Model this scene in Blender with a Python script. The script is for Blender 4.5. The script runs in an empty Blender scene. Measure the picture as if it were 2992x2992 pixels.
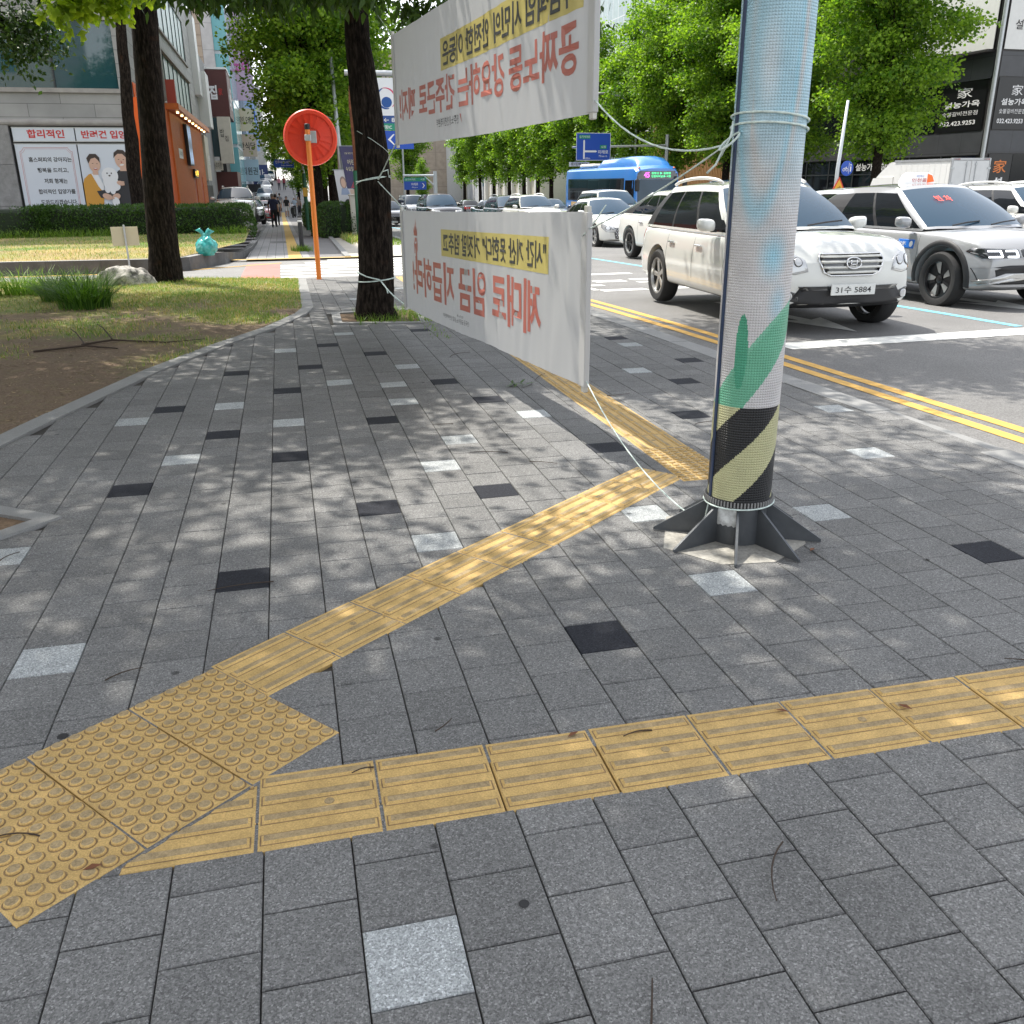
import bpy, bmesh, math, random
from math import sin, cos, pi, radians, sqrt, atan2, exp, hypot
from mathutils import Vector, Matrix, noise
from mathutils.bvhtree import BVHTree

SC = bpy.context.scene
COL = SC.collection
R = random.Random(7)

# ---------------------------------------------------------------- camera
# World: X to the right across the pavement, Y along the paving joints (away), Z up.
cam_d = bpy.data.cameras.new("camera")
cam = bpy.data.objects.new("camera", cam_d); COL.objects.link(cam)
cam_d.sensor_width = 36.0; cam_d.lens = 31.565
cam_d.clip_start = 0.05; cam_d.clip_end = 3000
cam.matrix_world = (Matrix.Translation((0, 0, 1.4696)) @ Matrix.Rotation(radians(-13.6), 4, 'Z')
                    @ Matrix.Rotation(pi/2 - 0.351, 4, 'X') @ Matrix.Rotation(-0.0085, 4, 'Z'))
SC.camera = cam

# ---------------------------------------------------------------- light
SUN_EL = radians(62); SUN_AZ = atan2(-0.53, 0.85)          # azimuth from +Y towards +X
W = bpy.data.worlds.new("World"); SC.world = W; W.use_nodes = True
nt = W.node_tree; nt.nodes.clear()
sky = nt.nodes.new("ShaderNodeTexSky"); sky.sky_type = 'NISHITA'; sky.sun_disc = False
sky.sun_elevation = SUN_EL; sky.sun_rotation = SUN_AZ
sky.air_density = 1.0; sky.dust_density = 1.6; sky.ozone_density = 1.0
bg = nt.nodes.new("ShaderNodeBackground"); bg.inputs[1].default_value = 0.15
out = nt.nodes.new("ShaderNodeOutputWorld")
hs = nt.nodes.new("ShaderNodeHueSaturation"); hs.inputs["Saturation"].default_value = 0.26
nt.links.new(sky.outputs[0], hs.inputs["Color"]); nt.links.new(hs.outputs[0], bg.inputs[0]); nt.links.new(bg.outputs[0], out.inputs[0])
sun_d = bpy.data.lights.new("sun", 'SUN'); sun_d.energy = 2.5; sun_d.angle = radians(0.53)
sun_d.color = (1.0, 0.95, 0.86)
sun = bpy.data.objects.new("sun", sun_d); COL.objects.link(sun)
sv = Vector((sin(SUN_AZ)*cos(SUN_EL), cos(SUN_AZ)*cos(SUN_EL), sin(SUN_EL)))
sun.rotation_euler = sv.to_track_quat('Z', 'Y').to_euler(); sun.location = (-10, 20, 40)
SC.view_settings.view_transform = 'Standard'; SC.view_settings.look = 'None'
SC.view_settings.gamma = 1.0; SC.view_settings.exposure = 1.45
SC.render.engine = 'CYCLES'
SC.cycles.max_bounces = 8; SC.cycles.diffuse_bounces = 4; SC.cycles.glossy_bounces = 3
SC.cycles.transmission_bounces = 4; SC.cycles.transparent_max_bounces = 6
SC.cycles.use_denoising = True
SC.cycles.caustics_reflective = False; SC.cycles.caustics_refractive = False

# ---------------------------------------------------------------- ground heights and the road frame
def gz(y):
    if y < 8: return 0.0
    if y < 12: return -0.0163*(y-8)**2/8
    if y <= 90: return -0.0163*(y-10)
    if y <= 94: return -1.304 + 0.0075*(y-90)**2
    return -1.184 + 0.06*(y-94) if y < 150 else 2.176
DE = radians(2.65)
RD = 0.14                                                    # road below the pavement
def rw(s, t, dz=0.0):                                        # road frame (s along, t across) -> world point
    x = t*cos(DE) - s*sin(DE); y = t*sin(DE) + s*cos(DE)
    return (x, y, rz(s, t) + dz)
def rz(s, t):
    y = t*sin(DE) + s*cos(DE)
    return gz(min(y, 90)) - RD if y < 90 else -1.304 - RD - 0.004*(y-90)
def to_st(x, y): return (-x*sin(DE) + y*cos(DE), x*cos(DE) + y*sin(DE))
HEAD_US = -pi/2 + DE                                         # car heading towards us along the road
HEAD_AWAY = pi/2 + DE

# ---------------------------------------------------------------- helpers
class MB:
    def __init__(self): self.v = []; self.f = []; self.m = []; self.c = []; self.t = []
    def add(self, vs, fs, mi=0, col=None):
        b = len(self.v); self.v.extend([tuple(p) for p in vs])
        for f in fs:
            self.f.append([b+i for i in f]); self.m.append(mi); self.c.append(col)
        return self
    def box(self, x0, x1, y0, y1, z0, z1, mi=0, M=None, bev=0.0):
        if bev > 0:
            b = min(bev, (x1-x0)*.45, (y1-y0)*.45, (z1-z0)*.45)
            vs = []; 
            for z, i in ((z0, b), (z0+b, 0), (z1-b, 0), (z1, b)):
                j = 0 if i else b
                xa, xb, ya, yb = x0+i, x1-i, y0+i, y1-i
                c = b
                ring = [(xa+c*(i == 0), ya), (xb-c*(i == 0), ya), (xb, ya+c*(i == 0)), (xb, yb-c*(i == 0)), (xb-c*(i == 0), yb), (xa+c*(i == 0), yb), (xa, yb-c*(i == 0)), (xa, ya+c*(i == 0))]
                vs += [(p[0], p[1], z) for p in ring]
            fs = [list(range(7, -1, -1)), list(range(24, 32))]
            for k in range(3):
                for a in range(8):
                    n = (a+1) % 8; fs.append([k*8+a, k*8+n, (k+1)*8+n, (k+1)*8+a])
        else:
            vs = [(x0,y0,z0),(x1,y0,z0),(x1,y1,z0),(x0,y1,z0),(x0,y0,z1),(x1,y0,z1),(x1,y1,z1),(x0,y1,z1)]
            fs = [(0,3,2,1),(4,5,6,7),(0,1,5,4),(1,2,6,5),(2,3,7,6),(3,0,4,7)]
        if M is not None: vs = [tuple(M @ Vector(p)) for p in vs]
        return self.add(vs, fs, mi)
    def tube(self, pts, rad, n=10, mi=0, cap=True):
        pts = [Vector(p) for p in pts]; k = len(pts)
        if not isinstance(rad, (list, tuple)): rad = [rad]*k
        vs = []; up = None
        for i, p in enumerate(pts):
            d = (pts[min(i+1, k-1)] - pts[max(i-1, 0)])
            if d.length < 1e-9: d = Vector((0, 0, 1))
            d.normalize()
            if up is None:
                up = Vector((1, 0, 0)) if abs(d.x) < 0.9 else Vector((0, 1, 0))
            a = (up - d*up.dot(d))
            if a.length < 1e-6: a = d.orthogonal()
            a.normalize(); up = a; b = d.cross(a)
            for j in range(n):
                t = 2*pi*j/n; vs.append(p + (a*cos(t) + b*sin(t))*rad[i])
        fs = []
        for i in range(k-1):
            for j in range(n):
                m = (j+1) % n; fs.append([i*n+j, i*n+m, (i+1)*n+m, (i+1)*n+j])
        if cap: fs.append(list(range(n-1, -1, -1))); fs.append([(k-1)*n+j for j in range(n)])
        return self.add(vs, fs, mi)
    def prism(self, poly, z0, z1, mi=0, M=None):
        n = len(poly)
        a = sum(poly[i][0]*poly[(i+1) % n][1] - poly[(i+1) % n][0]*poly[i][1] for i in range(n))
        if a < 0: poly = poly[::-1]
        vs = [(p[0], p[1], z0) for p in poly] + [(p[0], p[1], z1) for p in poly]
        fs = [list(range(n-1, -1, -1)), list(range(n, 2*n))] + [[i, (i+1) % n, n+(i+1) % n, n+i] for i in range(n)]
        if M is not None: vs = [tuple(M @ Vector(p)) for p in vs]
        return self.add(vs, fs, mi)
    def lathe(self, prof, n=24, mi=0, M=None, cap=True):
        vs = []; k = len(prof)
        for r, z in prof:
            for j in range(n):
                t = 2*pi*j/n; vs.append((r*cos(t), r*sin(t), z))
        fs = []
        for i in range(k-1):
            for j in range(n):
                m = (j+1) % n; fs.append([i*n+j, i*n+m, (i+1)*n+m, (i+1)*n+j])
        if cap:
            fs.append(list(range(n-1, -1, -1))); fs.append([(k-1)*n+j for j in range(n)])
        if M is not None: vs = [tuple(M @ Vector(p)) for p in vs]
        return self.add(vs, fs, mi)
    def quad(self, a, b, c, d, mi=0): return self.add([a, b, c, d], [(0, 1, 2, 3)], mi)
    def grid(self, fn, nu, nv, mi=0):
        vs = [fn(i/nu, j/nv) for j in range(nv+1) for i in range(nu+1)]
        fs = [[j*(nu+1)+i, j*(nu+1)+i+1, (j+1)*(nu+1)+i+1, (j+1)*(nu+1)+i] for j in range(nv) for i in range(nu)]
        return self.add(vs, fs, mi)

def setp(o, label=None, cat=None, group=None, kind=None):
    if label: o["label"] = label
    if cat: o["category"] = cat
    if group: o["group"] = group
    if kind: o["kind"] = kind
    return o
def build(name, mb, mats, parent=None, smooth=False, loc=None, rot=None, angle=None):
    if 'lettering' in name and len(mb.t) + (sum(b-a for a, b in mb.t) < len(mb.f)) > 1:      # each line of writing is a piece of its own
        rest = set(range(len(mb.f))) - {i for a, b in mb.t for i in range(a, b)}
        groups = [list(range(a, b)) for a, b in mb.t] + ([sorted(rest)] if rest else []); first = None
        for q, gr_ in enumerate(groups):
            used = sorted({i for k in gr_ for i in mb.f[k]}); mp = {i: j for j, i in enumerate(used)}; s_ = MB()
            s_.v = [mb.v[i] for i in used]; s_.f = [[mp[i] for i in mb.f[k]] for k in gr_]; s_.m = [mb.m[k] for k in gr_]; s_.c = [None]*len(gr_)
            o = build(name if q < len(mb.t) else name.replace('lettering', 'symbol'), s_, mats, parent, smooth, loc, rot); first = first or o
        return first
    me = bpy.data.meshes.new(name)
    me.from_pydata(mb.v, [], mb.f)
    if not isinstance(mats, (list, tuple)): mats = [mats]
    for m in mats: me.materials.append(m)
    if len(mats) > 1: me.polygons.foreach_set("material_index", mb.m)
    if smooth: me.polygons.foreach_set("use_smooth", [True]*len(me.polygons))
    if any(c is not None for c in mb.c):
        at = me.color_attributes.new("col", 'FLOAT_COLOR', 'CORNER')
        buf = []
        for f, c in zip(mb.f, mb.c):
            c = c or (1, 1, 1); buf.extend(list((c[0], c[1], c[2], 1.0))*len(f))
        at.data.foreach_set("color", buf)
    me.update()
    if smooth and angle is not None:
        try: me.set_sharp_from_angle(angle=radians(angle))
        except Exception: pass
    o = bpy.data.objects.new(name, me); COL.objects.link(o)
    if loc is not None: o.location = loc
    if rot is not None: o.rotation_euler = rot
    if parent is not None: o.parent = parent
    return o
def thing(name, label, cat, loc=(0, 0, 0), rot=0.0, group=None):
    o = bpy.data.objects.new(name, None); COL.objects.link(o)
    o.location = loc; o.rotation_euler = (0, 0, rot); o.empty_display_size = 0.2
    return setp(o, label, cat, group)
def dup(root, loc, rot, label=None, group=None, scale=None):
    r = root.copy(); COL.objects.link(r); r.location = loc; r.rotation_euler = (0, 0, rot)
    if scale: r.scale = scale
    if label: r["label"] = label
    if group: r["group"] = group
    for ch in list(root.children):
        c = ch.copy(); COL.objects.link(c); c.parent = r
        for g in ch.children:
            d = g.copy(); COL.objects.link(d); d.parent = c
    return r

# ---------------------------------------------------------------- materials
MATS = {}
def mat(name, col, rough=0.6, metal=0.0, var=0.0, vscale=4.0, bump=0.0, bscale=60.0, spec=0.5, coat=0.0, emit=None, estr=0.0, attr=False, speck=0.0, sscale=350.0, trans=0.0, coord='Object'):
    if name in MATS: return MATS[name]
    m = bpy.data.materials.new(name); m.use_nodes = True; MATS[name] = m
    t = m.node_tree; b = t.nodes["Principled BSDF"]; L = t.links
    b.inputs["Base Color"].default_value = (*col, 1); b.inputs["Roughness"].default_value = rough
    b.inputs["Metallic"].default_value = metal; b.inputs["Specular IOR Level"].default_value = spec
    if coat: b.inputs["Coat Weight"].default_value = coat; b.inputs["Coat Roughness"].default_value = 0.03
    if emit: b.inputs["Emission Color"].default_value = (*emit, 1); b.inputs["Emission Strength"].default_value = estr
    src = None
    tc = t.nodes.new("ShaderNodeTexCoord")
    if attr:
        a = t.nodes.new("ShaderNodeVertexColor"); a.layer_name = "col"; src = a.outputs[0]
    def mixv(src, scale, amt, det=6.0, rgh=0.6):
        n = t.nodes.new("ShaderNodeTexNoise"); n.inputs["Scale"].default_value = scale; n.inputs["Detail"].default_value = det
        n.inputs["Roughness"].default_value = rgh
        L.new(tc.outputs[coord], n.inputs["Vector"])
        mr = t.nodes.new("ShaderNodeMapRange"); mr.inputs[1].default_value = 0.25; mr.inputs[2].default_value = 0.75
        mr.inputs[3].default_value = 1-amt; mr.inputs[4].default_value = 1+amt
        L.new(n.outputs[0], mr.inputs[0])
        mx = t.nodes.new("ShaderNodeMix"); mx.data_type = 'RGBA'; mx.blend_type = 'MULTIPLY'; mx.inputs[0].default_value = 1
        if src is None: mx.inputs[6].default_value = (*col, 1)
        else: L.new(src, mx.inputs[6])
        L.new(mr.outputs[0], mx.inputs[7])
        return mx.outputs[2], n
    if var: src, _ = mixv(src, vscale, var)
    if speck: src, _ = mixv(src, sscale, speck, 2.0, 0.8)
    if src is not None: L.new(src, b.inputs["Base Color"])
    if bump:
        n = t.nodes.new("ShaderNodeTexNoise"); n.inputs["Scale"].default_value = bscale; n.inputs["Detail"].default_value = 5
        L.new(tc.outputs[coord], n.inputs["Vector"])
        bp = t.nodes.new("ShaderNodeBump"); bp.inputs["Strength"].default_value = min(1.0, bump); bp.inputs["Distance"].default_value = 0.01
        L.new(n.outputs[0], bp.inputs["Height"]); L.new(bp.outputs[0], b.inputs["Normal"])
    if trans: b.inputs["Transmission Weight"].default_value = trans
    return m
def leafmat(name, c1, c2, tl=0.4):
    if name in MATS: return MATS[name]
    m = bpy.data.materials.new(name); m.use_nodes = True; MATS[name] = m
    t = m.node_tree; L = t.links; b = t.nodes["Principled BSDF"]; o = t.nodes["Material Output"]
    a = t.nodes.new("ShaderNodeVertexColor"); a.layer_name = "col"
    sp = t.nodes.new("ShaderNodeSeparateColor"); L.new(a.outputs[0], sp.inputs[0])
    mx = t.nodes.new("ShaderNodeMix"); mx.data_type = 'RGBA'; mx.inputs[6].default_value = (*c1, 1); mx.inputs[7].default_value = (*c2, 1)
    L.new(sp.outputs[0], mx.inputs[0]); L.new(mx.outputs[2], b.inputs["Base Color"])
    b.inputs["Roughness"].default_value = 0.45; b.inputs["Specular IOR Level"].default_value = 0.35
    tr = t.nodes.new("ShaderNodeBsdfTranslucent")
    g = t.nodes.new("ShaderNodeMix"); g.data_type = 'RGBA'; g.blend_type = 'MULTIPLY'; g.inputs[0].default_value = 1
    g.inputs[7].default_value = (1.5, 1.6, 0.5, 1); L.new(mx.outputs[2], g.inputs[6]); L.new(g.outputs[2], tr.inputs[0])
    ms = t.nodes.new("ShaderNodeMixShader"); ms.inputs[0].default_value = tl
    L.new(b.outputs[0], ms.inputs[1]); L.new(tr.outputs[0], ms.inputs[2]); L.new(ms.outputs[0], o.inputs[0])
    return m
M_white = mat("white_paint", (.78, .78, .76), .35)
M_black = mat("black_plastic", (.018, .018, .02), .55, bump=.05, bscale=300)
M_rubber = mat("rubber", (.022, .022, .023), .85, bump=.1, bscale=120)
M_steel = mat("galvanised_steel", (.45, .47, .48), .4, metal=.7, var=.1, vscale=8)
M_grey = mat("grey_paint", (.3, .31, .32), .5, var=.08)
M_chrome = mat("chrome", (.75, .75, .76), .12, metal=1)
M_glass = mat("dark_glass", (.008, .010, .013), .03, spec=.38)
M_wind = mat("windshield_glass", (.02, .05, .085), .02, spec=.45)
M_rope = mat("rope", (.62, .72, .68), .8, var=.25, vscale=60)
M_text_black = mat("ink_black", (.02, .02, .022), .6)
M_text_white = mat("ink_white", (.8, .8, .8), .5)
M_text_red = mat("ink_red", (.55, .03, .03), .5)

# ---------------------------------------------------------------- lettering
_tc = {}
def text_mesh(body, bold=0.0, shear=0.0):
    k = (body, bold)
    if k in _tc: return _tc[k]
    c = bpy.data.curves.new("lettering", 'FONT'); c.body = body; c.size = 1; c.offset = bold; c.resolution_u = 3
    o = bpy.data.objects.new("lettering", c); COL.objects.link(o)
    dg = bpy.context.evaluated_depsgraph_get(); dg.update()
    me = bpy.data.meshes.new_from_object(o.evaluated_get(dg))
    v = [tuple(p.co) for p in me.vertices]; f = [list(p.vertices) for p in me.polygons]
    bpy.data.objects.remove(o); bpy.data.curves.remove(c); bpy.data.meshes.remove(me)
    x0 = min(p[0] for p in v); x1 = max(p[0] for p in v); y0 = min(p[1] for p in v); y1 = max(p[1] for p in v)
    v = [((p[0]-x0)/(x1-x0), (p[1]-y0)/(y1-y0)) for p in v]     # unit box
    _tc[k] = (v, f, (x1-x0)/(y1-y0)); return _tc[k]
def put_text(mb, body, fn, u0, u1, v0, v1, mi=0, bold=0.0, mirror=False):
    v, f, asp = text_mesh(body, bold)
    pts = []
    for a, b in v:
        if mirror: a = 1-a
        pts.append(fn(u0+(u1-u0)*a, v0+(v1-v0)*b))
    k0 = len(mb.f); mb.add(pts, [q[::-1] for q in f] if mirror else f, mi); mb.t.append((k0, len(mb.f)))
def plane_fn(o, ux, uy, off=0.004):
    o = Vector(o); ux = Vector(ux); uy = Vector(uy); n = ux.cross(uy).normalized()*off
    return lambda u, v: tuple(o + ux*u + uy*v + n)
def clip(poly, px, py, nx, ny):                              # keep the side where (p-P).n <= 0
    out = []
    for i in range(len(poly)):
        a = poly[i]; b = poly[(i+1) % len(poly)]
        da = (a[0]-px)*nx + (a[1]-py)*ny; db = (b[0]-px)*nx + (b[1]-py)*ny
        if da <= 0: out.append(a)
        if da*db < 0:
            t = da/(da-db); out.append((a[0]+(b[0]-a[0])*t, a[1]+(b[1]-a[1])*t))
    return out
# ================================================================ SETTING
EDGE = [(-2.5, -14), (0.6, -9.0), (1.8, -6.2), (2.9, -4.2), (3.9, -2.95), (5.0, -2.12), (5.79, -1.76), (6.59, -1.54), (8.0, -1.11), (9.16, -.66), (10.3, -.16), (11.5, .2), (12.2, .31), (17.1, .34)]
def edge_x(y):
    if y <= EDGE[0][0]: return EDGE[0][1]
    for (a, xa), (b, xb) in zip(EDGE, EDGE[1:]):
        if y <= b: return xa + (xb-xa)*(y-a)/(b-a)
    return EDGE[-1][1]
KT0, KT1 = 3.95, 4.15

def structure(o): o["kind"] = "structure"; return o
# --- base ground out to the horizon
g = MB()
ys = [-400, -100, -30, -10, 0, 8, 10, 12, 20, 30, 50, 70, 90, 110, 150, 300, 900]
xs = [-900, -300, -100, -50, -20, -5, 5, 20, 50, 100, 300, 900]
vs = [(x, y, min(gz(min(y, 90)), 0) - 0.36 - (0.004*(y-90) if y > 90 else 0)) for y in ys for x in xs]
nx = len(xs)
g.add(vs, [[j*nx+i, j*nx+i+1, (j+1)*nx+i+1, (j+1)*nx+i] for j in range(len(ys)-1) for i in range(nx-1)])
M_base = mat("worn_concrete", (.22, .215, .205), .85, var=.15, vscale=.4)
structure(build("ground", g, M_base))

# --- road
M_asph = mat("asphalt", (.165, .162, .158), .85, var=.16, vscale=.9, speck=.55, sscale=90, bump=.35, bscale=220)
g = MB()
S = [-60, -30, -10, -4, 0, 3, 6, 8, 9, 10, 11, 12, 13, 14, 16, 18, 20, 24, 28, 34, 40, 50, 60, 70, 80, 88, 92, 100, 130, 180, 260, 400]
T = [KT1 - .02, 5, 9, 14, 20, 26, 31.02]
vs = [rw(s, t) for s in S for t in T]; n = len(T)
g.add(vs, [[j*n+i, j*n+i+1, (j+1)*n+i+1, (j+1)*n+i] for j in range(len(S)-1) for i in range(n-1)])
structure(build("road", g, M_asph))
# side street running off to the left, ramps down to the road
g = MB()
def side_z(x, y): return gz(y) - 0.035 - 0.105*min(1, max(0, (x-3.2)/1.2))
xs = [-80, -40, -20, -12, -8, -5, -3, -1, 0, 1, 2, 3, 3.5, 4, 4.6]
ys = [16.98, 18, 19, 20, 21, 22, 23, 24.4]
nx = len(xs); vs = [(x, y, side_z(x, y)) for y in ys for x in xs]
g.add(vs, [[j*nx+i, j*nx+i+1, (j+1)*nx+i+1, (j+1)*nx+i] for j in range(len(ys)-1) for i in range(nx-1)])
M_asph2 = mat("pale_asphalt", (.21, .205, .20), .85, var=.12, vscale=1.1, speck=.4, sscale=90, bump=.3, bscale=220)
structure(build("side_street", g, M_asph2))

# --- markings
M_yel = mat("road_yellow", (.62, .36, .075), .7, var=.22, vscale=9, speck=.2, sscale=120)
M_lw = mat("road_white", (.68, .68, .65), .7, var=.16, vscale=7, speck=.2, sscale=120)
M_lb = mat("road_blue", (.17, .52, .68), .7, var=.2, vscale=8)
M_red = mat("red_pavement", (.5, .17, .15), .8, var=.15, vscale=3, speck=.2, sscale=100)
def strip_st(mb, s0, s1, t0, t1, dz=.004):
    n = max(1, int(abs(s1-s0)/1.0)); k = [s0+(s1-s0)*i/n for i in range(n+1)]
    vs = []
    for s in k: vs += [rw(s, t0, dz), rw(s, t1, dz)]
    mb.add(vs, [[2*i, 2*i+1, 2*i+3, 2*i+2] if s1 < s0 else [2*i, 2*i+1, 2*i+3, 2*i+2] for i in range(n)])
def poly_st(mb, pts, dz=.004): mb.add([rw(s, t, dz) for s, t in pts], [list(range(len(pts)))])
g = MB(); strip_st(g, -25, 16.6, 4.74, 4.85); strip_st(g, -25, 16.6, 4.95, 5.06)
strip_st(g, 25, 85, 4.74, 4.85); strip_st(g, 25, 85, 4.95, 5.06)
structure(build("yellow_road_lines", g, M_yel))
g = MB(); strip_st(g, 7.95, 8.33, 5.3, 23.4)
structure(build("stop_line", g, M_lw))
g = MB(); strip_st(g, 8.45, 60, 8.56, 8.68); structure(build("blue_lane_line", g, M_lb))
g = MB()
for t in (12.0, 15.2, 18.4):
    for k in range(14): strip_st(g, 8.5+k*6, 8.5+k*6+(6 if k < 4 else 3), t, t+.12)
strip_st(g, -40, 120, 23.5, 23.6); strip_st(g, -40, 120, 23.8, 23.9)
# arrow in the near lane, lettering strokes further up
poly_st(g, [(8.74, 6.64), (9.9, 6.95), (9.75, 6.72), (11.9, 6.72), (11.9, 6.54), (9.75, 6.54), (9.9, 6.3)])
poly_st(g, [(9.15, 10.0), (10.6, 10.35), (10.4, 10.12), (13.4, 10.12), (13.4, 9.9), (10.4, 9.9), (10.6, 9.65)])
for s0, s1, t0, t1 in ((15.6, 15.95, 6.2, 6.8), (14.95, 15.2, 5.5, 6.1), (14.0, 14.3, 5.7, 6.5), (14.25, 15.1, 5.6, 5.72), (15.3, 15.5, 6.9, 7.5), (15.8, 16.1, 7.0, 7.9), (14.0, 14.25, 7.0, 7.8), (14.2, 15.4, 7.4, 7.5), (17.2, 17.5, 6.0, 7.6), (17.6, 18.8, 6.2, 6.32), (19, 19.3, 6.0, 7.4)): strip_st(g, s0, s1, t0, t1)
structure(build("white_road_markings", g, M_lw))
def flat_xy(mb, pts, dz, zf=side_z):                           # polygon draped on the side street
    mb.add([(x, y, zf(x, y)+dz) for x, y in pts], [list(range(len(pts)))])
g = MB()
for k in range(7):
    y0 = 17.75 + k*.82; x1 = 2.95 + (0.25 if k > 3 else 0); x0 = -.1 + (.0 if k < 5 else .55*(k-4))
    for i in range(6):
        a = x0+(x1-x0)*i/6; b = x0+(x1-x0)*(i+1)/6
        flat_xy(g, [(a, y0), (b, y0), (b, y0+.44), (a, y0+.44)], .0045)
structure(build("crosswalk", g, M_lw))
g = MB()
for i in range(5):
    y0 = 17.2+i*1.0; flat_xy(g, [(-.84, y0), (-.12, y0), (-.12, y0+1.0), (-.84, y0+1.0)], .004)
for i in range(4):
    y0 = 20.4+i*.9; flat_xy(g, [(3.3, y0), (3.9, y0), (3.9, y0+.9), (3.3, y0+.9)], .004); flat_xy(g, [(3.9, y0), (4.5, y0), (4.5, y0+.9), (3.9, y0+.9)], .004)
structure(build("red_pavement", g, M_red))
g = MB()
for i in range(8):
    a = -6+i*.74; b = a+.74
    def yy(x): return 20.15 + max(0, (x+2.6))*.86
    flat_xy(g, [(a, yy(a)-.1), (b, yy(b)-.1), (b, yy(b)+.05), (a, yy(a)+.05)], .006)
structure(build("yellow_edge_line", g, M_yel))

# --- pavement of single pavers
WHITE = [(-0.789,2.864),(0.135,1.386),(1.531,2.87),(0.445,3.618),(-1.202,3.908),(0.639,4.682),(-0.592,5.339),(0.028,5.997),(-1.014,6.156),(1.022,5.23),(2.307,3.566),(1.522,3.686),(-0.391,6.575),(1.611,5.691),(0.824,6.302),(3.247,4.354),(3.594,5.421),(0.708,6.953),(0.011,8.79),(0.433,7.114),(0.999,7.705),(0.492,9.756),(2.7,6.9),(2.9,1.9),(-1.9,1.4),(3.1,8.1),(1.9,9.2),(2.6,10.1),(.9,13.2),(1.7,14.6)]
DARK = [(0.937,2.587),(-0.371,3.432),(0.242,4.097),(-0.808,4.664),(0.028,5.191),(1.031,4.246),(-0.394,5.831),(-0.792,6.587),(0.626,5.86),(1.813,4.782),(0.028,6.928),(1.38,6.179),(-0.392,7.677),(2.862,2.92),(1.202,7.021),(0.22,7.906),(0.823,8.317),(2.152,7.844),(0.344,9.002),(2.993,6.383),(2.594,5.463),(3.34,7.204),(3.122,8.644),(-2.1,2.2),(2.2,.6),(1.4,9.6),(2.9,9.9),(-.6,.4)]
PT = 0.2023
def cell(x, y):
    c = math.floor((x-0.031)/PT); off = 0.0 if c % 2 == 0 else 0.1
    r_ = math.floor((y-1.297-off)/PT); return c, r_
special = {cell(*p): (.41, .43, .435) for p in WHITE}
special.update({cell(*p): (.030, .032, .040) for p in DARK})
STRIPS = []                                                     # (origin, angle, length, width) where yellow tiles lie
STRIPS.append(((-0.19, 1.797), radians(-.45), 4.6, .3))
STRIPS.append(((-0.169, 2.497), radians(38.44), 2.5, .29))
STRIPS.append(((1.92, 4.12), pi/2, 13.0, -.3))
STRIPS.append(((-0.34, 2.72), radians(218.44), .91, .6))
def on_strip(x, y):
    for (ox, oy), a, l, w in STRIPS:
        u = (x-ox)*cos(a)+(y-oy)*sin(a); v = -(x-ox)*sin(a)+(y-oy)*cos(a)
        if w < 0: v = -v
        if .1 < u < l-.1 and .1 < v < abs(w)-.1: return True
    return False
PITS = [((0.47, 10.44), (1.52, 10.2), (1.62, 11.68), (.5, 11.5))]
def in_poly(x, y, P):
    c = False; n = len(P)
    for i in range(n):
        a, b = P[i], P[(i+1) % n]
        if (a[1] > y) != (b[1] > y) and x < a[0]+(y-a[1])*(b[0]-a[0])/(b[1]-a[1]): c = not c
    return c
DIA = [(-1.13, 4.37), (-2.0, 5.0), (-2.72, 4.2), (-1.85, 3.55)]
g = MB()
gap = .0017; ch = .0032
def add_paver(mb, x0, x1, y0, y1, colr, zo, tx, ty):
    cx, cy = (x0+x1)/2, (y0+y1)/2
    def z(x, y, d): return gz(cy) + zo + tx*(x-cx) + (ty+(gz(y1)-gz(y0))/(y1-y0))*(y-cy) + d
    P = []
    for ins, d in ((gap, -.02), (gap, -ch), (gap+ch*.8, 0)):
        for x, y in ((x0+ins, y0+ins), (x1-ins, y0+ins), (x1-ins, y1-ins), (x0+ins, y1-ins)): P.append((x, y, z(x, y, d)))
    fs = [[8, 9, 10, 11]] + [[k*4+i, k*4+(i+1) % 4, (k+1)*4+(i+1) % 4, (k+1)*4+i] for k in (0, 1) for i in range(4)]
    mb.add(P, fs, 0, colr)
for c in range(-62, 24):
    x0 = .031+c*PT; off = 0.0 if c % 2 == 0 else .1
    for r_ in range(-22, 80):
        y0 = 1.297+off+r_*PT; cx, cy = x0+PT/2, y0+PT/2
        if cy > 17.0 or cy < -2.6: continue
        if cx < edge_x(cy) - .005: continue
        if to_st(x0+PT, y0)[1] > KT1 - .005: continue
        if to_st(cx, cy)[1] > KT0 + .1: continue
        if on_strip(cx, cy) or any(in_poly(cx, cy, P) for P in PITS) or in_poly(cx, cy, DIA): continue
        b = .196 + R.gauss(0, .010); colr = (b*1.0, b*.995, b*.98)
        if (c, r_) in special: q = special[(c, r_)]; k = R.uniform(.94, 1.06); colr = tuple(a*k for a in q)
        elif cy > 13 and R.random() < .02: colr = (.41, .43, .435)
        add_paver(g, x0, x0+PT, y0, y0+PT, colr, R.gauss(0, .0006), R.gauss(0, .0022), R.gauss(0, .0022))
M_pav = mat("granite_pavers", (.15, .15, .15), .85, spec=.2, attr=True, var=.13, vscale=2.3, speck=.35, sscale=420, bump=.22, bscale=420)
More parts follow.
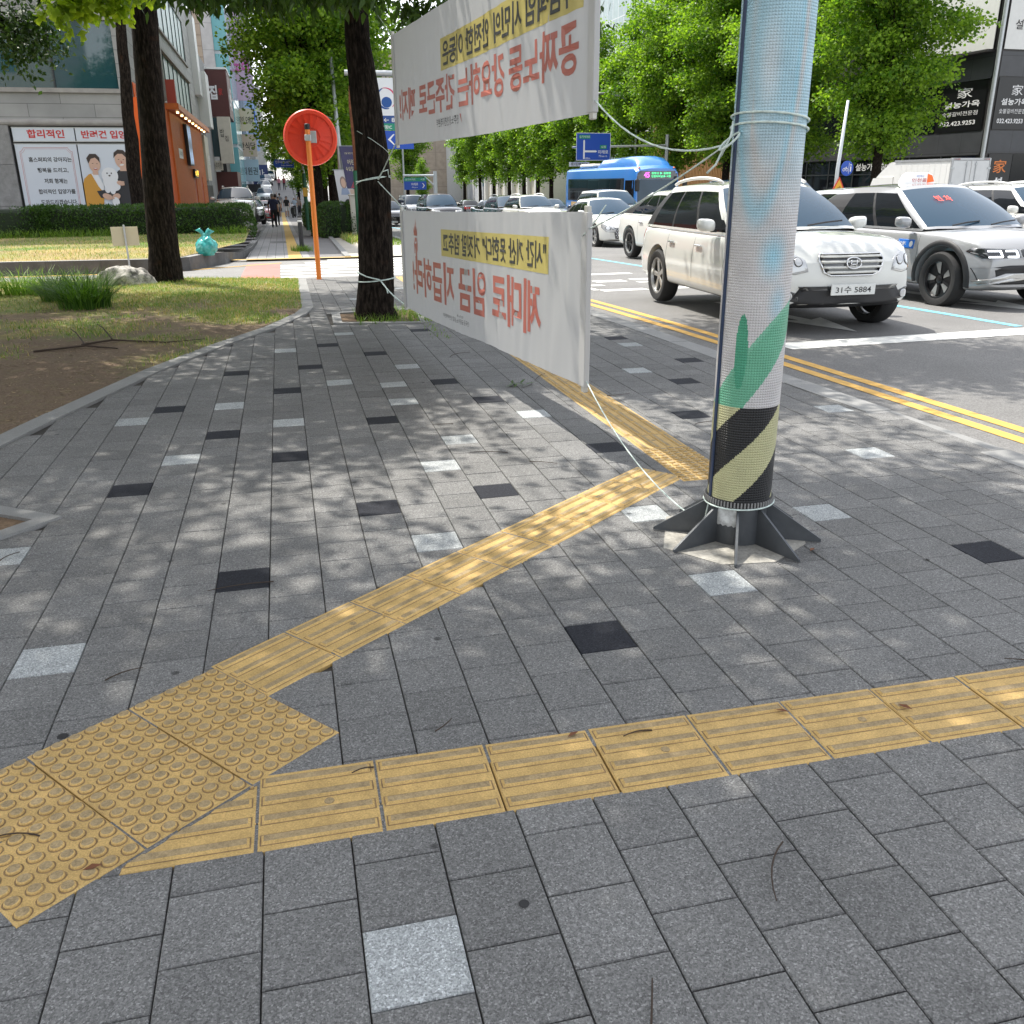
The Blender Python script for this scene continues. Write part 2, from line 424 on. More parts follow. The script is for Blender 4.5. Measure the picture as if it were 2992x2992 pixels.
def add_speckle(m, scale, lo, hi):
    t = m.node_tree; L = t.links; b = t.nodes["Principled BSDF"]; src = b.inputs["Base Color"].links[0].from_socket
    tc = t.nodes.new("ShaderNodeTexCoord"); v = t.nodes.new("ShaderNodeTexVoronoi"); v.inputs["Scale"].default_value = scale; L.new(tc.outputs["Object"], v.inputs["Vector"])
    sp = t.nodes.new("ShaderNodeSeparateColor"); L.new(v.outputs["Color"], sp.inputs[0])
    cr = t.nodes.new("ShaderNodeValToRGB"); e = cr.color_ramp.elements; e[0].position = .0; e[0].color = (lo, lo, lo, 1); e[1].position = 1; e[1].color = (hi, hi, hi, 1)
    q = e.new(.22); q.color = (.72, .72, .72, 1); q = e.new(.85); q.color = (1.08, 1.08, 1.08, 1); L.new(sp.outputs[0], cr.inputs[0])
    mx = t.nodes.new("ShaderNodeMix"); mx.data_type = 'RGBA'; mx.blend_type = 'MULTIPLY'; mx.inputs[0].default_value = 1; L.new(src, mx.inputs[6]); L.new(cr.outputs[0], mx.inputs[7]); L.new(mx.outputs[2], b.inputs["Base Color"])
add_speckle(M_pav, 260, .55, 1.55)
def add_stains(m):                                             # blotches, old gum and drips on the stone
    t = m.node_tree; L = t.links; b = t.nodes["Principled BSDF"]; src = b.inputs["Base Color"].links[0].from_socket; tc = t.nodes.new("ShaderNodeTexCoord")
    def mul(src, fac):
        mx = t.nodes.new("ShaderNodeMix"); mx.data_type = 'RGBA'; mx.blend_type = 'MULTIPLY'; mx.inputs[0].default_value = 1; L.new(src, mx.inputs[6]); L.new(fac, mx.inputs[7]); return mx.outputs[2]
    n = t.nodes.new("ShaderNodeTexNoise"); n.inputs["Scale"].default_value = 3.1; n.inputs["Detail"].default_value = 9; n.inputs["Roughness"].default_value = .72; L.new(tc.outputs["Object"], n.inputs["Vector"])
    r_ = t.nodes.new("ShaderNodeMapRange"); r_.inputs[1].default_value = .58; r_.inputs[2].default_value = .72; r_.inputs[3].default_value = 1; r_.inputs[4].default_value = .70; L.new(n.outputs[0], r_.inputs[0]); src = mul(src, r_.outputs[0])
    v = t.nodes.new("ShaderNodeTexVoronoi"); v.inputs["Scale"].default_value = 3.4; L.new(tc.outputs["Object"], v.inputs["Vector"])
    a = t.nodes.new("ShaderNodeMapRange"); a.inputs[1].default_value = .035; a.inputs[2].default_value = .055; a.inputs[3].default_value = .45; a.inputs[4].default_value = 1; L.new(v.outputs["Distance"], a.inputs[0]); src = mul(src, a.outputs[0])
    L.new(src, b.inputs["Base Color"])
add_stains(M_pav)
structure(build("sidewalk", g, M_pav))
g = MB()                                                        # bedding in the joints
ys = [-3, 0, 2, 4, 5, 6, 7, 8, 9, 10, 11, 12, 13, 15, 17.15]
vs = []
for y in ys:
    xr = KT1/cos(DE) - y*math.tan(DE) - .02
    vs += [(edge_x(y)-.05, y, gz(y)-.012), (xr, y, gz(y)-.012)]
g.add(vs, [[2*i, 2*i+1, 2*i+3, 2*i+2] for i in range(len(ys)-1)])
M_joint = mat("joint_sand", (.05, .045, .04), .95, var=.3, vscale=5)
structure(build("sidewalk_bedding", g, M_joint))

# --- granite kerbs
M_kerb = mat("granite_kerb", (.24, .24, .236), .75, var=.12, vscale=3, speck=.35, sscale=260, bump=.15, bscale=300)
def kerb_run(mb, P, w, top, drop, side=1, joint=1.0):
    """stones along polyline P (list of xy), w wide to the left (side=1) of the direction"""
    Q = []
    for i in range(len(P)-1):
        a, b = Vector(P[i]), Vector(P[i+1]); n = max(1, round((b-a).length/joint))
        for k in range(n): Q.append((a+(b-a)*k/n))
    Q.append(Vector(P[-1])); N = []
    for i in range(len(Q)):
        d = (Q[min(i+1, len(Q)-1)] - Q[max(0, i-1)]).normalized(); N.append(Vector((-d.y, d.x))*side)
    for i in range(len(Q)-1):
        d = (Q[i+1]-Q[i]).normalized()*.003
        a, b = Q[i]+d, Q[i+1]-d; a2, b2 = a+N[i]*w, b+N[i+1]*w; zz = R.gauss(0, .0015)
        c = [a, b, b2, a2]
        def zt(p): return gz(p.y)+top+zz
        cen = (a+b+a2+b2)/4
        ins = [p+(cen-p).normalized()*.008 for p in c]
        vs = [(p.x, p.y, zt(p)-drop) for p in c]+[(p.x, p.y, zt(p)-.007) for p in c]+[(p.x, p.y, zt(p)) for p in ins]
        fs = [[8, 9, 10, 11]]+[[k*4+j, k*4+(j+1) % 4, (k+1)*4+(j+1) % 4, (k+1)*4+j] for k in (0, 1) for j in range(4)]
        if side < 0: fs = [f[::-1] for f in fs]
        mb.add(vs, fs)
g = MB(); kerb_run(g, [(x, y) for y, x in EDGE], .15, .012, .2, 1)
structure(build("lawn_kerb", g, M_kerb))
g = MB(); P = [rw(s, KT1)[:2] for s in (-25, -5, 0, 5, 10, 16.3, 17.0)]; kerb_run(g, P, KT1-KT0, .004, .22, 1)
structure(build("road_kerb", g, M_kerb))
g = MB()                                                       # dirty gutter strip at the kerb foot
k = [(-25+i*1.05) for i in range(40)]
for a, b in zip(k, k[1:]):
    w0, w1 = [.36+.1*noise.noise(Vector((s*1.7, 0, 3))) for s in (a, b)]
    g.add([rw(a, KT1, .003), rw(a, KT1+w0, .003), rw(b, KT1+w1, .003), rw(b, KT1, .003)], [(0, 1, 2, 3)])
M_gut = mat("gutter_grit", (.10, .095, .088), .95, var=.4, vscale=6, speck=.7, sscale=45, bump=.8, bscale=60)
structure(build("gutter", g, M_gut))
# tree pit rims
def pit(mb, P, w=.1, top=.012):
    n = len(P); cx = sum(p[0] for p in P)/n; cy = sum(p[1] for p in P)/n
    for i in range(n):
        a, b = Vector(P[i]), Vector(P[(i+1) % n]); c = Vector((cx, cy))
        ia = a+(c-a).normalized()*w*1.41; ib = b+(c-b).normalized()*w*1.41
        q = [a, b, ib, ia]
        vs = [(p.x, p.y, gz(p.y)-.1) for p in q]+[(p.x, p.y, gz(p.y)+top) for p in q]
        mb.add(vs, [(0, 3, 2, 1), (4, 5, 6, 7), (0, 1, 5, 4), (1, 2, 6, 5), (2, 3, 7, 6), (3, 0, 4, 7)])
g = MB(); pit(g, PITS[0]); pit(g, DIA[::-1], .09)
structure(build("tree_pit_kerbs", g, M_kerb))
M_soil = mat("bare_soil", (.16, .105, .062), .95, var=.35, vscale=5, speck=.4, sscale=60, bump=.9, bscale=40)
g = MB()
for P in (PITS[0], DIA): g.add([(x, y, gz(y)-.004) for x, y in P], [list(range(4))])
structure(build("tree_pit_soil", g, M_soil))

# --- near lawn: bare soil at the kerb, grass further in
def gcover(x, y):
    d = edge_x(y) - x
    n1 = noise.noise(Vector((x*.9, y*.8, 1.3))); n2 = noise.noise(Vector((x*2.6, y*2.4, 7.7))); n3 = noise.noise(Vector((x*7, y*7, 2.2)))
    base = (y-10.6)*.17 + (d-1.0)*.06
    if y > 14: base = max(base, .65)
    return max(0.0, min(1.0, .36 + base*.85 + n1*.75 + n2*.5 + n3*.3))
def lawn_z(x, y):
    d = max(0, edge_x(y)-.13-x)
    return gz(y) + .004 + .09*(1-exp(-d*.7)) + .02*noise.noise(Vector((x*1.5, y*1.5, 0)))*min(1, d*2) + .006*noise.noise(Vector((x*9, y*9, 5)))
g = MB()
def lawn_patch(mb, X0, Y0, Y1, step):
    ny = int((Y1-Y0)/step)
    rows = []
    for j in range(ny+1):
        y = Y0+(Y1-Y0)*j/ny; xe = edge_x(y)-.12; n = 70
        rows.append([(xe+(X0-xe)*((i/n)**1.5), y) for i in range(n+1)])
    b = len(mb.v); n = 71
    for r_ in rows:
        for x, y in r_: mb.v.append((x, y, lawn_z(x, y)))
    for j in range(ny):
        for i in range(n-1):
            x, y = rows[j][i]; c = gcover(x, y)
            c2 = max(0, min(1, .5+.7*noise.noise(Vector((x*1.8, y*1.8, 11)))))
            mb.f.append([b+j*n+i, b+(j+1)*n+i, b+(j+1)*n+i+1, b+j*n+i+1]); mb.m.append(0); mb.c.append((c, c2, 0))
lawn_patch(g, -40, 1.9, 17.06, .1)
m = bpy.data.materials.new("lawn"); m.use_nodes = True; t = m.node_tree; L = t.links; b = t.nodes["Principled BSDF"]; b.inputs["Roughness"].default_value = .95
a = t.nodes.new("ShaderNodeVertexColor"); a.layer_name = "col"; sp = t.nodes.new("ShaderNodeSeparateColor"); L.new(a.outputs[0], sp.inputs[0])
tc = t.nodes.new("ShaderNodeTexCoord"); n1 = t.nodes.new("ShaderNodeTexNoise"); n1.inputs["Scale"].default_value = 14; n1.inputs["Detail"].default_value = 8; n1.inputs["Roughness"].default_value = .75; L.new(tc.outputs["Object"], n1.inputs["Vector"])
ad = t.nodes.new("ShaderNodeMath"); ad.operation = 'MULTIPLY_ADD'; ad.inputs[1].default_value = 1.3; L.new(n1.outputs[0], ad.inputs[0]); 
sb = t.nodes.new("ShaderNodeMath"); sb.operation = 'ADD'; sb.inputs[1].default_value = -.65; L.new(sp.outputs[0], sb.inputs[0]); L.new(sb.outputs[0], ad.inputs[2])
cl = t.nodes.new("ShaderNodeClamp"); L.new(ad.outputs[0], cl.inputs[0])
soil = t.nodes.new("ShaderNodeMix"); soil.data_type = 'RGBA'; soil.inputs[6].default_value = (.065, .044, .028, 1); soil.inputs[7].default_value = (.235, .16, .10, 1)
n2 = t.nodes.new("ShaderNodeTexNoise"); n2.inputs["Scale"].default_value = 45; n2.inputs["Detail"].default_value = 6; L.new(tc.outputs["Object"], n2.inputs["Vector"]); L.new(n2.outputs[0], soil.inputs[0])
gr = t.nodes.new("ShaderNodeMix"); gr.data_type = 'RGBA'; gr.inputs[6].default_value = (.38, .29, .115, 1); gr.inputs[7].default_value = (.10, .19, .03, 1); L.new(sp.outputs[1], gr.inputs[0])
mx = t.nodes.new("ShaderNodeMix"); mx.data_type = 'RGBA'; L.new(cl.outputs[0], mx.inputs[0]); L.new(soil.outputs[2], mx.inputs[6]); L.new(gr.outputs[2], mx.inputs[7])
L.new(mx.outputs[2], b.inputs["Base Color"])
bp = t.nodes.new("ShaderNodeBump"); bp.inputs["Strength"].default_value = .8; bp.inputs["Distance"].default_value = .02; L.new(n2.outputs[0], bp.inputs["Height"]); L.new(bp.outputs[0], b.inputs["Normal"])
M_lawn = m
structure(build("lawn", g, M_lawn, smooth=True))

# --- planter across the side street: kerb wall and raised lawn
PK = [(-40, 21.9), (-12, 20.9), (-2.6, 20.25), (-1.95, 20.6), (-1.35, 22.6), (-1.05, 24.5), (-.88, 28.0), (-.84, 33.0)]
def planter_edge_y(x): 
    for (xa, ya), (xb, yb) in zip(PK, PK[1:]):
        if xa <= x <= xb: return ya+(yb-ya)*(x-xa)/max(1e-6, xb-xa)
    return PK[0][1]
def plz(x, y): return gz(y)*.35 - .02 + max(0, min(1, (y-21)/8))*.14
g = MB()
Q = []
for i in range(len(PK)-1):
    a, b = Vector(PK[i]), Vector(PK[i+1]); n = max(1, round((b-a).length/1.1))
    for k_ in range(n): Q.append(a+(b-a)*k_/n)
Q.append(Vector(PK[-1]))
for i in range(len(Q)-1):
    a, b = Q[i], Q[i+1]; d = (b-a).normalized(); nrm = Vector((-d.y, d.x)); a = a+d*.003; b = b-d*.003
    def top(p): return gz(20.5) + .24 if p.y < 22 else max(gz(p.y)+.10, gz(20.5)+.24-(p.y-22)*.07)
    a2, b2 = a+nrm*.18, b+nrm*.18
    vs = [(p.x, p.y, gz(p.y)-.2) for p in (a, b, b2, a2)]+[(p.x, p.y, top(p)) for p in (a, b, b2, a2)]
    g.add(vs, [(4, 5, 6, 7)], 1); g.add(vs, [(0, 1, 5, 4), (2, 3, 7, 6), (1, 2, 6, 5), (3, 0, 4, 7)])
M_kerb2 = mat("planter_granite_shaded", (.115, .115, .115), .85, var=.45, vscale=2.5, speck=.3, sscale=200)  # face colour darkened for shade as well as dirt; tops paler for sun
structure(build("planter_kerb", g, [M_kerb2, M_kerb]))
g = MB()
for j in range(26):
    for i in range(60):
        f0, f1 = i/60, (i+1)/60
        def pt(f, jj):
            x = -40+39.05*(f**.45); y0 = 20.4 if x < -2.2 else 20.4+(x+2.2)*3.4
            y = y0+.12+(30.5-y0)*jj/26; return (x, y)
        q = [pt(f0, j), pt(f1, j), pt(f1, j+1), pt(f0, j+1)]; x, y = q[0]
        c = max(.35, min(1, .75+.5*noise.noise(Vector((x*1.1, y*1.1, 4))))); c2 = max(0, min(1, (.15 if y < 23.5 else .55)+.8*noise.noise(Vector((x*.7, y*.9, 9)))))
        g.add([(x_, y_, gz(20.5)+.235+max(0, min(1, (y_-21)/8))*.12) for x_, y_ in q], [(0, 1, 2, 3)], 0, (c, c2, 0))
structure(build("planter_lawn", g, M_lawn))

# --- left street
def drape(mb, pts, dz=0.0, mi=0): mb.add([(x, y, gz(y)+dz) for x, y in pts], [list(range(len(pts)))], mi)
YS = [23.4 + i*1.6 for i in range(42)] + [92, 94, 96, 100, 110, 120, 135, 150]
m = bpy.data.materials.new("pale_slabs"); m.use_nodes = True; t = m.node_tree; L = t.links; b = t.nodes["Principled BSDF"]; b.inputs["Roughness"].default_value = .85
tc = t.nodes.new("ShaderNodeTexCoord"); br = t.nodes.new("ShaderNodeTexBrick"); br.offset = .0
br.inputs["Color1"].default_value = (.25, .25, .255, 1); br.inputs["Color2"].default_value = (.29, .285, .28, 1); br.inputs["Mortar"].default_value = (.06, .06, .06, 1)
br.inputs["Scale"].default_value = 1; br.inputs["Mortar Size"].default_value = .006; br.inputs["Brick Width"].default_value = .22; br.inputs["Row Height"].default_value = .9
L.new(tc.outputs["Object"], br.inputs["Vector"]); L.new(br.outputs[0], b.inputs["Base Color"]); M_slab = m
g = MB()
for a, b_ in zip(YS, YS[1:]):
    if a > 95: break
    drape(g, [(-.92, a), (.10, a), (.10, b_), (-.92, b_)])
    drape(g, [(.42, a), (.62, a), (.62, b_), (.42, b_)])
structure(build("left_street_sidewalk", g, M_slab))
g = MB()
for a, b_ in zip(YS, YS[1:]):
    if a < 95: drape(g, [(.10, a), (.42, a), (.42, b_), (.10, b_)], .003)
drape(g, [(-1.3, 23.15), (2.6, 23.15), (2.6, 23.45), (-1.3, 23.45)], .012)
M_tactfar = mat("tactile_yellow_far", (.50, .33, .10), .8, var=.1, vscale=3)
structure(build("left_street_tactile_paving", g, M_tactfar))
g = MB()
for a, b_ in zip(YS, YS[1:]):
    xr = 1.5 if a < 27 else 1.95
    drape(g, [(.62, a), (1.45+.02*min(25, a-23), a), (1.45+.02*min(25, b_-23), b_), (.62, b_)], -.01)
    if a > 40: drape(g, [(1.75, a), (3.2, a), (3.2, b_), (1.75, b_)], -.01)
    if a > 46: drape(g, [(-6, a), (-.92, a), (-.92, b_), (-6, b_)], -.04)
    if a > 90: drape(g, [(-1, a), (.7, a), (.7, b_), (-1, b_)], -.0)
M_as3 = mat("lane_asphalt", (.17, .165, .165), .85, var=.15, vscale=.8, speck=.3, sscale=80)
structure(build("left_street_lane", g, M_as3))
g = MB()
for a, b_ in zip(YS, YS[1:]):
    if a < 46: drape(g, [(-7, a), (-.94, a), (-.94, b_), (-7, b_)], -.06+min(.24, max(0, (a-30)*.03)))
structure(build("parking_apron", g, M_as3))
g = MB()
for a, b_ in zip(YS, YS[1:]):
    if a < 60:
        xa, xb = 1.45+.02*min(25, a-23), 1.45+.02*min(25, b_-23)
        drape(g, [(xa+.15, a), (4.0-.04*a*0, a), (4.0, b_), (xb+.15, b_)], .0)
structure(build("verge_pavers", g, mat("verge_paver", (.42, .39, .34), .85, var=.2, vscale=3, speck=.2, sscale=20)))
g = MB()
for x0, x1 in ((-1.06, -.92),):
    for a, b_ in zip(YS, YS[1:]):
        if 30 < a < 93: g.box(x0, x1, a+.01, b_-.01, gz(a)-.3, gz(a)+.02)
for a, b_ in zip(YS, YS[1:]):
    if a < 60:
        xa = 1.45+.02*min(25, a-23); g.box(xa, xa+.15, a+.01, b_-.01, gz(b_)-.3, gz(a)+.03)
        if a > 23.5: g.box(3.9, 4.06, a+.01, b_-.01, gz(b_)-.4, gz(a)+.06)
structure(build("left_street_kerb", g, M_kerb))
g = MB(); drape(g, [(-.45, 32.6), (.12, 32.5), (.08, 34.2), (-.42, 34.3)], .006)
structure(build("manhole_cover", g, mat("cast_iron", (.12, .12, .12), .6, var=.2, vscale=30)))
# far side pavement
g = MB()
for s0, s1 in zip(S, S[1:]):
    g.add([rw(s0, 31, .13), rw(s0, 46, .13), rw(s1, 46, .13), rw(s1, 31, .13)], [(0, 1, 2, 3)])
    g.add([rw(s0, 31, -.05), rw(s0, 31, .13), rw(s1, 31, .13), rw(s1, 31, -.05)], [(0, 3, 2, 1)])
structure(build("far_sidewalk", g, M_base))

# --- yellow tactile tiles
M_tac = mat("tactile_yellow", (.53, .355, .13), .75, var=.2, vscale=9, speck=.3, sscale=220, bump=.18, bscale=260)
M_tacd = mat("tactile_worn", (.33, .245, .13), .8, var=.3, vscale=22, speck=.35, sscale=160)
M_tacg = mat("tactile_outline", (.25, .165, .08), .9, var=.45, vscale=30)  # darker outline round each bar and dome
def slab_poly(mb, poly, z0, z1, mi=0, ch=.004):
    n = len(poly); cx = sum(p[0] for p in poly)/n; cy = sum(p[1] for p in poly)/n
    def zz(p, d): return gz(p[1])+d
    inn = []
    for p in poly:
        v = Vector((cx-p[0], cy-p[1])); l = v.length or 1; inn.append((p[0]+v.x/l*ch*1.3, p[1]+v.y/l*ch*1.3))
    vs = [(p[0], p[1], zz(p, z0)) for p in poly]+[(p[0], p[1], zz(p, z1-ch*.7)) for p in poly]+[(p[0], p[1], zz(p, z1)) for p in inn]
    fs = [list(range(2*n, 3*n))]+[[k*n+i, k*n+(i+1) % n, (k+1)*n+(i+1) % n, (k+1)*n+i] for k in (0, 1) for i in range(n)]
    mb.add(vs, fs, mi)
def bar_poly(mb, poly, z0, z1):
    if len(poly) < 3: return
    n = len(poly); cx = sum(p[0] for p in poly)/n; cy = sum(p[1] for p in poly)/n; inn = []
    for i, p in enumerate(poly):
        a = Vector(poly[i-1]); q = Vector(poly[(i+1) % n]); p_ = Vector(p)
        e1 = (a-p_).normalized()*.006; e2 = (q-p_).normalized()*.006; inn.append(tuple(p_+e1+e2))
    vs = [(p[0], p[1], gz(p[1])+z0) for p in poly]+[(p[0], p[1], gz(p[1])+z1) for p in inn]
    mb.add(vs, [[i, (i+1) % n, n+(i+1) % n, n+i] for i in range(n)], 0)
    mb.add(vs[n:], [list(range(n))], 1)
def tile(mb, o, a, flip, kind, clips=()):
    zt = .003 + R.gauss(0, .0008)
    e = Vector((cos(a), sin(a))); f = Vector((-sin(a), cos(a)))*(-1 if flip else 1); o = Vector(o)
    def P(u, v): q = o+e*u+f*v; return (q.x, q.y)
    def mk(u0, u1, v0, v1):
        p = [P(u0, v0), P(u1, v0), P(u1, v1), P(u0, v1)]
        if flip: p = p[::-1]
        for c in clips: p = clip(p, *c) if p else p
        return p
    sl = mk(.002, .300, .002, .298)
    if len(sl) < 3: return
    slab_poly(mb, sl, -.03, zt, 0, .005)
    if kind == 'bar':
        for k in range(4):
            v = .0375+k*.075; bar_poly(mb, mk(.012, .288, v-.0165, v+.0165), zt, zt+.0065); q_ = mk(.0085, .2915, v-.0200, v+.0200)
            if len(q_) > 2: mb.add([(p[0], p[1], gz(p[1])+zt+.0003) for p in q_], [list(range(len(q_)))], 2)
        if R.random() < .5:
            q = P(.16+R.uniform(-.03, .03), .15); mb.lathe([(.013, 0), (.012, .0015), (.006, .0018)], 12, 1, Matrix.Translation((q[0], q[1], gz(q[1])+zt)))
    else:
        for i in range(6):
            for j in range(6):
                q = P(.026+i*.0496, .026+j*.0496)
                if any((q[0]-c[0])*c[2]+(q[1]-c[1])*c[3] > -.018 for c in clips): continue
                M = Matrix.Translation((q[0], q[1], gz(q[1])+zt))
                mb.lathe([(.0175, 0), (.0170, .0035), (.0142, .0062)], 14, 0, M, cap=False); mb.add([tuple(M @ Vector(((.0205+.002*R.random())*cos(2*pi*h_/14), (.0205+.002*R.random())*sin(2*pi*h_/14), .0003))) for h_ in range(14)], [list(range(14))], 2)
                mb.add([tuple(M @ Vector((.0142*cos(2*pi*h_/14), .0142*sin(2*pi*h_/14), .0062))) for h_ in range(14)], [list(range(14))], 1)
p = .3025
g = MB()
pe = (cos(radians(38.44)), sin(radians(38.44)))                  # patch edge direction
edge_clip = (-0.45, 1.852, -pe[1], pe[0])
for j in range(-1, 15): tile(g, (-0.19+j*p, 1.797-.0079*j*p), radians(-.45), False, 'bar', (edge_clip,) if j < 0 else ())
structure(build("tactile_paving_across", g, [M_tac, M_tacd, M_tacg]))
g = MB(); a = radians(38.44)
for j in range(9): tile(g, (-0.169+pe[0]*j*p, 2.497+pe[1]*j*p), a, False, 'bar', ((1.918, 4, 1, 0),))
structure(build("tactile_paving_diagonal", g, [M_tac, M_tacd, M_tacg]))
g = MB()
for i in range(3):
    for j in range(2):
        o = Vector((-0.34, 2.72)) - Vector(pe)*(p*i) - Vector((-pe[1], pe[0]))*(.3005*j)
        tile(g, o, a+pi, False, 'dot')
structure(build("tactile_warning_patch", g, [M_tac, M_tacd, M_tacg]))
g = MB()
for j in range(2): tile(g, (2.22, 4.12+j*p), pi/2, False, 'dot')
for j in range(2, 42): tile(g, (2.22-.004*(j-2)*0, 4.12+j*p), pi/2, False, 'bar')
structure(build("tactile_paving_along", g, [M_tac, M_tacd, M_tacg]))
# ================================================================ TREES AND PLANTS
M_bark = mat("bark", (.062, .048, .038), .95, var=.45, vscale=14, bump=1.0, bscale=26, speck=.3, sscale=70)
def barkmat():
    m = bpy.data.materials.new("furrowed_bark"); m.use_nodes = True; t = m.node_tree; L = t.links; b = t.nodes["Principled BSDF"]; b.inputs["Roughness"].default_value = .95; b.inputs["Specular IOR Level"].default_value = .08
    tc = t.nodes.new("ShaderNodeTexCoord"); mp = t.nodes.new("ShaderNodeMapping"); mp.inputs["Scale"].default_value = (1, 1, .22); L.new(tc.outputs["Object"], mp.inputs[0])
    n = t.nodes.new("ShaderNodeTexNoise"); n.inputs["Scale"].default_value = 34; n.inputs["Detail"].default_value = 7; n.inputs["Roughness"].default_value = .68; L.new(mp.outputs[0], n.inputs["Vector"])
    cr = t.nodes.new("ShaderNodeValToRGB"); e = cr.color_ramp.elements; e[0].position = .36; e[0].color = (.005, .004, .0035, 1); e[1].position = .68; e[1].color = (.052, .041, .033, 1)
    x = cr.color_ramp.elements.new(.5); x.color = (.017, .0132, .0108, 1)
    L.new(n.outputs[0], cr.inputs[0])
    n2 = t.nodes.new("ShaderNodeTexNoise"); n2.inputs["Scale"].default_value = 5; n2.inputs["Detail"].default_value = 4; L.new(tc.outputs["Object"], n2.inputs["Vector"])
    mr = t.nodes.new("ShaderNodeMapRange"); mr.inputs[1].default_value = .62; mr.inputs[2].default_value = .75; mr.inputs[3].default_value = 0; mr.inputs[4].default_value = .5; L.new(n2.outputs[0], mr.inputs[0])
    mx = t.nodes.new("ShaderNodeMix"); mx.data_type = 'RGBA'; mx.inputs[7].default_value = (.06, .03, .018, 1); L.new(mr.outputs[0], mx.inputs[0]); L.new(cr.outputs[0], mx.inputs[6]); L.new(mx.outputs[2], b.inputs["Base Color"])
    bp = t.nodes.new("ShaderNodeBump"); bp.inputs["Strength"].default_value = 1; bp.inputs["Distance"].default_value = .03; L.new(n.outputs[0], bp.inputs["Height"]); L.new(bp.outputs[0], b.inputs["Normal"])
    return m
M_bark2 = barkmat()
L_zel = leafmat("leaf_zelkova", (.035, .075, .016), (.085, .155, .03), .35)
L_maple = leafmat("leaf_tulip", (.16, .25, .025), (.36, .46, .05), .55)
L_gink = leafmat("leaf_ginkgo", (.05, .13, .014), (.25, .385, .042), .5)
L_dark = leafmat("leaf_dark", (.02, .05, .012), (.05, .10, .022), .25)
L_hedge = leafmat("leaf_hedge", (.025, .065, .012), (.085, .165, .03), .2)
L_grass = leafmat("grass_blade", (.07, .15, .02), (.21, .32, .05), .35)
L_dry = leafmat("dry_blade", (.38, .29, .13), (.5, .4, .2), .25)

def trunk_mesh(mb, pts, radii, n=20, rough=.06, seed=0):
    pts = [Vector(p) for p in pts]; m = []; rr = []
    K = 5
    for i in range(len(pts)-1):
        for k in range(K):
            f = k/K; m.append(pts[i].lerp(pts[i+1], f)); rr.append(radii[i]+(radii[i+1]-radii[i])*f)
    m.append(pts[-1]); rr.append(radii[-1])
    b = len(mb.v); mb.tube(m, rr, n)
    for i in range(len(m)):
        for j in range(n):
            p = Vector(mb.v[b+i*n+j]); d = (p-m[i])
            k = 1+rough*noise.noise(Vector((p.x*5+seed, p.y*5, p.z*1.6)))+rough*.8*noise.noise(Vector((p.x*14, p.y*14+seed, p.z*4)))
            if d.length > .005: mb.v[b+i*n+j] = tuple(m[i]+d*k)
def limbs(mb, base, blobs, r0, seed):
    rr = random.Random(seed)
    for c, rad in blobs:
        c = Vector(c); base_ = Vector(base)+Vector((0, 0, rr.uniform(-.5, .3)))
        mid = base_.lerp(c, .5)+Vector((rr.uniform(-.3, .3), rr.uniform(-.3, .3), rr.uniform(.1, .5)))
        r1 = r0*rr.uniform(.35, .55)
        mb.tube([base_, base_.lerp(mid, .5)+Vector((0, 0, .1)), mid, mid.lerp(c, .6), c], [r1, r1*.85, r1*.65, r1*.42, r1*.15], 7)
        for k in range(4):
            d = Vector((rr.gauss(0, 1), rr.gauss(0, 1), rr.gauss(0, .8))).normalized()*max(rad)*.8
            mb.tube([mid.lerp(c, rr.uniform(.3, 1)), c+d*.5+Vector((0, 0, .1)), c+d], [r1*.28, r1*.16, r1*.05], 5)
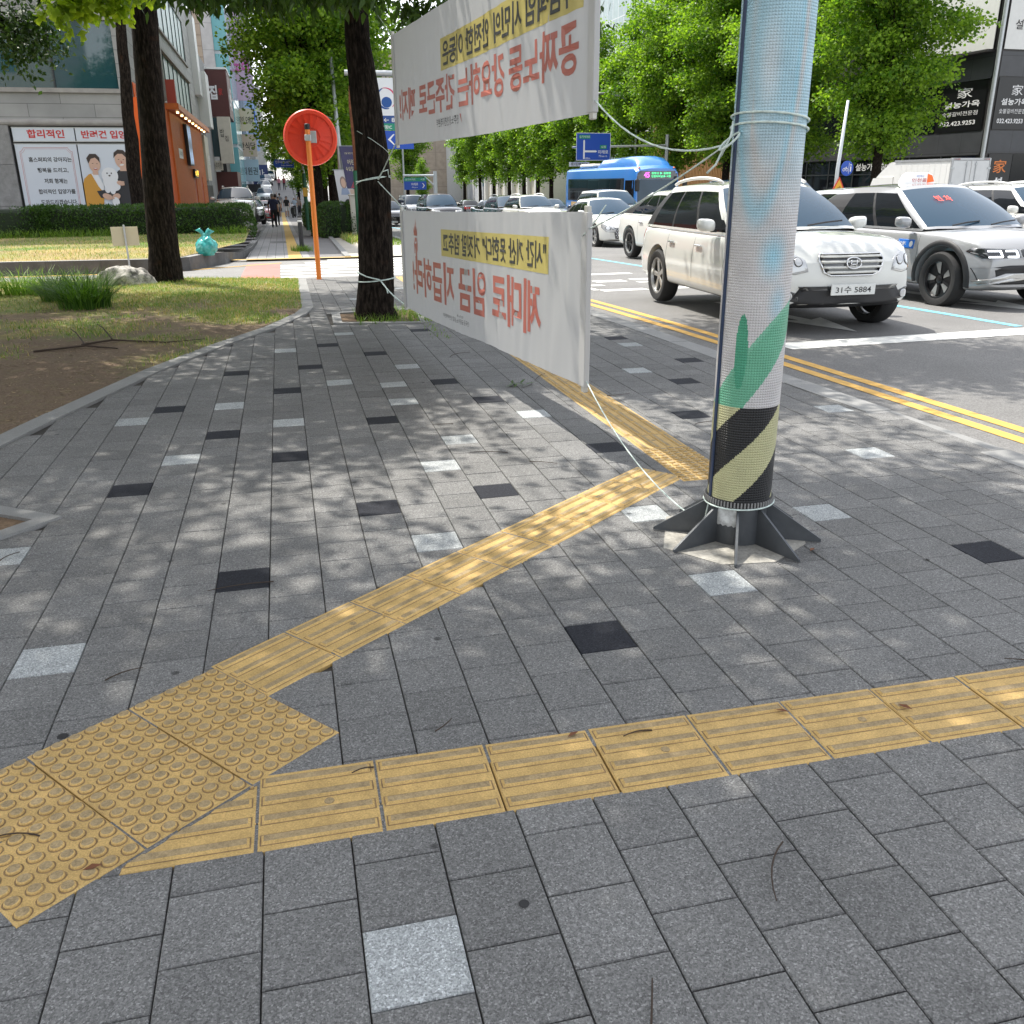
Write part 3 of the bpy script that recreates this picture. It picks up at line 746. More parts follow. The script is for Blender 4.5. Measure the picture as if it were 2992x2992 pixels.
def crown_mesh(blobs, nclump, per, lw, ll, seed, spread=.28, droop=.25, shape='quad', shell=.55, up=.5, holes=None):
    """leaf clumps through a set of ellipsoids; blobs = [(centre, (rx, ry, rz))]"""
    rr = random.Random(seed); mb = MB()
    wt = [a[1][0]*a[1][1]*a[1][2] for a in blobs]; tot = sum(wt)
    for k in range(nclump):
        q = rr.random()*tot; i = 0
        while i < len(wt)-1 and q > wt[i]: q -= wt[i]; i += 1
        c, rad = blobs[i]
        d = Vector((rr.gauss(0, 1), rr.gauss(0, 1), rr.gauss(0, 1))).normalized()
        f = (shell + (1-shell)*rr.random()) if rr.random() < .8 else rr.random()**.5
        f *= 1+.22*noise.noise(Vector((d.x*2+c[0], d.y*2+c[1], d.z*2+seed)))
        cc = Vector((c[0]+d.x*rad[0]*f, c[1]+d.y*rad[1]*f, c[2]+d.z*rad[2]*f))
        if holes is not None and noise.noise(Vector((cc.x*.46+seed, cc.y*.46, cc.z*.2))) > holes: continue
        ax = (d+Vector((0, 0, -droop))+Vector((rr.gauss(0, .5), rr.gauss(0, .5), rr.gauss(0, .4)))).normalized()
        h = max(0, min(1, .5+.28*rr.gauss(0, 1)))
        for j in range(per):
            p = cc+ax*rr.uniform(-1, 1)*spread+Vector((rr.gauss(0, 1), rr.gauss(0, 1), rr.gauss(0, .7)))*spread*.42
            dr = (ax*.6+Vector((rr.gauss(0, 1), rr.gauss(0, 1), rr.gauss(0, .7)-droop))).normalized()
            nn = Vector((rr.gauss(0, 1), rr.gauss(0, 1), abs(rr.gauss(0, 1))+up)).normalized()
            sd = dr.cross(nn)
            if sd.length < .05: continue
            sd.normalize(); k_ = rr.uniform(.75, 1.25); a, b = sd*lw*.5*k_, dr*ll*k_
            hue = max(0, min(1, h+rr.gauss(0, .16)))
            if shape == 'quad': mb.add([p, p+b*.45+a, p+b, p+b*.45-a], [(0, 1, 2, 3)], 0, (hue, 0, 0))
            elif shape == 'lance':
                z = Vector((0, 0, -ll*.12*k_))
                mb.add([p, p+b*.3+a, p+b*.62+a*.75+z*.4, p+b+z, p+b*.62-a*.75+z*.4, p+b*.3-a], [(0, 1, 2, 3), (0, 3, 4, 5)], 0, (hue, 0, 0))
            elif shape == 'lobed':
                mb.add([p, p+b*.35+a*1.0, p+b*.5+a*.35, p+b*.95+a*.55, p+b*.8, p+b*1.0-a*.0, p+b*.95-a*.55, p+b*.5-a*.35, p+b*.35-a*1.0], [(0, 1, 2, 8), (2, 3, 4, 7), (4, 3, 5), (4, 5, 6), (2, 4, 6, 7), (0, 2, 7, 8)], 0, (hue, 0, 0))
    return mb
def tree(name, label, loc, tr, blobs, lm, crown, group=None, r0=None, lmb=True, bark=None, seed=1, base=None):
    t = thing(name, label, 'tree', loc, 0, group)
    mb = MB(); trunk_mesh(mb, tr[0], tr[1], tr[2] if len(tr) > 2 else 18, .07, seed)
    if lmb: limbs(mb, base or tr[0][-1], blobs, r0 or tr[1][-1], seed)
    build('trunk', mb, bark or M_bark2, t, smooth=True)
    o = bpy.data.objects.new('crown', crown.data if isinstance(crown, bpy.types.Object) else crown); COL.objects.link(o); o.parent = t
    return t
def mesh_of(mb, name, m):
    me = bpy.data.meshes.new(name); me.from_pydata(mb.v, [], mb.f); me.materials.append(m)
    at = me.color_attributes.new("col", 'FLOAT_COLOR', 'CORNER'); buf = []
    for f, c in zip(mb.f, mb.c): buf.extend([c[0], c[1], c[2], 1.0]*len(f))
    at.data.foreach_set("color", buf); me.update(); return me

# street tree at the banner: trunk leans a little to the right and back
BLa = [((-.4, -.6, 6.2), (2.6, 2.4, 1.7)), ((1.9, .4, 6.6), (2.4, 2.2, 1.6)), ((-2.0, 1.0, 6.8), (2.0, 2.2, 1.5)), ((.4, 1.4, 8.2), (2.4, 2.4, 1.8)), ((.2, -2.3, 5.6), (1.6, 1.3, 1.1)), ((-1.9, -2.1, 6.0), (1.8, 1.7, 1.2)), ((3.4, -.9, 6.3), (1.6, 1.5, 1.2))]
LOW = [((-1.75, -1.2, 3.26), (.3, .5, .10)), ((-1.45, -1.2, 3.22), (.4, .5, .13)), ((-1.0, -1.0, 3.30), (.5, .5, .13)), ((-.5, -.9, 3.33), (.45, .5, .11)), ((.0, -1.0, 3.27), (.3, .4, .10)), ((.42, -.9, 3.06), (.22, .3, .18)), ((.75, -1.0, 3.05), (.3, .3, .14)), ((2.0, -1.2, 3.13), (.3, .3, .12)), ((1.3, -1.0, 3.2), (.4, .3, .12))]
cz = mesh_of(crown_mesh(BLa, 4800, 16, .055, .125, 3, .28, .5, 'lance', .25, holes=.19), 'crown', L_zel)
cl_ = crown_mesh(LOW, 330, 14, .04, .105, 8, .17, .9, 'lance', .1)
mbt = MB()
for c, rad in LOW:
    mbt.tube([(0, 0, 3.9), (c[0]*.5, c[1]*.5, 4.1), (c[0], c[1], c[2]+.1)], [.05, .03, .008], 6)
nt_ = tree('street_tree', 'street tree with dark rough trunk in the grassy pit beside the banners', (1.0, 10.85, -.02),
     ([(0, 0, -.05), (-.02, 0, .12), (.02, 0, .5), (.04, 0, 1.0), (.06, 0, 1.6), (.03, 0, 2.2), (-.03, 0, 2.9), (-.02, .05, 3.8), (.05, .1, 4.8)], [.27, .225, .205, .19, .185, .17, .135, .115, .10], 26), BLa, L_zel, cz, bark=M_bark2, seed=2, r0=.13)
build('low_branches', mbt, M_bark2, nt_, smooth=True)
o = bpy.data.objects.new('low_foliage', mesh_of(cl_, 'low_foliage', L_zel)); COL.objects.link(o); o.parent = nt_
# further street trees whose crowns shade the pavement; the pit on the left belongs to one
tree('street_tree', 'street tree in the square pit at the left edge of the pavement', (-1.95, 4.3, -.02),
     ([(0, 0, -.05), (0, 0, .15), (0, 0, 1), (.02, 0, 2.4), (.05, .05, 4.6)], [.24, .19, .17, .15, .1], 18), BLa, L_zel, cz, seed=5, r0=.12).rotation_euler = (0, 0, .7)
# lawn tree
BLb = [((-.3, 0, 8.2), (2.1, 1.9, 1.5)), ((-1.4, -.4, 7.6), (1.5, 1.5, 1.1)), ((1.0, .8, 8.6), (1.6, 1.6, 1.2))]
cb = crown_mesh(BLb, 700, 10, .10, .14, 14, .3, .4, 'lobed', .3)
cb2 = crown_mesh([((-.5, -1.4, 3.95), (.22, .3, .10)), ((-.72, -1.6, 3.80), (.16, .25, .12)), ((-.2, -1.3, 3.97), (.2, .3, .09)), ((.1, -1.4, 4.0), (.2, .2, .08))], 34, 9, .15, .17, 15, .16, .7, 'lobed', .1)
lt = tree('lawn_tree', 'dark straight tree trunk standing on the lawn beside the white rock', (-1.95, 16.35, -.1),
     ([(0, 0, -.08), (0, 0, .1), (.02, 0, .6), (.06, 0, 1.5), (.12, 0, 2.6), (.20, 0, 4.1), (.24, 0, 6.0), (.1, .1, 7.6)], [.33, .275, .24, .225, .21, .19, .16, .11], 24), BLb, L_maple, mesh_of(cb, 'crown', L_maple), seed=4, r0=.12)
o = bpy.data.objects.new('low_foliage', mesh_of(cb2, 'low_foliage', L_maple)); COL.objects.link(o); o.parent = lt
mb = MB()
for c in ((-.55, -1.4, 4.0), (-.95, -1.6, 3.88), (-.2, -1.3, 4.0)): mb.tube([(.22, 0, 4.9), (c[0]*.5, c[1]*.6, 4.9), c], [.04, .025, .008], 6)
build('low_branches', mb, M_bark2, lt, smooth=True)
tree('lawn_tree', 'unseen broad tree added off to the left to shade the lawn', (-6.6, 13.2, -.08),  # out of view, added so its crown shades the lawn
     ([(0, 0, -.1), (0, 0, .1), (0, 0, 1.5), (.1, 0, 3.5), (.2, 0, 5.2)], [.34, .28, .24, .2, .14], 16), BLa, L_zel, cz, seed=6, r0=.13)
tree('lawn_tree', 'unseen leafy tree added to shade the bare soil, nearer than the other lawn trees', (-5.4, 9.5, -.08),  # another tree out of view, added for shade on soil and paving
     ([(0, 0, -.1), (0, 0, .1), (0, 0, 1.5), (.1, 0, 3.5), (.2, 0, 5.2)], [.3, .25, .2, .17, .13], 16), BLa, L_zel, cz, seed=16, r0=.13).rotation_euler = (0, 0, 3.6)
# thin tree behind the hedge
tree('thin_tree', 'thin knobbly tree trunk behind the hedge in front of the poster wall', (-4.2, 31.0, -.1),
     ([(0, 0, -.1), (0, 0, 1.0), (0, 0, 2.1), (.06, 0, 2.9), (.06, 0, 3.6), (.14, 0, 4.6), (.18, 0, 5.6), (.26, 0, 6.6), (.3, 0, 8)], [.25, .21, .20, .20, .17, .16, .15, .13, .1], 16), [((0, 0, 9.3), (2.2, 2.0, 1.7))], L_maple,
     mesh_of(crown_mesh([((0, 0, 9.3), (2.2, 2.0, 1.7))], 260, 12, .16, .2, 19, .35, .4, 'lobed', .3), 'crown', L_maple), seed=9, r0=.09)
# dark conifer-like branch at the top left
BLc = [((2.2, 0, 3.62), (.62, .6, .52))]*4+[((1.2, 0, 4.7), (1.2, 1.1, .7)), ((0, 0, 6.0), (1.7, 1.6, 1.4))]
tree('broad_tree', 'dark leafy tree reaching in from the left before the glass window', (-5.6, 15.5, -.1),
     ([(0, 0, 0), (0, 0, 1.5), (.1, 0, 3.4), (.1, 0, 5.4)], [.2, .17, .15, .1], 14), BLc, L_dark, mesh_of(crown_mesh(BLc, 800, 16, .05, .085, 21, .22, .6, 'quad', .3), 'crown', L_dark), seed=12, r0=.08, base=(.1, 0, 4.4))

# ginkgos
def gink_blobs(h0, h1, rmax, seed, n=13):
    rr = random.Random(seed); bl = []
    for i in range(n):
        f = i/(n-1); z = h0+(h1-h0)*f; r = rmax*(.55+.9*f)*(1 if f < .45 else 1) if f < .4 else rmax*(.95-.62*((f-.4)/.6)**1.8)
        a = i*2.4+rr.random(); o = r*.38
        bl.append(((o*cos(a), o*sin(a), z), (r*.75, r*.75, (h1-h0)/n*1.15)))
    return bl
G1b = gink_blobs(3.9, 14.0, 3.3, 1); G2b = gink_blobs(3.7, 15.0, 3.0, 2, 14); G3b = gink_blobs(3.6, 17, 4.3, 3, 20)
G1 = mesh_of(crown_mesh(G1b, 1300, 12, .2, .22, 31, .42, .3, 'quad', .45), 'crown', L_gink)
G2 = mesh_of(crown_mesh(G2b, 1250, 12, .2, .22, 32, .42, .3, 'quad', .45), 'crown', L_gink)
G3 = mesh_of(crown_mesh(G3b, 4400, 14, .14, .16, 33, .4, .3, 'quad', .45), 'crown', L_gink)
TR = ([(0, 0, -.2), (0, 0, 1.2), (.03, 0, 3.2), (0, .05, 6.5), (0, 0, 10.5)], [.3, .24, .21, .16, .06], 12)
proto = {}
def ginkgo(k, loc, rot, label, sc=1.0, group='ginkgo trees along the far side of the road'):
    bl, me, s = {1: (G1b, G1, 41), 2: (G2b, G2, 42), 3: (G3b, G3, 43)}[k]
    if k not in proto:
        t = tree('ginkgo_tree', label, loc, TR, bl, L_gink, me, group, .15, True, seed=s, base=(0, 0, 4.2)); proto[k] = t
    else: t = dup(proto[k], loc, rot, label, group)
    t.rotation_euler = (0, 0, rot); t.scale = (sc, sc, sc)
    if group is None and "group" in t: del t["group"]
    return t
# big ginkgo behind the mirror
t = ginkgo(3, (1.55, 39.5, gz(39.5)), .5, 'large ginkgo tree filling the view behind the round orange mirror', .9, None)
ginkgo(3, (2.6, 47, gz(47)), 2.2, 'ginkgo tree behind the large one over the left street hedge', .95, None)
ginkgo(3, (2.9, 62, gz(62)), 4.0, 'bushy ginkgo beside the far end of the left street pavement', .8, None)
ginkgo(1, (1.9, 96, -1.1), 1.0, 'bright low tree at the crest of the left street', .62, None)
ginkgo(2, (-.2, 150, 1.6), 2.0, 'small tree over the hilltop of the left street', .6, None)
# the far side row, nearest first
def rtree(s, k, rot, label, sc=1.0, t=32.1): return ginkgo(k, rw(s, t, .13), rot, label, sc)
ROW = [(42.3, 3, 1.0, 'full bright ginkgo at right in front of the dark restaurant building', 1.06),
       (50.5, 3, 2.5, 'ginkgo half hidden behind the wrapped pole', 1.0), (58, 3, .3, 'tall ginkgo just left of the wrapped pole', 1.1),
       (65.5, 3, 3.0, 'spreading ginkgo between the blue road sign and the wrapped pole', 1.05), (73, 1, 4.0, 'ginkgo behind the roof of the blue bus', 1.1), 
       (81, 2, 1.3, 'dark ginkgo just left of the blue direction sign', 1.0), (88, 1, 5.0, 'ginkgo trunk fourth along the row behind the bus', 1.05), (94.4, 2, 2.0, 'ginkgo of the far row above the white car with roof rails', 1.0),
       (99, 1, .5, 'dense dark ginkgo in the middle of the far row', 1.0), (104, 2, 3.3, 'ginkgo of the far row above the dark sedan', 1.0), (110, 1, 1.8, 'pale green ginkgo between the sedan and the black car', .95),
       (117, 2, 4.4, 'narrow ginkgo above the black car', .95), (124, 1, 2.9, 'yellowish ginkgo toward the far left of the row', .95), (133, 2, .9, 'last small ginkgo of the far row by the sign gantry', .95)]
for s, k, ro, lb, sc in ROW: rtree(s, k, ro, lb, sc)
for x, y, k, sc, lb in ((15.6, 118, 1, .95, 'round tree behind the small blue sign gantry'), (11.6, 112, 2, .5, 'low light green tree beside the trunk of the street tree'), (13.3, 150, 1, .7, 'far tree before the tan stone tower'), (14, 95, 2, .35, 'small shrub like tree at the foot of the tan tower')):
    ginkgo(k, (x, y, -1.6), R.random()*6, lb, sc, None)

# --- hedges: dark core with a skin of small leaves
def hedge(name, label, x0, x1, y0, y1, zb, zt, n, seed, lsz=.045, wav=.05):
    rr = random.Random(seed); t = thing(name, label, 'hedge', ((x0+x1)/2, (y0+y1)/2, zb)); X, Y, Z = (x1-x0)/2, (y1-y0)/2, zt-zb
    def S(u, v):                                                  # u round the plan outline, v from foot to crest
        a = 2*pi*u; c, s_ = cos(a), sin(a); e = 2/7 
        px = X*math.copysign(abs(c)**(2/9), c); py = Y*math.copysign(abs(s_)**(2/3.2), s_)
        k = (.90+.10*sin(pi*min(1, v*1.4)))*(1 if v < .72 else cos((v-.72)/.28*pi/2)**.45)
        if v >= 1: k = 0
        ex = max(0, X-Y) ; px2 = math.copysign(min(abs(px), ex), px)+(px-math.copysign(min(abs(px), ex), px))*k; py2 = py*k
        if abs(px) <= ex: px2 = px
        z = Z*(v/.72*.86 if v < .72 else .86+.14*sin((v-.72)/.28*pi/2))
        nz = wav*noise.noise(Vector((px2*1.3+seed, py2*1.7, z*2)))
        return Vector((px2*(1+nz*.3), py2*(1+nz), z*(1+nz*.35)))
    NT = 4000; acc = [0.0]; pv = S(0, .4)
    for i in range(1, NT+1): q = S(i/NT, .4); acc.append(acc[-1]+(q-pv).length); pv = q
    import bisect
    def ru(f): 
        k = bisect.bisect_left(acc, f*acc[-1]); k = max(1, min(NT, k)); d = acc[k]-acc[k-1]; return (k-1+((f*acc[-1]-acc[k-1])/d if d > 0 else 0))/NT
    mb = MB(); mb.grid(lambda u, v: S(ru(u), v)*.96, 220, 14)
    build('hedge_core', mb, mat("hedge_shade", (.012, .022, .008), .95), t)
    lf = MB()
    for i in range(n):
        u = ru(rr.random()); v = rr.random()**.8
        a = S(u, v); b = S(u+.0008, v)-a; c = S(u, min(1, v+.02))-a
        nr = b.cross(c)
        if nr.length < 1e-9: nr = Vector((0, 0, 1))
        nr.normalize(); p = a+nr*rr.uniform(-.03, .035)
        d = (nr*.5+Vector((rr.gauss(0, .6), rr.gauss(0, .6), rr.gauss(.35, .6)))).normalized(); sd = d.cross(Vector((rr.gauss(0, 1), rr.gauss(0, 1), rr.gauss(0, 1)))).normalized()
        k = rr.uniform(.7, 1.4)*lsz
        lf.add([p, p+d*k*.7+sd*k*.3, p+d*k*1.5, p+d*k*.7-sd*k*.3], [(0, 1, 2, 3)], 0, (max(0, min(1, rr.gauss(.4, .22)+.25*noise.noise(a*1.2))), 0, 0))
    o = bpy.data.objects.new('foliage', mesh_of(lf, 'foliage', L_hedge)); COL.objects.link(o); o.parent = t
    return t
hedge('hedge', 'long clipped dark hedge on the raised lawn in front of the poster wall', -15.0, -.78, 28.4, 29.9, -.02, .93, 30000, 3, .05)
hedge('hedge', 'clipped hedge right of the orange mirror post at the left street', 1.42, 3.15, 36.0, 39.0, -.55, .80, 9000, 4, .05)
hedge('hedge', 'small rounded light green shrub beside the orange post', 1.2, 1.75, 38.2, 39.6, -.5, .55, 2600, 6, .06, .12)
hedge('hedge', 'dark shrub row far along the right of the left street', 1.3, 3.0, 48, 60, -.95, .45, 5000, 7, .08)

# --- grass
def blade(mb, p, h, w, lean, az, hue, seg=3, mi=0):
    d = Vector((cos(az), sin(az), 0)); s = Vector((-sin(az), cos(az), 0))*w*.5; p = Vector(p); vs = []
    for i in range(seg+1):
        f = i/seg; q = p+d*lean*h*f*f+Vector((0, 0, h*(f-.35*lean*f*f))); k = (1-f)**.7
        vs += [q-s*k, q+s*k] if i < seg else [q]
    fs = [[2*i, 2*i+1, 2*i+3, 2*i+2] for i in range(seg-1)]+[[2*seg-2, 2*seg-1, 2*seg]]
    mb.add(vs, fs, mi, (hue, 0, 0))
rr = random.Random(77)
mb = MB(); md = MB()
def near_pt():
    y = 5+rr.random()*12.0; x = edge_x(y)-.14-abs(rr.gauss(0, 1))*1.9; return x, y
cnt = 0
while cnt < 34000:
    x, y = near_pt(); c = gcover(x, y)
    if x < -7 or rr.random() > c*1.2-.18: continue
    cnt += 1; z = lawn_z(x, y)-.004; tgt = mb if rr.random() < .62+.3*noise.noise(Vector((x*1.8, y*1.8, 11))) else md
    blade(tgt, (x, y, z), rr.uniform(.025, .075), rr.uniform(.004, .009), rr.uniform(.2, 1.2), rr.random()*6.28, max(0, min(1, rr.gauss(.5, .25))), 2)
for k in range(12000):
    x = -1-abs(rr.gauss(0, 1))*4.5; y = 20.6+rr.random()*8
    if x > -2.1 and y < 20.6+(x+2.2)*3.4: continue
    z = gz(20.5)+.235+max(0, min(1, (y-21)/8))*.12; tgt = mb if rr.random() < (.4 if y < 23.5 else .7) else md
    blade(tgt, (x, y, z), rr.uniform(.03, .09), rr.uniform(.007, .013), rr.uniform(.2, 1), rr.random()*6.28, max(0, min(1, rr.gauss(.5, .25))), 2)
for k in range(1500):                                               # weeds along the hedge foot
    x = -9.5+rr.random()*5.5 if k < 1200 else -1-rr.random(); y = 28.25-abs(rr.gauss(0, .12)); z = gz(20.5)+.32
    blade(mb, (x, y, z), rr.uniform(.12, .38), rr.uniform(.012, .022), rr.uniform(.3, 1.2), rr.random()*6.28, rr.random(), 3)
for k in range(900):                                                # tree pit at the banner
    x = 1.0+rr.uniform(-.25, .62); y = 10.3+rr.random()*1.2
    if hypot(x-1.0, y-10.85) < .2: continue
    blade(mb, (x, y, gz(y)-.01), rr.uniform(.05, .17), rr.uniform(.005, .009), rr.uniform(.2, 1.1), rr.random()*6.28, rr.random(), 3)
for k in range(420): 
    x = .5+rr.gauss(0, .11); y = 27.0+rr.gauss(0, .2); blade(mb, (x, y, gz(y)), rr.uniform(.08, .25), .02, rr.uniform(.2, 1), rr.random()*6.28, rr.random(), 2)
for k in range(1400):
    x = 2.3+rr.gauss(0, .5); y = 33.5+rr.gauss(0, 1.3)
    if x < 2.1: x = 2.1+rr.random()*.9
    blade(mb if rr.random() < .7 else md, (x, y, gz(y)), rr.uniform(.1, .35) if x < 3 else .12, .02, rr.uniform(.2, 1), rr.random()*6.28, rr.random(), 2)
for k in range(500):
    x = 3.2+rr.random()*.7; y = 29+rr.random()*5; blade(mb, (x, y, gz(y)), rr.uniform(.05, .15), .02, rr.uniform(.2, 1), rr.random()*6.28, rr.random(), 2)
for k in range(90): blade(mb, (1.5+rr.gauss(0, .05), 9.9+rr.uniform(-.9, .4), 0), rr.uniform(.02, .05), .006, rr.uniform(.3, 1), rr.random()*6.28, rr.random(), 2)
o = bpy.data.objects.new('grass', mesh_of(mb, 'grass', L_grass)); COL.objects.link(o); o["kind"] = "stuff"
ml = MB()
for k in range(5200):
    x, y = near_pt()
    if y > 13.5 or x < -7: continue
    z = lawn_z(x, y)+.004; a = rr.random()*6.28; l = rr.uniform(.008, .03); d = Vector((cos(a), sin(a), rr.uniform(-.1, .25)))*l; s = Vector((-sin(a), cos(a), rr.uniform(-.2, .2)))*l*rr.uniform(.12, .4); p = Vector((x, y, z))
    ml.add([p-d, p+s, p+d, p-s], [(0, 1, 2, 3)], 0, (rr.random(), 0, 0))
o = bpy.data.objects.new('leaf_litter', mesh_of(ml, 'leaf_litter', leafmat('litter', (.07, .042, .022), (.36, .26, .15), .05))); COL.objects.link(o); o["kind"] = "stuff"
o = bpy.data.objects.new('dry_grass', mesh_of(md, 'dry_grass', L_dry)); COL.objects.link(o); o["kind"] = "stuff"
L_lily = leafmat('lily_turf_pale', (.10, .20, .03), (.28, .42, .08), .4)
def clump(label, x, y, n, h, r, group=None, seed=1):
    q = random.Random(seed); m_ = MB()
    for k in range(n):
        a = q.random()*6.28; d = r*q.random()**.6
        blade(m_, (d*cos(a), d*sin(a), -.02), h*q.uniform(.6, 1.1), q.uniform(.010, .018), q.uniform(.3, 1.5), a+q.gauss(0, .7), max(0, min(1, q.gauss(.35, .25))), 4)
    o = bpy.data.objects.new('grass_clump', mesh_of(m_, 'grass_clump', leafmat('lily_turf', (.03, .085, .014), (.13, .25, .04), .3) if h > .5 else L_lily)); COL.objects.link(o); o.location = (x, y, lawn_z(x, y)); setp(o, label, 'plant', group); return o
clump('large dark green lily turf clump on the lawn nearest the kerb', -2.5, 12.5, 520, .62, .30, None, 1)
clump('lily turf clump just behind and left of the large dark one', -2.95, 13.4, 330, .52, .24, None, 2)
clump('pale lily turf clump between the large clump and the white rock', -2.95, 14.6, 260, .45, .22, None, 8)
for i, (x, y) in enumerate(((-3.35, 14.5), (-3.75, 14.6), (-4.2, 14.4), (-4.6, 14.7), (-5.0, 14.5), (-5.5, 14.8))):
    clump('bright green lily turf clump in the row at the left edge of the lawn', x, y, 210, .5, .26, 'lily turf row at the left of the lawn', 10+i)
# ================================================================ STREET FURNITURE
# --- wrapped lamp post
PX, PY, PR = 1.822, 3.346, .134
pole = thing('wrapped_post', 'thick steel post wrapped in a printed dimpled sheet, striped black and yellow at its foot', 'post', (PX, PY, 0))
M_post = mat("dark_grey_steel", (.09, .098, .108), .5, metal=.25, var=.2, vscale=10, bump=.15, bscale=40)
g = MB(); g.lathe([(PR-.012, .0), (PR-.012, .25), (PR-.012, 3.2), (PR-.03, 7.5)], 40); build('post', g, M_post, pole, smooth=True, angle=40)
vang = atan2(-PY, -PX)                                           # direction of the viewer side of the post
g = MB()
for k in range(8):
    a = vang+.03+k*pi/4; M = Matrix.Rotation(a, 4, 'Z')
    o_ = PR-.02; L_ = .245
    prof = [(o_, 0.004), (o_+L_, .004), (o_+L_, .016), (o_+.035, .155), (o_, .175)]
    vs = [(p[0], -.005, p[1]) for p in prof]+[(p[0], .005, p[1]) for p in prof]; n = 5
    gm = MB(); gm.add([tuple(M @ Vector(p)) for p in vs], [[0, 1, 2, 3, 4], [9, 8, 7, 6, 5]]+[[(i+1) % n, i, n+i, n+(i+1) % n] for i in range(n)])
    build('gusset', gm, M_post, pole)
# printed sheet: colours follow the printed picture
def sheet_col(a, z):
    u = a/1.0
    x = sin(a)*1.0                                              # -1 .. 1 across the visible side (0 = towards viewer)
    arc = a*PR
    if z < .605:
        q = (z-.18-arc*1.06)/.40; f = q-math.floor(q)
        return (.015, .016, .018) if (f < .12 or f > .62) else (.56, .55, .31)
    hill = .74+.10*sin(a*1.1+.5)+.09*(a+.2); low = .60+max(0, (a+.15)*.19)
    tree_ = abs(a+.28) < .19*max(0, 1-((z-.83)/.15)**2)**.5
    if tree_: return (.07, .36, .22)
    if low < z < hill+.055: return (.15, .46, .30) if z < hill+.03 else (.20, .52, .36)
    base = Vector((.64, .625, .63)); sky_ = Vector((.32, .62, .76)); w_ = Vector((.70, .75, .78))
    def sm(v): v = max(0, min(1, v)); return v*v*(3-2*v)
    c = base
    c = c.lerp(sky_, sm((z-1.25)/.55)*.75)
    b = sm(1-hypot((a-.42)/.55, (z-1.20)/.12)*.9); c = c.lerp(sky_, b*.9)
    b = sm(1-hypot((a-.7)/.4, (z-1.02)/.10)*.9); c = c.lerp(sky_, b*.6)
    d = hypot((a-.1)/.75, (z-1.98)/.52); ring = exp(-((d-1.0)/.13)**2); c = c.lerp(Vector((.60, .57, .55)), ring*.75 if a > -.5 else ring*.3)
    d2 = hypot((a+.15)/.75, (z-2.05)/.60); ring = exp(-((d2-1.15)/.10)**2); c = c.lerp(sky_, ring*.7)
    b = sm(1-hypot((a+.1)/.45, (z-1.86)/.25)); c = c.lerp(w_, b*.7)
    return tuple(c)
g = MB(); nA, z0, z1 = 220, .175, 3.1; nZ = 420
ring0 = None
for j in range(nZ+1):
    z = z0+(z1-z0)*j/nZ
    for i in range(nA): 
        a = 2*pi*i/nA; g.v.append((PR*cos(a+vang), PR*sin(a+vang), z))
for j in range(nZ):
    for i in range(nA):
        a = 2*pi*(i+.5)/nA; a = a-2*pi if a > pi else a
        k = (i+1) % nA; g.f.append([j*nA+i, j*nA+k, (j+1)*nA+k, (j+1)*nA+i]); g.m.append(0)
        z = z0+(z1-z0)*(j+.5)/nZ; g.c.append(sheet_col(a, z))
m = bpy.data.materials.new("dimpled_print"); m.use_nodes = True; t = m.node_tree; L = t.links; b = t.nodes["Principled BSDF"]; b.inputs["Roughness"].default_value = .42
a_ = t.nodes.new("ShaderNodeVertexColor"); a_.layer_name = "col"
tc = t.nodes.new("ShaderNodeTexCoord"); sp = t.nodes.new("ShaderNodeSeparateXYZ"); L.new(tc.outputs["Object"], sp.inputs[0])
at = t.nodes.new("ShaderNodeMath"); at.operation = 'ARCTAN2'; L.new(sp.outputs[1], at.inputs[0]); L.new(sp.outputs[0], at.inputs[1])
def mth(op, a, b_=None):
    n = t.nodes.new("ShaderNodeMath"); n.operation = op
    for i, v in enumerate((a, b_)):
        if v is None: continue
        if isinstance(v, (int, float)): n.inputs[i].default_value = v
        else: L.new(v, n.inputs[i])
    return n.outputs[0]
sa = mth('ABSOLUTE', mth('SINE', mth('MULTIPLY', at.outputs[0], 39.0))); sz = mth('ABSOLUTE', mth('SINE', mth('MULTIPLY', sp.outputs[2], pi/.0105)))
hh = mth('POWER', mth('MULTIPLY', sa, sz), .8)
bp = t.nodes.new("ShaderNodeBump"); bp.inputs["Strength"].default_value = 1; bp.inputs["Distance"].default_value = .0034; L.new(hh, bp.inputs["Height"]); L.new(bp.outputs[0], b.inputs["Normal"])
n = t.nodes.new("ShaderNodeTexNoise"); n.inputs["Scale"].default_value = 9; n.inputs["Detail"].default_value = 6; L.new(tc.outputs["Object"], n.inputs["Vector"])
mr = t.nodes.new("ShaderNodeMapRange"); mr.inputs[1].default_value = .3; mr.inputs[2].default_value = .7; mr.inputs[3].default_value = .88; mr.inputs[4].default_value = 1.08; L.new(n.outputs[0], mr.inputs[0])
gap_ = mth('MULTIPLY_ADD', hh, .5); 
mm = t.nodes.new("ShaderNodeMix"); mm.data_type = 'RGBA'; mm.blend_type = 'MULTIPLY'; mm.inputs[0].default_value = 1; L.new(a_.outputs[0], mm.inputs[6]); L.new(mr.outputs[0], mm.inputs[7]); L.new(mm.outputs[2], b.inputs["Base Color"])
build('printed_sheet', g, m, pole, smooth=True)
sa_ = vang-1.06                                                  # navy edge strip on the left
g = MB(); pts = []
for z in (.19, 1.0, 2.0, 3.1): pts.append(z)
vs = []; 
for z in pts:
    for da, rr_ in ((-.075, PR+.001), (-.06, PR+.006), (.06, PR+.006), (.075, PR+.001)): vs.append((rr_*cos(sa_+da), rr_*sin(sa_+da), z))
g.add(vs, [[k*4+i, k*4+i+1, (k+1)*4+i+1, (k+1)*4+i] for k in range(3) for i in range(3)])
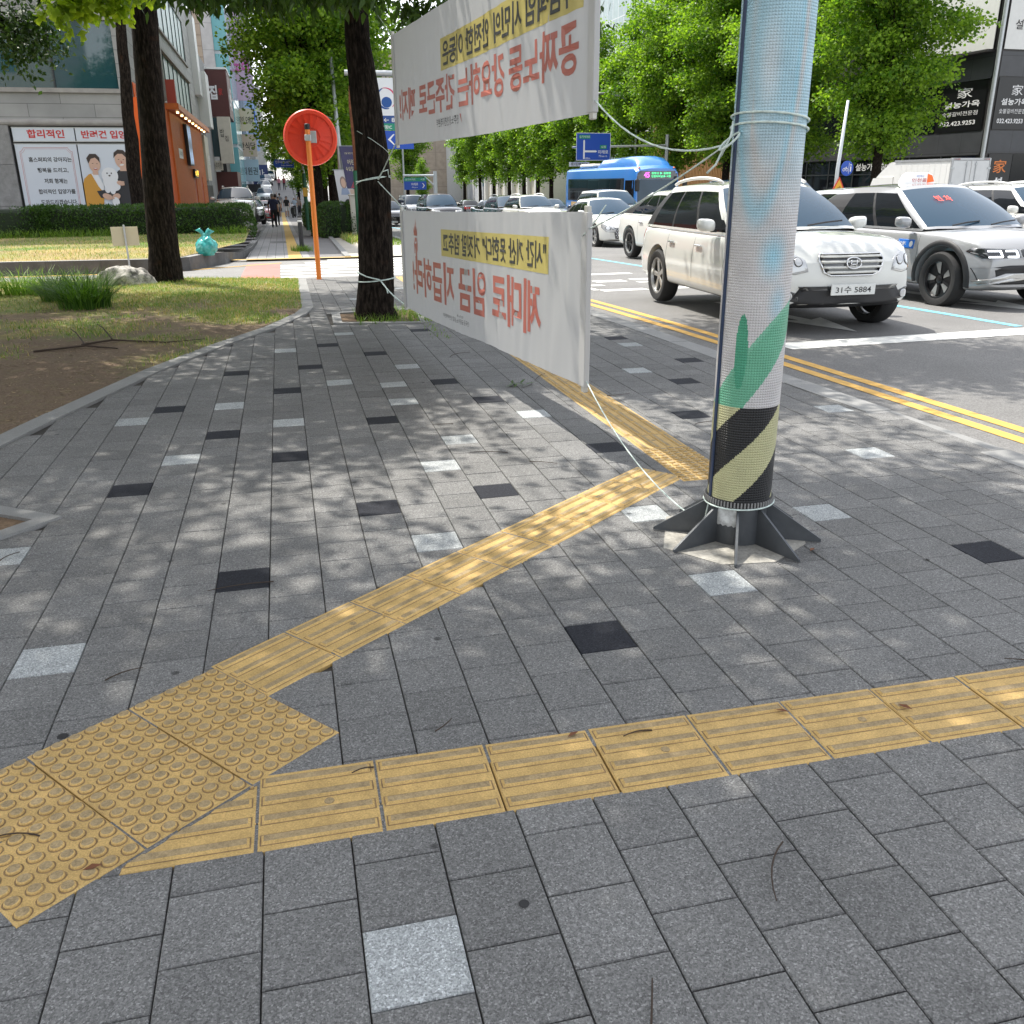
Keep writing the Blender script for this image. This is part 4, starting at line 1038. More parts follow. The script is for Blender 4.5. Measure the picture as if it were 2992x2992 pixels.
build('seam_strip', g, mat("navy_tape", (.015, .035, .09), .45), pole)
g = MB()                                                       # ribbed strap at the foot of the sheet
g.lathe([(PR-.004, .178), (PR+.009, .178), (PR+.009, .205), (PR-.004, .205)], 60)
for k in range(64):
    a = 2*pi*k/64; M = Matrix.Rotation(a, 4, 'Z'); g.box(PR+.006, PR+.014, -.0033, .0033, .180, .203, 1, M)
build('strap', g, [M_black, mat("strap_rib", (.25, .25, .25), .5)], pole)
g = MB()
vs = []
for a, z in ((-.62, .05), (-.1, .045), (.22, .05), (.22, .165), (-.1, .172), (-.62, .168)):
    a = vang+.05-.25+a; vs.append(((PR-.009)*cos(a), (PR-.009)*sin(a), z))
nA = 12; g = MB(); vs = []
for i in range(nA+1):
    a = vang-.80+i*.78/nA
    for z in (.088, .168): vs.append(((PR-.0105)*cos(a), (PR-.0105)*sin(a), z+.004*sin(i*2.1)))
g.add(vs, [[2*i, 2*i+2, 2*i+3, 2*i+1] for i in range(nA)])
build('peeling_sticker', g, mat("dirty_sticker", (.62, .64, .64), .7, var=.5, vscale=28), pole)
g = MB()
P = [(PX-.36, PY-.05), (PX-.2, PY-.28), (PX+.02, PY-.31), (PX+.25, PY-.16), (PX+.34, PY+.05), (PX+.2, PY+.3), (PX-.2, PY+.3)]
g.prism(P, -.03, .0035)
structure(build("concrete_footing", g, mat("footing", (.36, .345, .31), .9, var=.3, vscale=8, speck=.3, sscale=60, bump=.4, bscale=50)))

# --- two banners between tree and post
BA = Vector((1.05, 10.75, 0)); BB = Vector((1.70, 3.45, 0)); BD = (BB-BA).normalized(); BN = Vector((-BD.y, BD.x, 0))
if BN.dot(-BA) < 0: BN = -BN                                       # towards the viewer
M_cloth = bpy.data.materials.new("banner_cloth"); M_cloth.use_nodes = True; t = M_cloth.node_tree; L = t.links; b = t.nodes["Principled BSDF"]; b.inputs["Base Color"].default_value = (.52, .525, .525, 1); b.inputs["Roughness"].default_value = .36
tr_ = t.nodes.new("ShaderNodeBsdfTranslucent"); tr_.inputs[0].default_value = (.5, .5, .5, 1); ms = t.nodes.new("ShaderNodeMixShader"); ms.inputs[0].default_value = .4
L.new(b.outputs[0], ms.inputs[1]); L.new(tr_.outputs[0], ms.inputs[2]); L.new(ms.outputs[0], t.nodes["Material Output"].inputs[0])
def ink(name, col):
    m = bpy.data.materials.new(name); m.use_nodes = True; b = m.node_tree.nodes["Principled BSDF"]; b.inputs["Base Color"].default_value = (*col, 1); b.inputs["Roughness"].default_value = .42; MATS[name] = m; return m
I_red = ink("print_red", (.45, .135, .105)); I_yel = ink("print_yellow", (.52, .44, .14)); I_blk = ink("print_black", (.045, .047, .05))
def banner(name, label, u0, u1, zl, zr, h, sag, seed, deco):
    t = thing(name, label, 'banner', tuple(BA+BD*u0))
    O = BA+BD*u0
    def zb(u): f = (u-u0)/(u1-u0); return zl+(zr-zl)*f
    def off(u, v):
        f = (u-u0)/(u1-u0)
        w = .020*sin(f*5.2+seed)*sin(pi*f) + .016*noise.noise(Vector((u*1.6, v*1.1, seed)))*sin(pi*min(1, f*1.02))
        w += (.0028*sin(u*17+v*1.2+seed) + .0022*sin(u*31-v*1.7+2*noise.noise(Vector((u*2, v*2, 1)))))*(1-abs(2*f-1)**1.5)*(.35+.65*max(0, 1-v/h))
        w += .011*noise.noise(Vector((u*9, v*2.2, seed+4)))*(.3+.7*f)
        return w
    def fn(u, v, d=0.0):
        f = (u-u0)/(u1-u0); s = sag*4*f*(1-f)
        p = BA+BD*u; zz = zb(u)+v - s*(1-v/h*.5)
        p = p+BN*(off(u, v)+d)
        return (p.x-O.x, p.y-O.y, zz)
    g = MB(); g.grid(lambda a, b_: fn(u0+(u1-u0)*a, h*b_), 150, 34); build('cloth', g, M_cloth, t, smooth=True)
    for u in (u0, u1):
        g = MB(); p = BA+BD*u-O
        M = Matrix.Translation(p) @ Matrix.Rotation(atan2(BD.y, BD.x), 4, 'Z')
        zz = zb(u); g.box(-.022, .022, -.013, .013, zz-.03, zz+h+.03, 0, M, .004); g.box(-.05 if u == u1 else -.03, .03 if u == u1 else .05, -.0165, .0165, zz+.002, zz+h-.002, 1, M, .004)
        build('end_bar', g, [mat("aluminium_bar", (.55, .54, .5), .4, metal=.3), mat("banner_hem", (.5, .5, .5), .45)], t)
    deco(t, fn, u0, u1, h)
    return t
def fit(fn, shear=0.0, d=.0025): return lambda u, v: fn(u, v+shear*u, d)
def deco_low(t, fn, u0, u1, h):
    F = lambda u, z: fn(u, z-.29-.0237*(u-1.35)+.0237*(u-1.35), .0022)   # z given level with the lower edge
    g = MB(); g.grid(lambda a, b_: fn(2.93+2.5*a, .585+.215*b_, .0018), 40, 6); build('yellow_band', g, I_yel, t, smooth=True)
    G_ = lambda u, v: fn(u, v, .0036)
    g = MB(); put_text(g, '"시간 계산 못한다" 거짓말 멈추고', G_, 2.98, 5.38, .61, .775, 0, .022, True); build('lettering', g, I_blk, t)
    g = MB(); put_text(g, '제대로 임금 지급하라!', lambda u, v: fn(u, v, .0028), 1.78, 5.28, .185, .535, 0, .028, True); build('lettering', g, I_red, t)
    g = MB(); put_text(g, '전국공공운수노동조합 인천지역본부', lambda u, v: fn(u, v, .0028), 2.92, 3.66, .075, .115, 0, .0, True); put_text(g, '민주노총', lambda u, v: fn(u, v, .0028), 3.36, 3.52, .125, .145, 0, 0, True); build('lettering', g, I_blk, t)
    g = MB()                                                     # torch mark
    def sh(pts): g.add([fn(u, v, .003) for u, v in pts], [list(range(len(pts)))])
    for a, b_ in ((1.98, .38),):
        sh([(1.955, .30), (1.985, .30), (2.01, .58), (1.955, .58)]); sh([(1.955, .58), (2.01, .58), (2.0, .655), (1.93, .64)])
        sh([(1.90, .56), (1.925, .555), (1.93, .64), (1.90, .70)]); sh([(2.0, .655), (2.035, .57), (2.06, .60), (2.05, .70)])
        sh([(1.90, .72), (2.05, .72), (2.06, .80), (2.02, .76), (1.99, .88), (1.965, .77), (1.93, .83), (1.92, .76), (1.88, .79)]); sh([(1.94, .66), (2.0, .67), (2.03, .70), (1.93, .705)])
    build('torch_emblem', g, I_red, t)
def deco_up(t, fn, u0, u1, h):
    g = MB(); g.grid(lambda a, b_: fn(3.0+2.9*a, .50+.225*b_, .0018), 40, 6); build('yellow_band', g, I_yel, t, smooth=True)
    g = MB(); put_text(g, '폭염책임 시민의 안전한 이동은', lambda u, v: fn(u, v, .0036), 3.06, 5.84, .525, .70, 0, .022, True); build('lettering', g, I_blk, t)
    g = MB(); put_text(g, '공짜노동 강요하는 간주근로 폐지!', lambda u, v: fn(u, v, .0028), 1.52, 5.86, .205, .465, 0, .028, True); build('lettering', g, I_red, t)
    g = MB(); put_text(g, '민주노총 인천지역본부', lambda u, v: fn(u, v, .0028), 2.82, 3.50, .10, .165, 0, .006, True); build('lettering', g, I_blk, t)
    g = MB(); g.add([fn(u, v, .0028) for u, v in ((3.53, .165), (3.56, .165), (3.57, .10))], [(0, 1, 2)]); build('tick_emblem', g, I_red, t)
banner('protest_banner', 'lower white cloth banner with a red torch emblem, its writing mirrored', 1.37, 6.0, .285, .385, .94, .015, 1.0, deco_low)
banner('protest_banner', 'upper white cloth banner with mirrored red writing, tied above the other one', 1.34, 6.04, 1.83, 1.80, .95, .02, 2.6, deco_up)

# --- ropes
def rope(label, paths, r=.006, loc=None):
    g = MB()
    for P in paths:
        Q = []
        for a, b_ in zip(P, P[1:]):
            a, b_ = Vector(a), Vector(b_); n = max(2, int((b_-a).length/.05)); Q += [a.lerp(b_, k/n) for k in range(n)]
        Q.append(Vector(P[-1])); g.tube(Q, [r*(1+.13*sin(i*1.9)) for i in range(len(Q))], 7)
    o = build('rope', g, M_rope, smooth=True); setp(o, label, 'rope', None); return o
def sagl(a, b_, s, n=10):
    a, b_ = Vector(a), Vector(b_); return [tuple(a.lerp(b_, k/n)-Vector((0, 0, s*4*(k/n)*(1-k/n)))) for k in range(n+1)]
def ring(cx, cy, r, z, tilt=.0, a0=0, a1=2*pi, n=28, ph=0):
    return [(cx+r*cos(a0+(a1-a0)*k/n), cy+r*sin(a0+(a1-a0)*k/n), z+tilt*cos(a0+(a1-a0)*k/n+ph)) for k in range(n+1)]
E6 = BA+BD*6.03; E6u = BA+BD*6.06
knot = (PX-.16, PY+.03, 1.60)
rope('pale rope from the upper banner to the post, looped twice round the printed sheet', [sagl((E6u.x, E6u.y, 1.86), knot, .10, 12), ring(PX, PY, PR+.008, 1.690, .018, ph=2.6), ring(PX, PY, PR+.008, 1.655, .018, ph=2.4), 
      [knot, (PX-.19, PY-.0, 1.56), (PX-.17, PY-.03, 1.63), (PX-.15, PY, 1.68)], [knot, (PX-.20, PY+.02, 1.53), (PX-.22, PY+.05, 1.50)], ring(PX-.17, PY-.02, .035, 1.61, .03, n=14)], .0042)
rope('thin rope from the lower banner bar up to the knot on the post', [sagl((E6.x, E6.y, 1.24), knot, .02, 10), [(E6.x, E6.y, 1.24), (E6.x-.03, E6.y+.03, 1.20), (E6.x+.04, E6.y, 1.29), (E6.x+.07, E6.y-.05, 1.36)]], .0036)
rope('pale rope from the foot of the lower banner to the strap of the post', [sagl((E6.x, E6.y, .42), (PX-.13, PY+.05, .05), .10, 12), ring(PX, PY, PR+.014, .176, .004), [(PX-.13, PY+.05, .05), (PX-.14, PY-.0, .17)]], .0034)
TX, TY = 1.04, 10.85
rope('rope knotted round the tree trunk at head height and tied to the upper banner', [ring(TX+.01, TY, .192, 1.53, .03), ring(TX+.01, TY, .192, 1.50, .05, ph=1), sagl((TX+.05, TY-.2, 1.52), tuple(BA+BD*1.34+Vector((0, 0, 1.88))), .0, 6), [(TX+.04, TY-.2, 1.52), (TX+.09, TY-.21, 1.60), (TX+.16, TY-.17, 1.62), (TX+.17, TY-.12, 1.56)], sagl((TX+.04, TY-.2, 1.5), (TX+.30, TY-.4, 1.2), .0, 4), sagl((TX+.30, TY-.4, 1.2), tuple(BA+BD*1.36+Vector((0, 0, 1.18))), .01, 6)], .0055)
rope('white rope knotted round the foot of the tree trunk beside the lower banner', [ring(TX-.02, TY, .213, .43, .02), sagl((TX+.0, TY-.21, .44), tuple(BA+BD*1.37+Vector((0, 0, .30))), .03, 8), [(TX, TY-.215, .44), (TX+.06, TY-.23, .36), (TX+.08, TY-.24, .29)], [(TX, TY-.215, .44), (TX-.15, TY-.2, .48), (TX-.25, TY-.17, .53)]], .007)
rope('thin wire slung across the tree trunk above head height', [[(TX-.15, TY-.12, 2.02), (TX, TY-.19, 1.93), (TX+.12, TY-.17, 1.85), (TX+.19, TY-.05, 1.80)], sagl((TX-.06, TY-.15, 3.4), tuple(BA+BD*1.34+Vector((0, 0, 2.77))), .0, 4)], .003)

# --- round mirror seen from behind
M_or = mat("orange_enamel", (.88, .24, .03), .38, var=.06)
M_dor = mat("orange_red_plastic", (.86, .055, .012), .42, var=.05)
mt = thing('traffic_mirror', 'round orange traffic mirror on a thin orange post, seen from behind', 'mirror', (.565, 16.8, gz(16.8)-.02), radians(-6))
g = MB(); g.tube([(0, 0, 0), (0, 0, 2.5)], .043, 18); build('post', g, M_or, mt, smooth=True, angle=40)
g = MB(); g.lathe([(.046, 2.48), (.047, 2.55), (.04, 2.57), (.0, 2.575)], 18, cap=False); build('post_cap', g, M_black, mt, smooth=True)
dsk = MB(); MD = Matrix.Translation((.035, .12, 2.36)) @ Matrix.Rotation(pi/2+radians(-4), 4, 'X') @ Matrix.Rotation(radians(6), 4, 'Y')
dsk.lathe([(.001, .045), (.15, .04), (.15, .052), (.165, .052), (.165, .035), (.36, .0), (.375, .0), (.375, .03), (.43, .03), (.447, .01), (.452, -.03), (.448, -.06), (.42, -.065), (.0, -.09)], 64, 0, MD)
for k in range(18):
    a = 2*pi*k/18+.1; M = MD @ Matrix.Rotation(a, 4, 'Z'); dsk.add([tuple(M @ Vector(p)) for p in ((.16, -.008, .066), (.37, -.008, .03), (.37, .008, .03), (.16, .008, .066), (.16, -.004, .03), (.37, -.004, -.01), (.37, .004, -.01), (.16, .004, .03))], [(0, 1, 2, 3), (1, 0, 4, 5), (3, 2, 6, 7)])
build('mirror_back', dsk, M_dor, mt, smooth=True, angle=30)
g = MB(); g.box(-.052, .052, -.055, .055, 2.30, 2.40, 0, None, .008); g.box(.02, .14, .03, .05, 2.27, 2.46, 0, None, .004); build('bracket', g, M_steel, mt)

# --- small things on the lawns
g = MB(); rr = random.Random(5)
bm = bmesh.new(); bmesh.ops.create_icosphere(bm, subdivisions=5, radius=1)
for v in bm.verts:
    p = v.co.copy(); k = 1+.22*noise.noise(p*1.3+Vector((3, 1, 2)))+.11*noise.noise(p*3.1)+.05*noise.noise(p*8)+.02*noise.noise(p*20)
    v.co = Vector((p.x*.42*k, p.y*.3*k, max(-.1, p.z*.37*k)))
    v.co.z = min(v.co.z, .37+.10*v.co.x-.25*abs(v.co.x)**1.7)
me = bpy.data.meshes.new("boulder"); bm.to_mesh(me); bm.free(); me.polygons.foreach_set("use_smooth", [True]*len(me.polygons))
m = bpy.data.materials.new("boulder_stone"); m.use_nodes = True; t = m.node_tree; L = t.links; b = t.nodes["Principled BSDF"]; b.inputs["Roughness"].default_value = .9
tc = t.nodes.new("ShaderNodeTexCoord"); n = t.nodes.new("ShaderNodeTexNoise"); n.inputs["Scale"].default_value = 7; n.inputs["Detail"].default_value = 9; n.inputs["Roughness"].default_value = .7; L.new(tc.outputs["Object"], n.inputs["Vector"])
cr = t.nodes.new("ShaderNodeValToRGB"); e = cr.color_ramp.elements; e[0].position = .38; e[0].color = (.09, .085, .08, 1); e[1].position = .56; e[1].color = (.48, .46, .42, 1); L.new(n.outputs[0], cr.inputs[0]); L.new(cr.outputs[0], b.inputs["Base Color"])
bp = t.nodes.new("ShaderNodeBump"); bp.inputs["Strength"].default_value = .8; bp.inputs["Distance"].default_value = .03; L.new(n.outputs[0], bp.inputs["Height"]); L.new(bp.outputs[0], b.inputs["Normal"])
me.materials.append(m); o = bpy.data.objects.new("boulder", me); COL.objects.link(o); o.location = (-2.52, 16.1, -.08); setp(o, 'pale grey rough boulder lying on the lawn left of the dark tree', 'rock')
sg = thing('lawn_sign', 'blank cream board on a thin stake by the planter kerb', 'sign', (-3.05, 20.0, gz(20)-.1), radians(8))
g = MB(); g.tube([(0, 0, 0), (0, 0, 1.02)], .018, 10); build('stake', g, M_steel, sg)
g = MB(); g.box(-.25, .25, .02, .032, .62, .98, 0, None, .003); build('board', g, mat("cream_board", (.62, .55, .38), .6), sg)
# rubbish bag
bg_ = thing('rubbish_bag', 'teal translucent rubbish bag tied at the top, at the planter kerb', 'bag', (-1.64, 21.5, gz(20.5)+.20)); bg_.scale = (1.15, 1.15, 1.05)
bm = bmesh.new(); bmesh.ops.create_icosphere(bm, subdivisions=5, radius=1)
for v in bm.verts:
    p = v.co.copy(); z = p.z; k = 1+.13*noise.noise(p*2.1)+.07*noise.noise(p*5+Vector((0, 0, 4)))+.035*abs(noise.noise(p*11))
    r_ = (1-.42*max(0, z)**1.3); v.co = Vector((p.x*.20*k*r_, p.y*.19*k*r_, (.19+z*.235*k)))
    if v.co.z < 0.004: v.co.z = .004
me = bpy.data.meshes.new("sack"); bm.to_mesh(me); bm.free(); me.polygons.foreach_set("use_smooth", [True]*len(me.polygons))
M_bag = mat("teal_film", (.04, .36, .34), .22, var=.35, vscale=9, coat=.3); me.materials.append(M_bag); o = bpy.data.objects.new("sack", me); COL.objects.link(o); o.parent = bg_
g = MB()
for sx in (-1, 1):
    P = [Vector((sx*.02, 0, .38)), Vector((sx*.05, 0, .45)), Vector((sx*.10, 0, .50)), Vector((sx*.075, .02, .545))]; Wd = [.04, .05, .075, .01]
    vs = []
    for p, w in zip(P, Wd): vs += [p+Vector((-w, .02, .01)), p+Vector((0, -.03, 0)), p+Vector((w, .02, -.02))]
    g.add(vs, [[3*i+k, 3*i+k+1, 3*i+k+4, 3*i+k+3] for i in range(3) for k in range(2)])
g.lathe([(.075, .36), (.045, .395), (.06, .43)], 12, cap=False); build('tied_ears', g, M_bag, bg_, smooth=True)
# bollard
bo = thing('bollard', 'slim black bollard with a white reflective band near its top', 'bollard', (.50, 26.9, gz(26.9)-.02))
g = MB(); g.lathe([(.062, 0), (.06, .9), (.055, .955), (.03, .97)], 18); build('post', g, M_black, bo, smooth=True, angle=40)
g = MB(); g.lathe([(.0615, .80), (.0635, .80), (.0635, .86), (.0615, .86)], 18, cap=False); build('reflective_band', g, M_white, bo)
g = MB(); g.lathe([(.0615, .89), (.0625, .89), (.0625, .91), (.0615, .91)], 18, cap=False); build('reflective_band', g, mat("grey_band", (.5, .5, .5), .4), bo)
# cabinet, rusty green pole, steel lamp pole with two hanging pictures
cb_ = thing('utility_cabinet', 'pale street utility cabinet half hidden by the street tree trunk', 'cabinet', (2.90, 36.3, gz(36.3)))
g = MB(); g.box(-.32, .36, -.25, .25, 0, 1.5, 0, None, .02); g.box(-.35, .39, -.28, .28, 1.5, 1.56, 0, None, .015); build('housing', g, mat("cabinet_paint", (.55, .52, .45), .5, var=.12, vscale=3), cb_)
g = MB(); g.box(-.28, -.0, -.26, -.253, .1, 1.42); g.box(.02, .32, -.26, -.253, .1, 1.42); build('door', g, mat("cabinet_door", (.60, .57, .5), .5, var=.1), cb_)
rp = thing('rusty_pole', 'old pole beside the tree, rust brown above and green painted below', 'pole', (2.88, 35.4, gz(35.4)))
M_rust = mat("rust", (.20, .075, .035), .9, var=.5, vscale=7, bump=.4, bscale=40)
g = MB(); g.tube([(0, 0, 2.35), (-.02, 0, 3.4), (-.08, 0, 4.6), (-.10, 0, 5.2)], [.13, .12, .10, .03], 14); build('rusted_shaft', g, M_rust, rp, smooth=True)
g = MB(); g.tube([(0, 0, 0), (0, 0, 2.36)], .17, 16); build('green_base', g, mat("green_paint", (.012, .10, .045), .5, var=.2, vscale=6), rp, smooth=True)
lp = thing('lamp_pole', 'slim grey steel pole carrying two hanging picture banners left of the tree trunk', 'pole', (2.42, 37.8, gz(37.8)))
g = MB(); g.tube([(0, 0, 0), (0, 0, 3.2), (-.08, 0, 6.4)], [.11, .09, .06], 14); build('shaft', g, M_steel, lp, smooth=True)
g = MB(); g.tube([(-.02, 0, 4.2), (-.6, 0, 4.45), (-1.3, 0, 4.5)], .025, 8); build('arm', g, M_steel, lp)
def hang(label, x0, x1, zt, zb, skew, bgc, deco):
    t = thing('hanging_banner', label, 'banner', (2.42, 37.6, gz(37.6)))
    F = lambda u, v: (x0+(x1-x0)*u+skew*(1-v), -.02*sin(v*3), zb+(zt-zb)*v)
    g = MB(); g.grid(lambda a, b_: F(a, b_), 6, 16); build('cloth', g, bgc, t); 
    Fo = lambda u, v, d=.006: tuple(Vector(F(u, v))+Vector((0, -d, 0)))
    deco(t, Fo); 
    g = MB(); g.tube([(x0-.05, 0, zt+.01), (x1+.05, 0, zt+.01)], .015, 8); build('top_rod', g, M_steel, t)
    return t
def poly_on(g, F, pts, mi=0, d=.006): g.add([F(u, v, d) for u, v in pts], [list(range(len(pts)))], mi)
def deco_purple(t, F):
    g = MB(); put_text(g, '어린이', F, .25, .75, .72, .80); put_text(g, '수요일 소극장', F, .12, .9, .62, .69); put_text(g, '5월 공연 안내 문의', F, .2, .85, .88, .91); build('lettering', g, mat("cream_ink", (.75, .68, .45), .6), t)
    g = MB()
    for k in range(7):
        x = .2+k*.09; poly_on(g, F, [(x, .36), (x+.045, .36), (.52+(k-3)*.02, .5), (.51+(k-3)*.02, .5)], 0)
    poly_on(g, F, [(.12, .25), (.9, .25), (.9, .34), (.12, .34)], 1); poly_on(g, F, [(.2, .17), (.8, .17), (.8, .24), (.2, .24)], 2); poly_on(g, F, [(.3, .05), (.8, .05), (.8, .13), (.3, .13)], 3)
    build('picture', g, [mat("tent_red", (.6, .08, .08), .6), mat("tent_cream", (.6, .45, .35), .6), mat("tent_green", (.15, .3, .15), .6), mat("tent_white", (.7, .7, .7), .6)], t)
def deco_white(t, F):
    g = MB()
    def ell(cx, cy, rx, ry, mi, d=.006): poly_on(g, F, [(cx+rx*cos(a*pi/8), cy+ry*sin(a*pi/8)) for a in range(16)], mi, d)
    ell(.45, .80, .2, .10, 1); ell(.45, .79, .14, .075, 0, .008); poly_on(g, F, [(.2, .60), (.75, .60), (.65, .71), (.3, .71)], 2)
    ell(.55, .42, .24, .11, 3); ell(.58, .40, .16, .075, 0, .008); poly_on(g, F, [(.25, .18), (.85, .18), (.75, .31), (.35, .31)], 4)
    build('picture', g, [mat("skin_print", (.62, .42, .32), .6), mat("hair_print", (.3, .22, .2), .6), mat("dress_print", (.3, .36, .5), .6), mat("hair_dark", (.03, .03, .035), .6), mat("shirt_print", (.5, .5, .55), .6)], t)
    g = MB(); put_text(g, '기획공연', F, .3, .75, .10, .14); put_text(g, '예매 문의', F, .3, .8, .04, .08); build('lettering', g, M_text_black, t)
hang('narrow purple picture banner with a striped tent, hanging on the grey pole', -.02, .78, 3.30, .95, .32, mat("purple_cloth", (.07, .065, .14), .7, var=.2, vscale=3), deco_purple)
hang('narrow white picture banner with two portraits, hanging low on the grey pole', -.28, .34, 2.45, .20, .26, mat("white_cloth", (.6, .6, .62), .7), deco_white)

# --- signs over the road and street
def plate(t, name, o, ux, uy, w, h, m, thick=.03):
    o = Vector(o); ux = Vector(ux); uy = Vector(uy); n = ux.cross(uy); g = MB()
    vs = [o, o+ux*w, o+ux*w+uy*h, o+uy*h]; g.add(vs+[v-n*thick for v in vs], [(0, 1, 2, 3), (7, 6, 5, 4), (1, 0, 4, 5), (2, 1, 5, 6), (3, 2, 6, 7), (0, 3, 7, 4)])
    return build(name, g, m, t)
M_sblue = mat("sign_blue", (.008, .07, .42), .4); M_snavy = mat("sign_navy", (.02, .07, .25), .4); M_sgreen = mat("sign_green", (.01, .25, .15), .4); M_swhite = mat("sign_white", (.72, .75, .78), .4)
UX, UZ = (1, 0, 0), (0, 0, 1)
t = thing('gantry_sign', 'large white and blue road sign with a round red and blue swirl, behind the tree', 'sign', (3.30, 33.0, -.16)); t.scale = (.835, .835, .835)
g = MB(); g.tube([(.0, .3, -.4), (-.12, .3, 7.2)], [.17, .13], 14); g.tube([(1.75, .3, 6.12), (-1.0, .3, 6.12)], .11, 12); build('mast', g, M_steel, t)
plate(t, 'panel', (.1, 0, 4.55), UX, UZ, 1.5, 1.38, M_swhite); plate(t, 'panel', (.1, 0, 4.26), UX, UZ, 1.5, .29, M_snavy); plate(t, 'panel', (.1, 0, 4.01), UX, UZ, 1.5, .25, M_sgreen); plate(t, 'panel', (.1, 0, 3.30), UX, UZ, 1.5, .69, M_sblue)
F = plane_fn((0, 0, 0), UX, UZ, .006)
g = MB(); put_text(g, '← 800m', F, .42, 1.35, 4.31, 4.47, 0, .01); put_text(g, '남동IC', F, .33, .74, 4.05, 4.20, 0, .01); put_text(g, '용', F, .16, .34, 3.50, 3.82)
g.add([F(.78, 3.86), F(.84, 3.86), F(.66, 3.66), F(.84, 3.46), F(.78, 3.46), F(.55, 3.66)], [(0, 1, 2, 5), (5, 2, 3, 4)]); build('lettering', g, M_text_white, t)
g = MB(); cx, cy = .56, 5.18
def arcpoly(r0, r1, a0, a1, mi, n=20, taper=0):
    pts = []
    for k in range(n+1):
        a = a0+(a1-a0)*k/n; pts.append((cx+r0*cos(a), cy+r0*sin(a)))
    for k in range(n, -1, -1):
        a = a0+(a1-a0)*k/n; rr_ = r0+(r1-r0)*(sin(pi*k/n)*.7+.3*(1-k/n if taper else 1)); pts.append((cx+rr_*cos(a), cy+rr_*sin(a)))
    vs = [F(*p) for p in pts]; g.add(vs, [[k, k+1, 2*n-k, 2*n+1-k] for k in range(n)], mi)
arcpoly(.40, .33, -.9, 2.2, 1, taper=1); arcpoly(.40, .30, 1.9, 5.0, 0)
pts = [(cx+.02+.21*cos(a*2*pi/24), cy-.14+.20*sin(a*2*pi/24)) for a in range(24)]; g.add([F(*p, ) for p in pts], [list(range(24))], 0)
build('swirl_emblem', g, [mat("emblem_blue", (.01, .08, .3), .5), mat("emblem_red", (.6, .06, .15), .5)], t)
# direction sign with a side road
t = thing('direction_sign', 'blue T junction direction sign above the roof of the blue bus', 'sign', rw(62, 24.3), DE)
g = MB(); g.tube([(5.5, .4, 0), (5.5, .4, 5.6)], [.16, .12], 12); g.tube([(5.5, .4, 4.9), (-1.6, .4, 4.75)], .07, 10); build('mast', g, M_steel, t)
plate(t, 'panel', (-1.45, 0, 3.9), UX, UZ, 2.5, 1.75, M_sblue); F = plane_fn((-1.45, 0, 3.9), UX, UZ, .012)
g = MB()
for a, b_ in (((.10, .10), (.12, 1.65)), ((2.38, .10), (2.40, 1.65))): pass
g.add([F(.5, .1), F(.62, .1), F(.62, 1.25), F(.56, 1.32), F(.5, 1.25)], [(0, 1, 2, 3, 4)]); g.add([F(.62, .52), F(1.42, .52), F(1.52, .58), F(1.42, .64), F(.62, .64)], [(0, 1, 2, 3, 4)])
put_text(g, '미래로', F, 1.6, 2.34, .42, .66, 0, .01); put_text(g, 'Mirae-ro', F, 1.66, 2.26, .22, .35); put_text(g, '100m', F, .66, 1.0, .08, .20)
for a, b_, c, d in ((0, 2.5, 0, .03), (0, 2.5, 1.72, 1.75), (0, .03, 0, 1.75), (2.47, 2.5, 0, 1.75)): g.add([F(a, c), F(b_, c), F(b_, d), F(a, d)], [(0, 1, 2, 3)])
build('lettering', g, M_text_white, t)
g = MB(); g.add([F(.18, 1.38), F(1.0, 1.38), F(1.0, 1.62), F(.18, 1.62)], [(0, 1, 2, 3)]); build('green_panel', g, M_sgreen, t)
g = MB(); g.add([F(1.72, .74), F(2.22, .74), F(2.22, .98), F(1.72, .98)], [(0, 1, 2, 3)]); build('green_panel', g, M_sgreen, t)
F2 = plane_fn((-1.45, 0, 3.9), UX, UZ, .02); g = MB(); put_text(g, '승기사거리', F2, .22, .96, 1.42, 1.58); put_text(g, '시청', F2, 1.8, 2.14, .78, .94); build('lettering', g, M_text_white, t)
plate(t, 'shop_strip', (-1.4, 1.5, 3.55), UX, UZ, 1.5, .28, M_swhite)
g = MB(); put_text(g, '롯데백화점', plane_fn((-1.4, 1.5, 3.55), UX, UZ, .02), .1, 1.4, .04, .24); build('lettering', g, M_text_black, t)
t = thing('direction_sign', 'small blue and green sign on a pale gantry above the black car', 'sign', rw(84, 17.6), DE)
g = MB(); g.tube([(0, 0, 0), (0, 0, 3.9)], [.2, .17], 14); g.tube([(0, 0, 3.55), (-2.9, 0, 3.55)], .09, 10); g.tube([(0, 0, 2.6), (-1.0, 0, 3.5)], .06, 8); build('mast', g, mat("pale_steel", (.6, .64, .66), .45, metal=.2), t)
plate(t, 'panel', (-2.85, -.15, 2.35), UX, UZ, 2.0, .70, M_sblue); plate(t, 'panel', (-2.85, -.15, 3.05), UX, UZ, 2.0, .32, M_sgreen); F = plane_fn((-2.85, -.15, 2.35), UX, UZ, .012)
g = MB(); put_text(g, '미래로', F, .65, 1.25, .35, .58, 0, .01); put_text(g, 'Mirae-ro', F, .7, 1.2, .15, .26); put_text(g, '승기사거리', F, .12, 1.0, .78, .95); put_text(g, '시청', F, 1.5, 1.85, .78, .95); g.add([F(1.62, .55), F(1.7, .55), F(1.85, .35), F(1.7, .15), F(1.62, .15), F(1.76, .35)], [(0, 1, 2, 5), (5, 2, 3, 4)]); build('lettering', g, M_text_white, t)
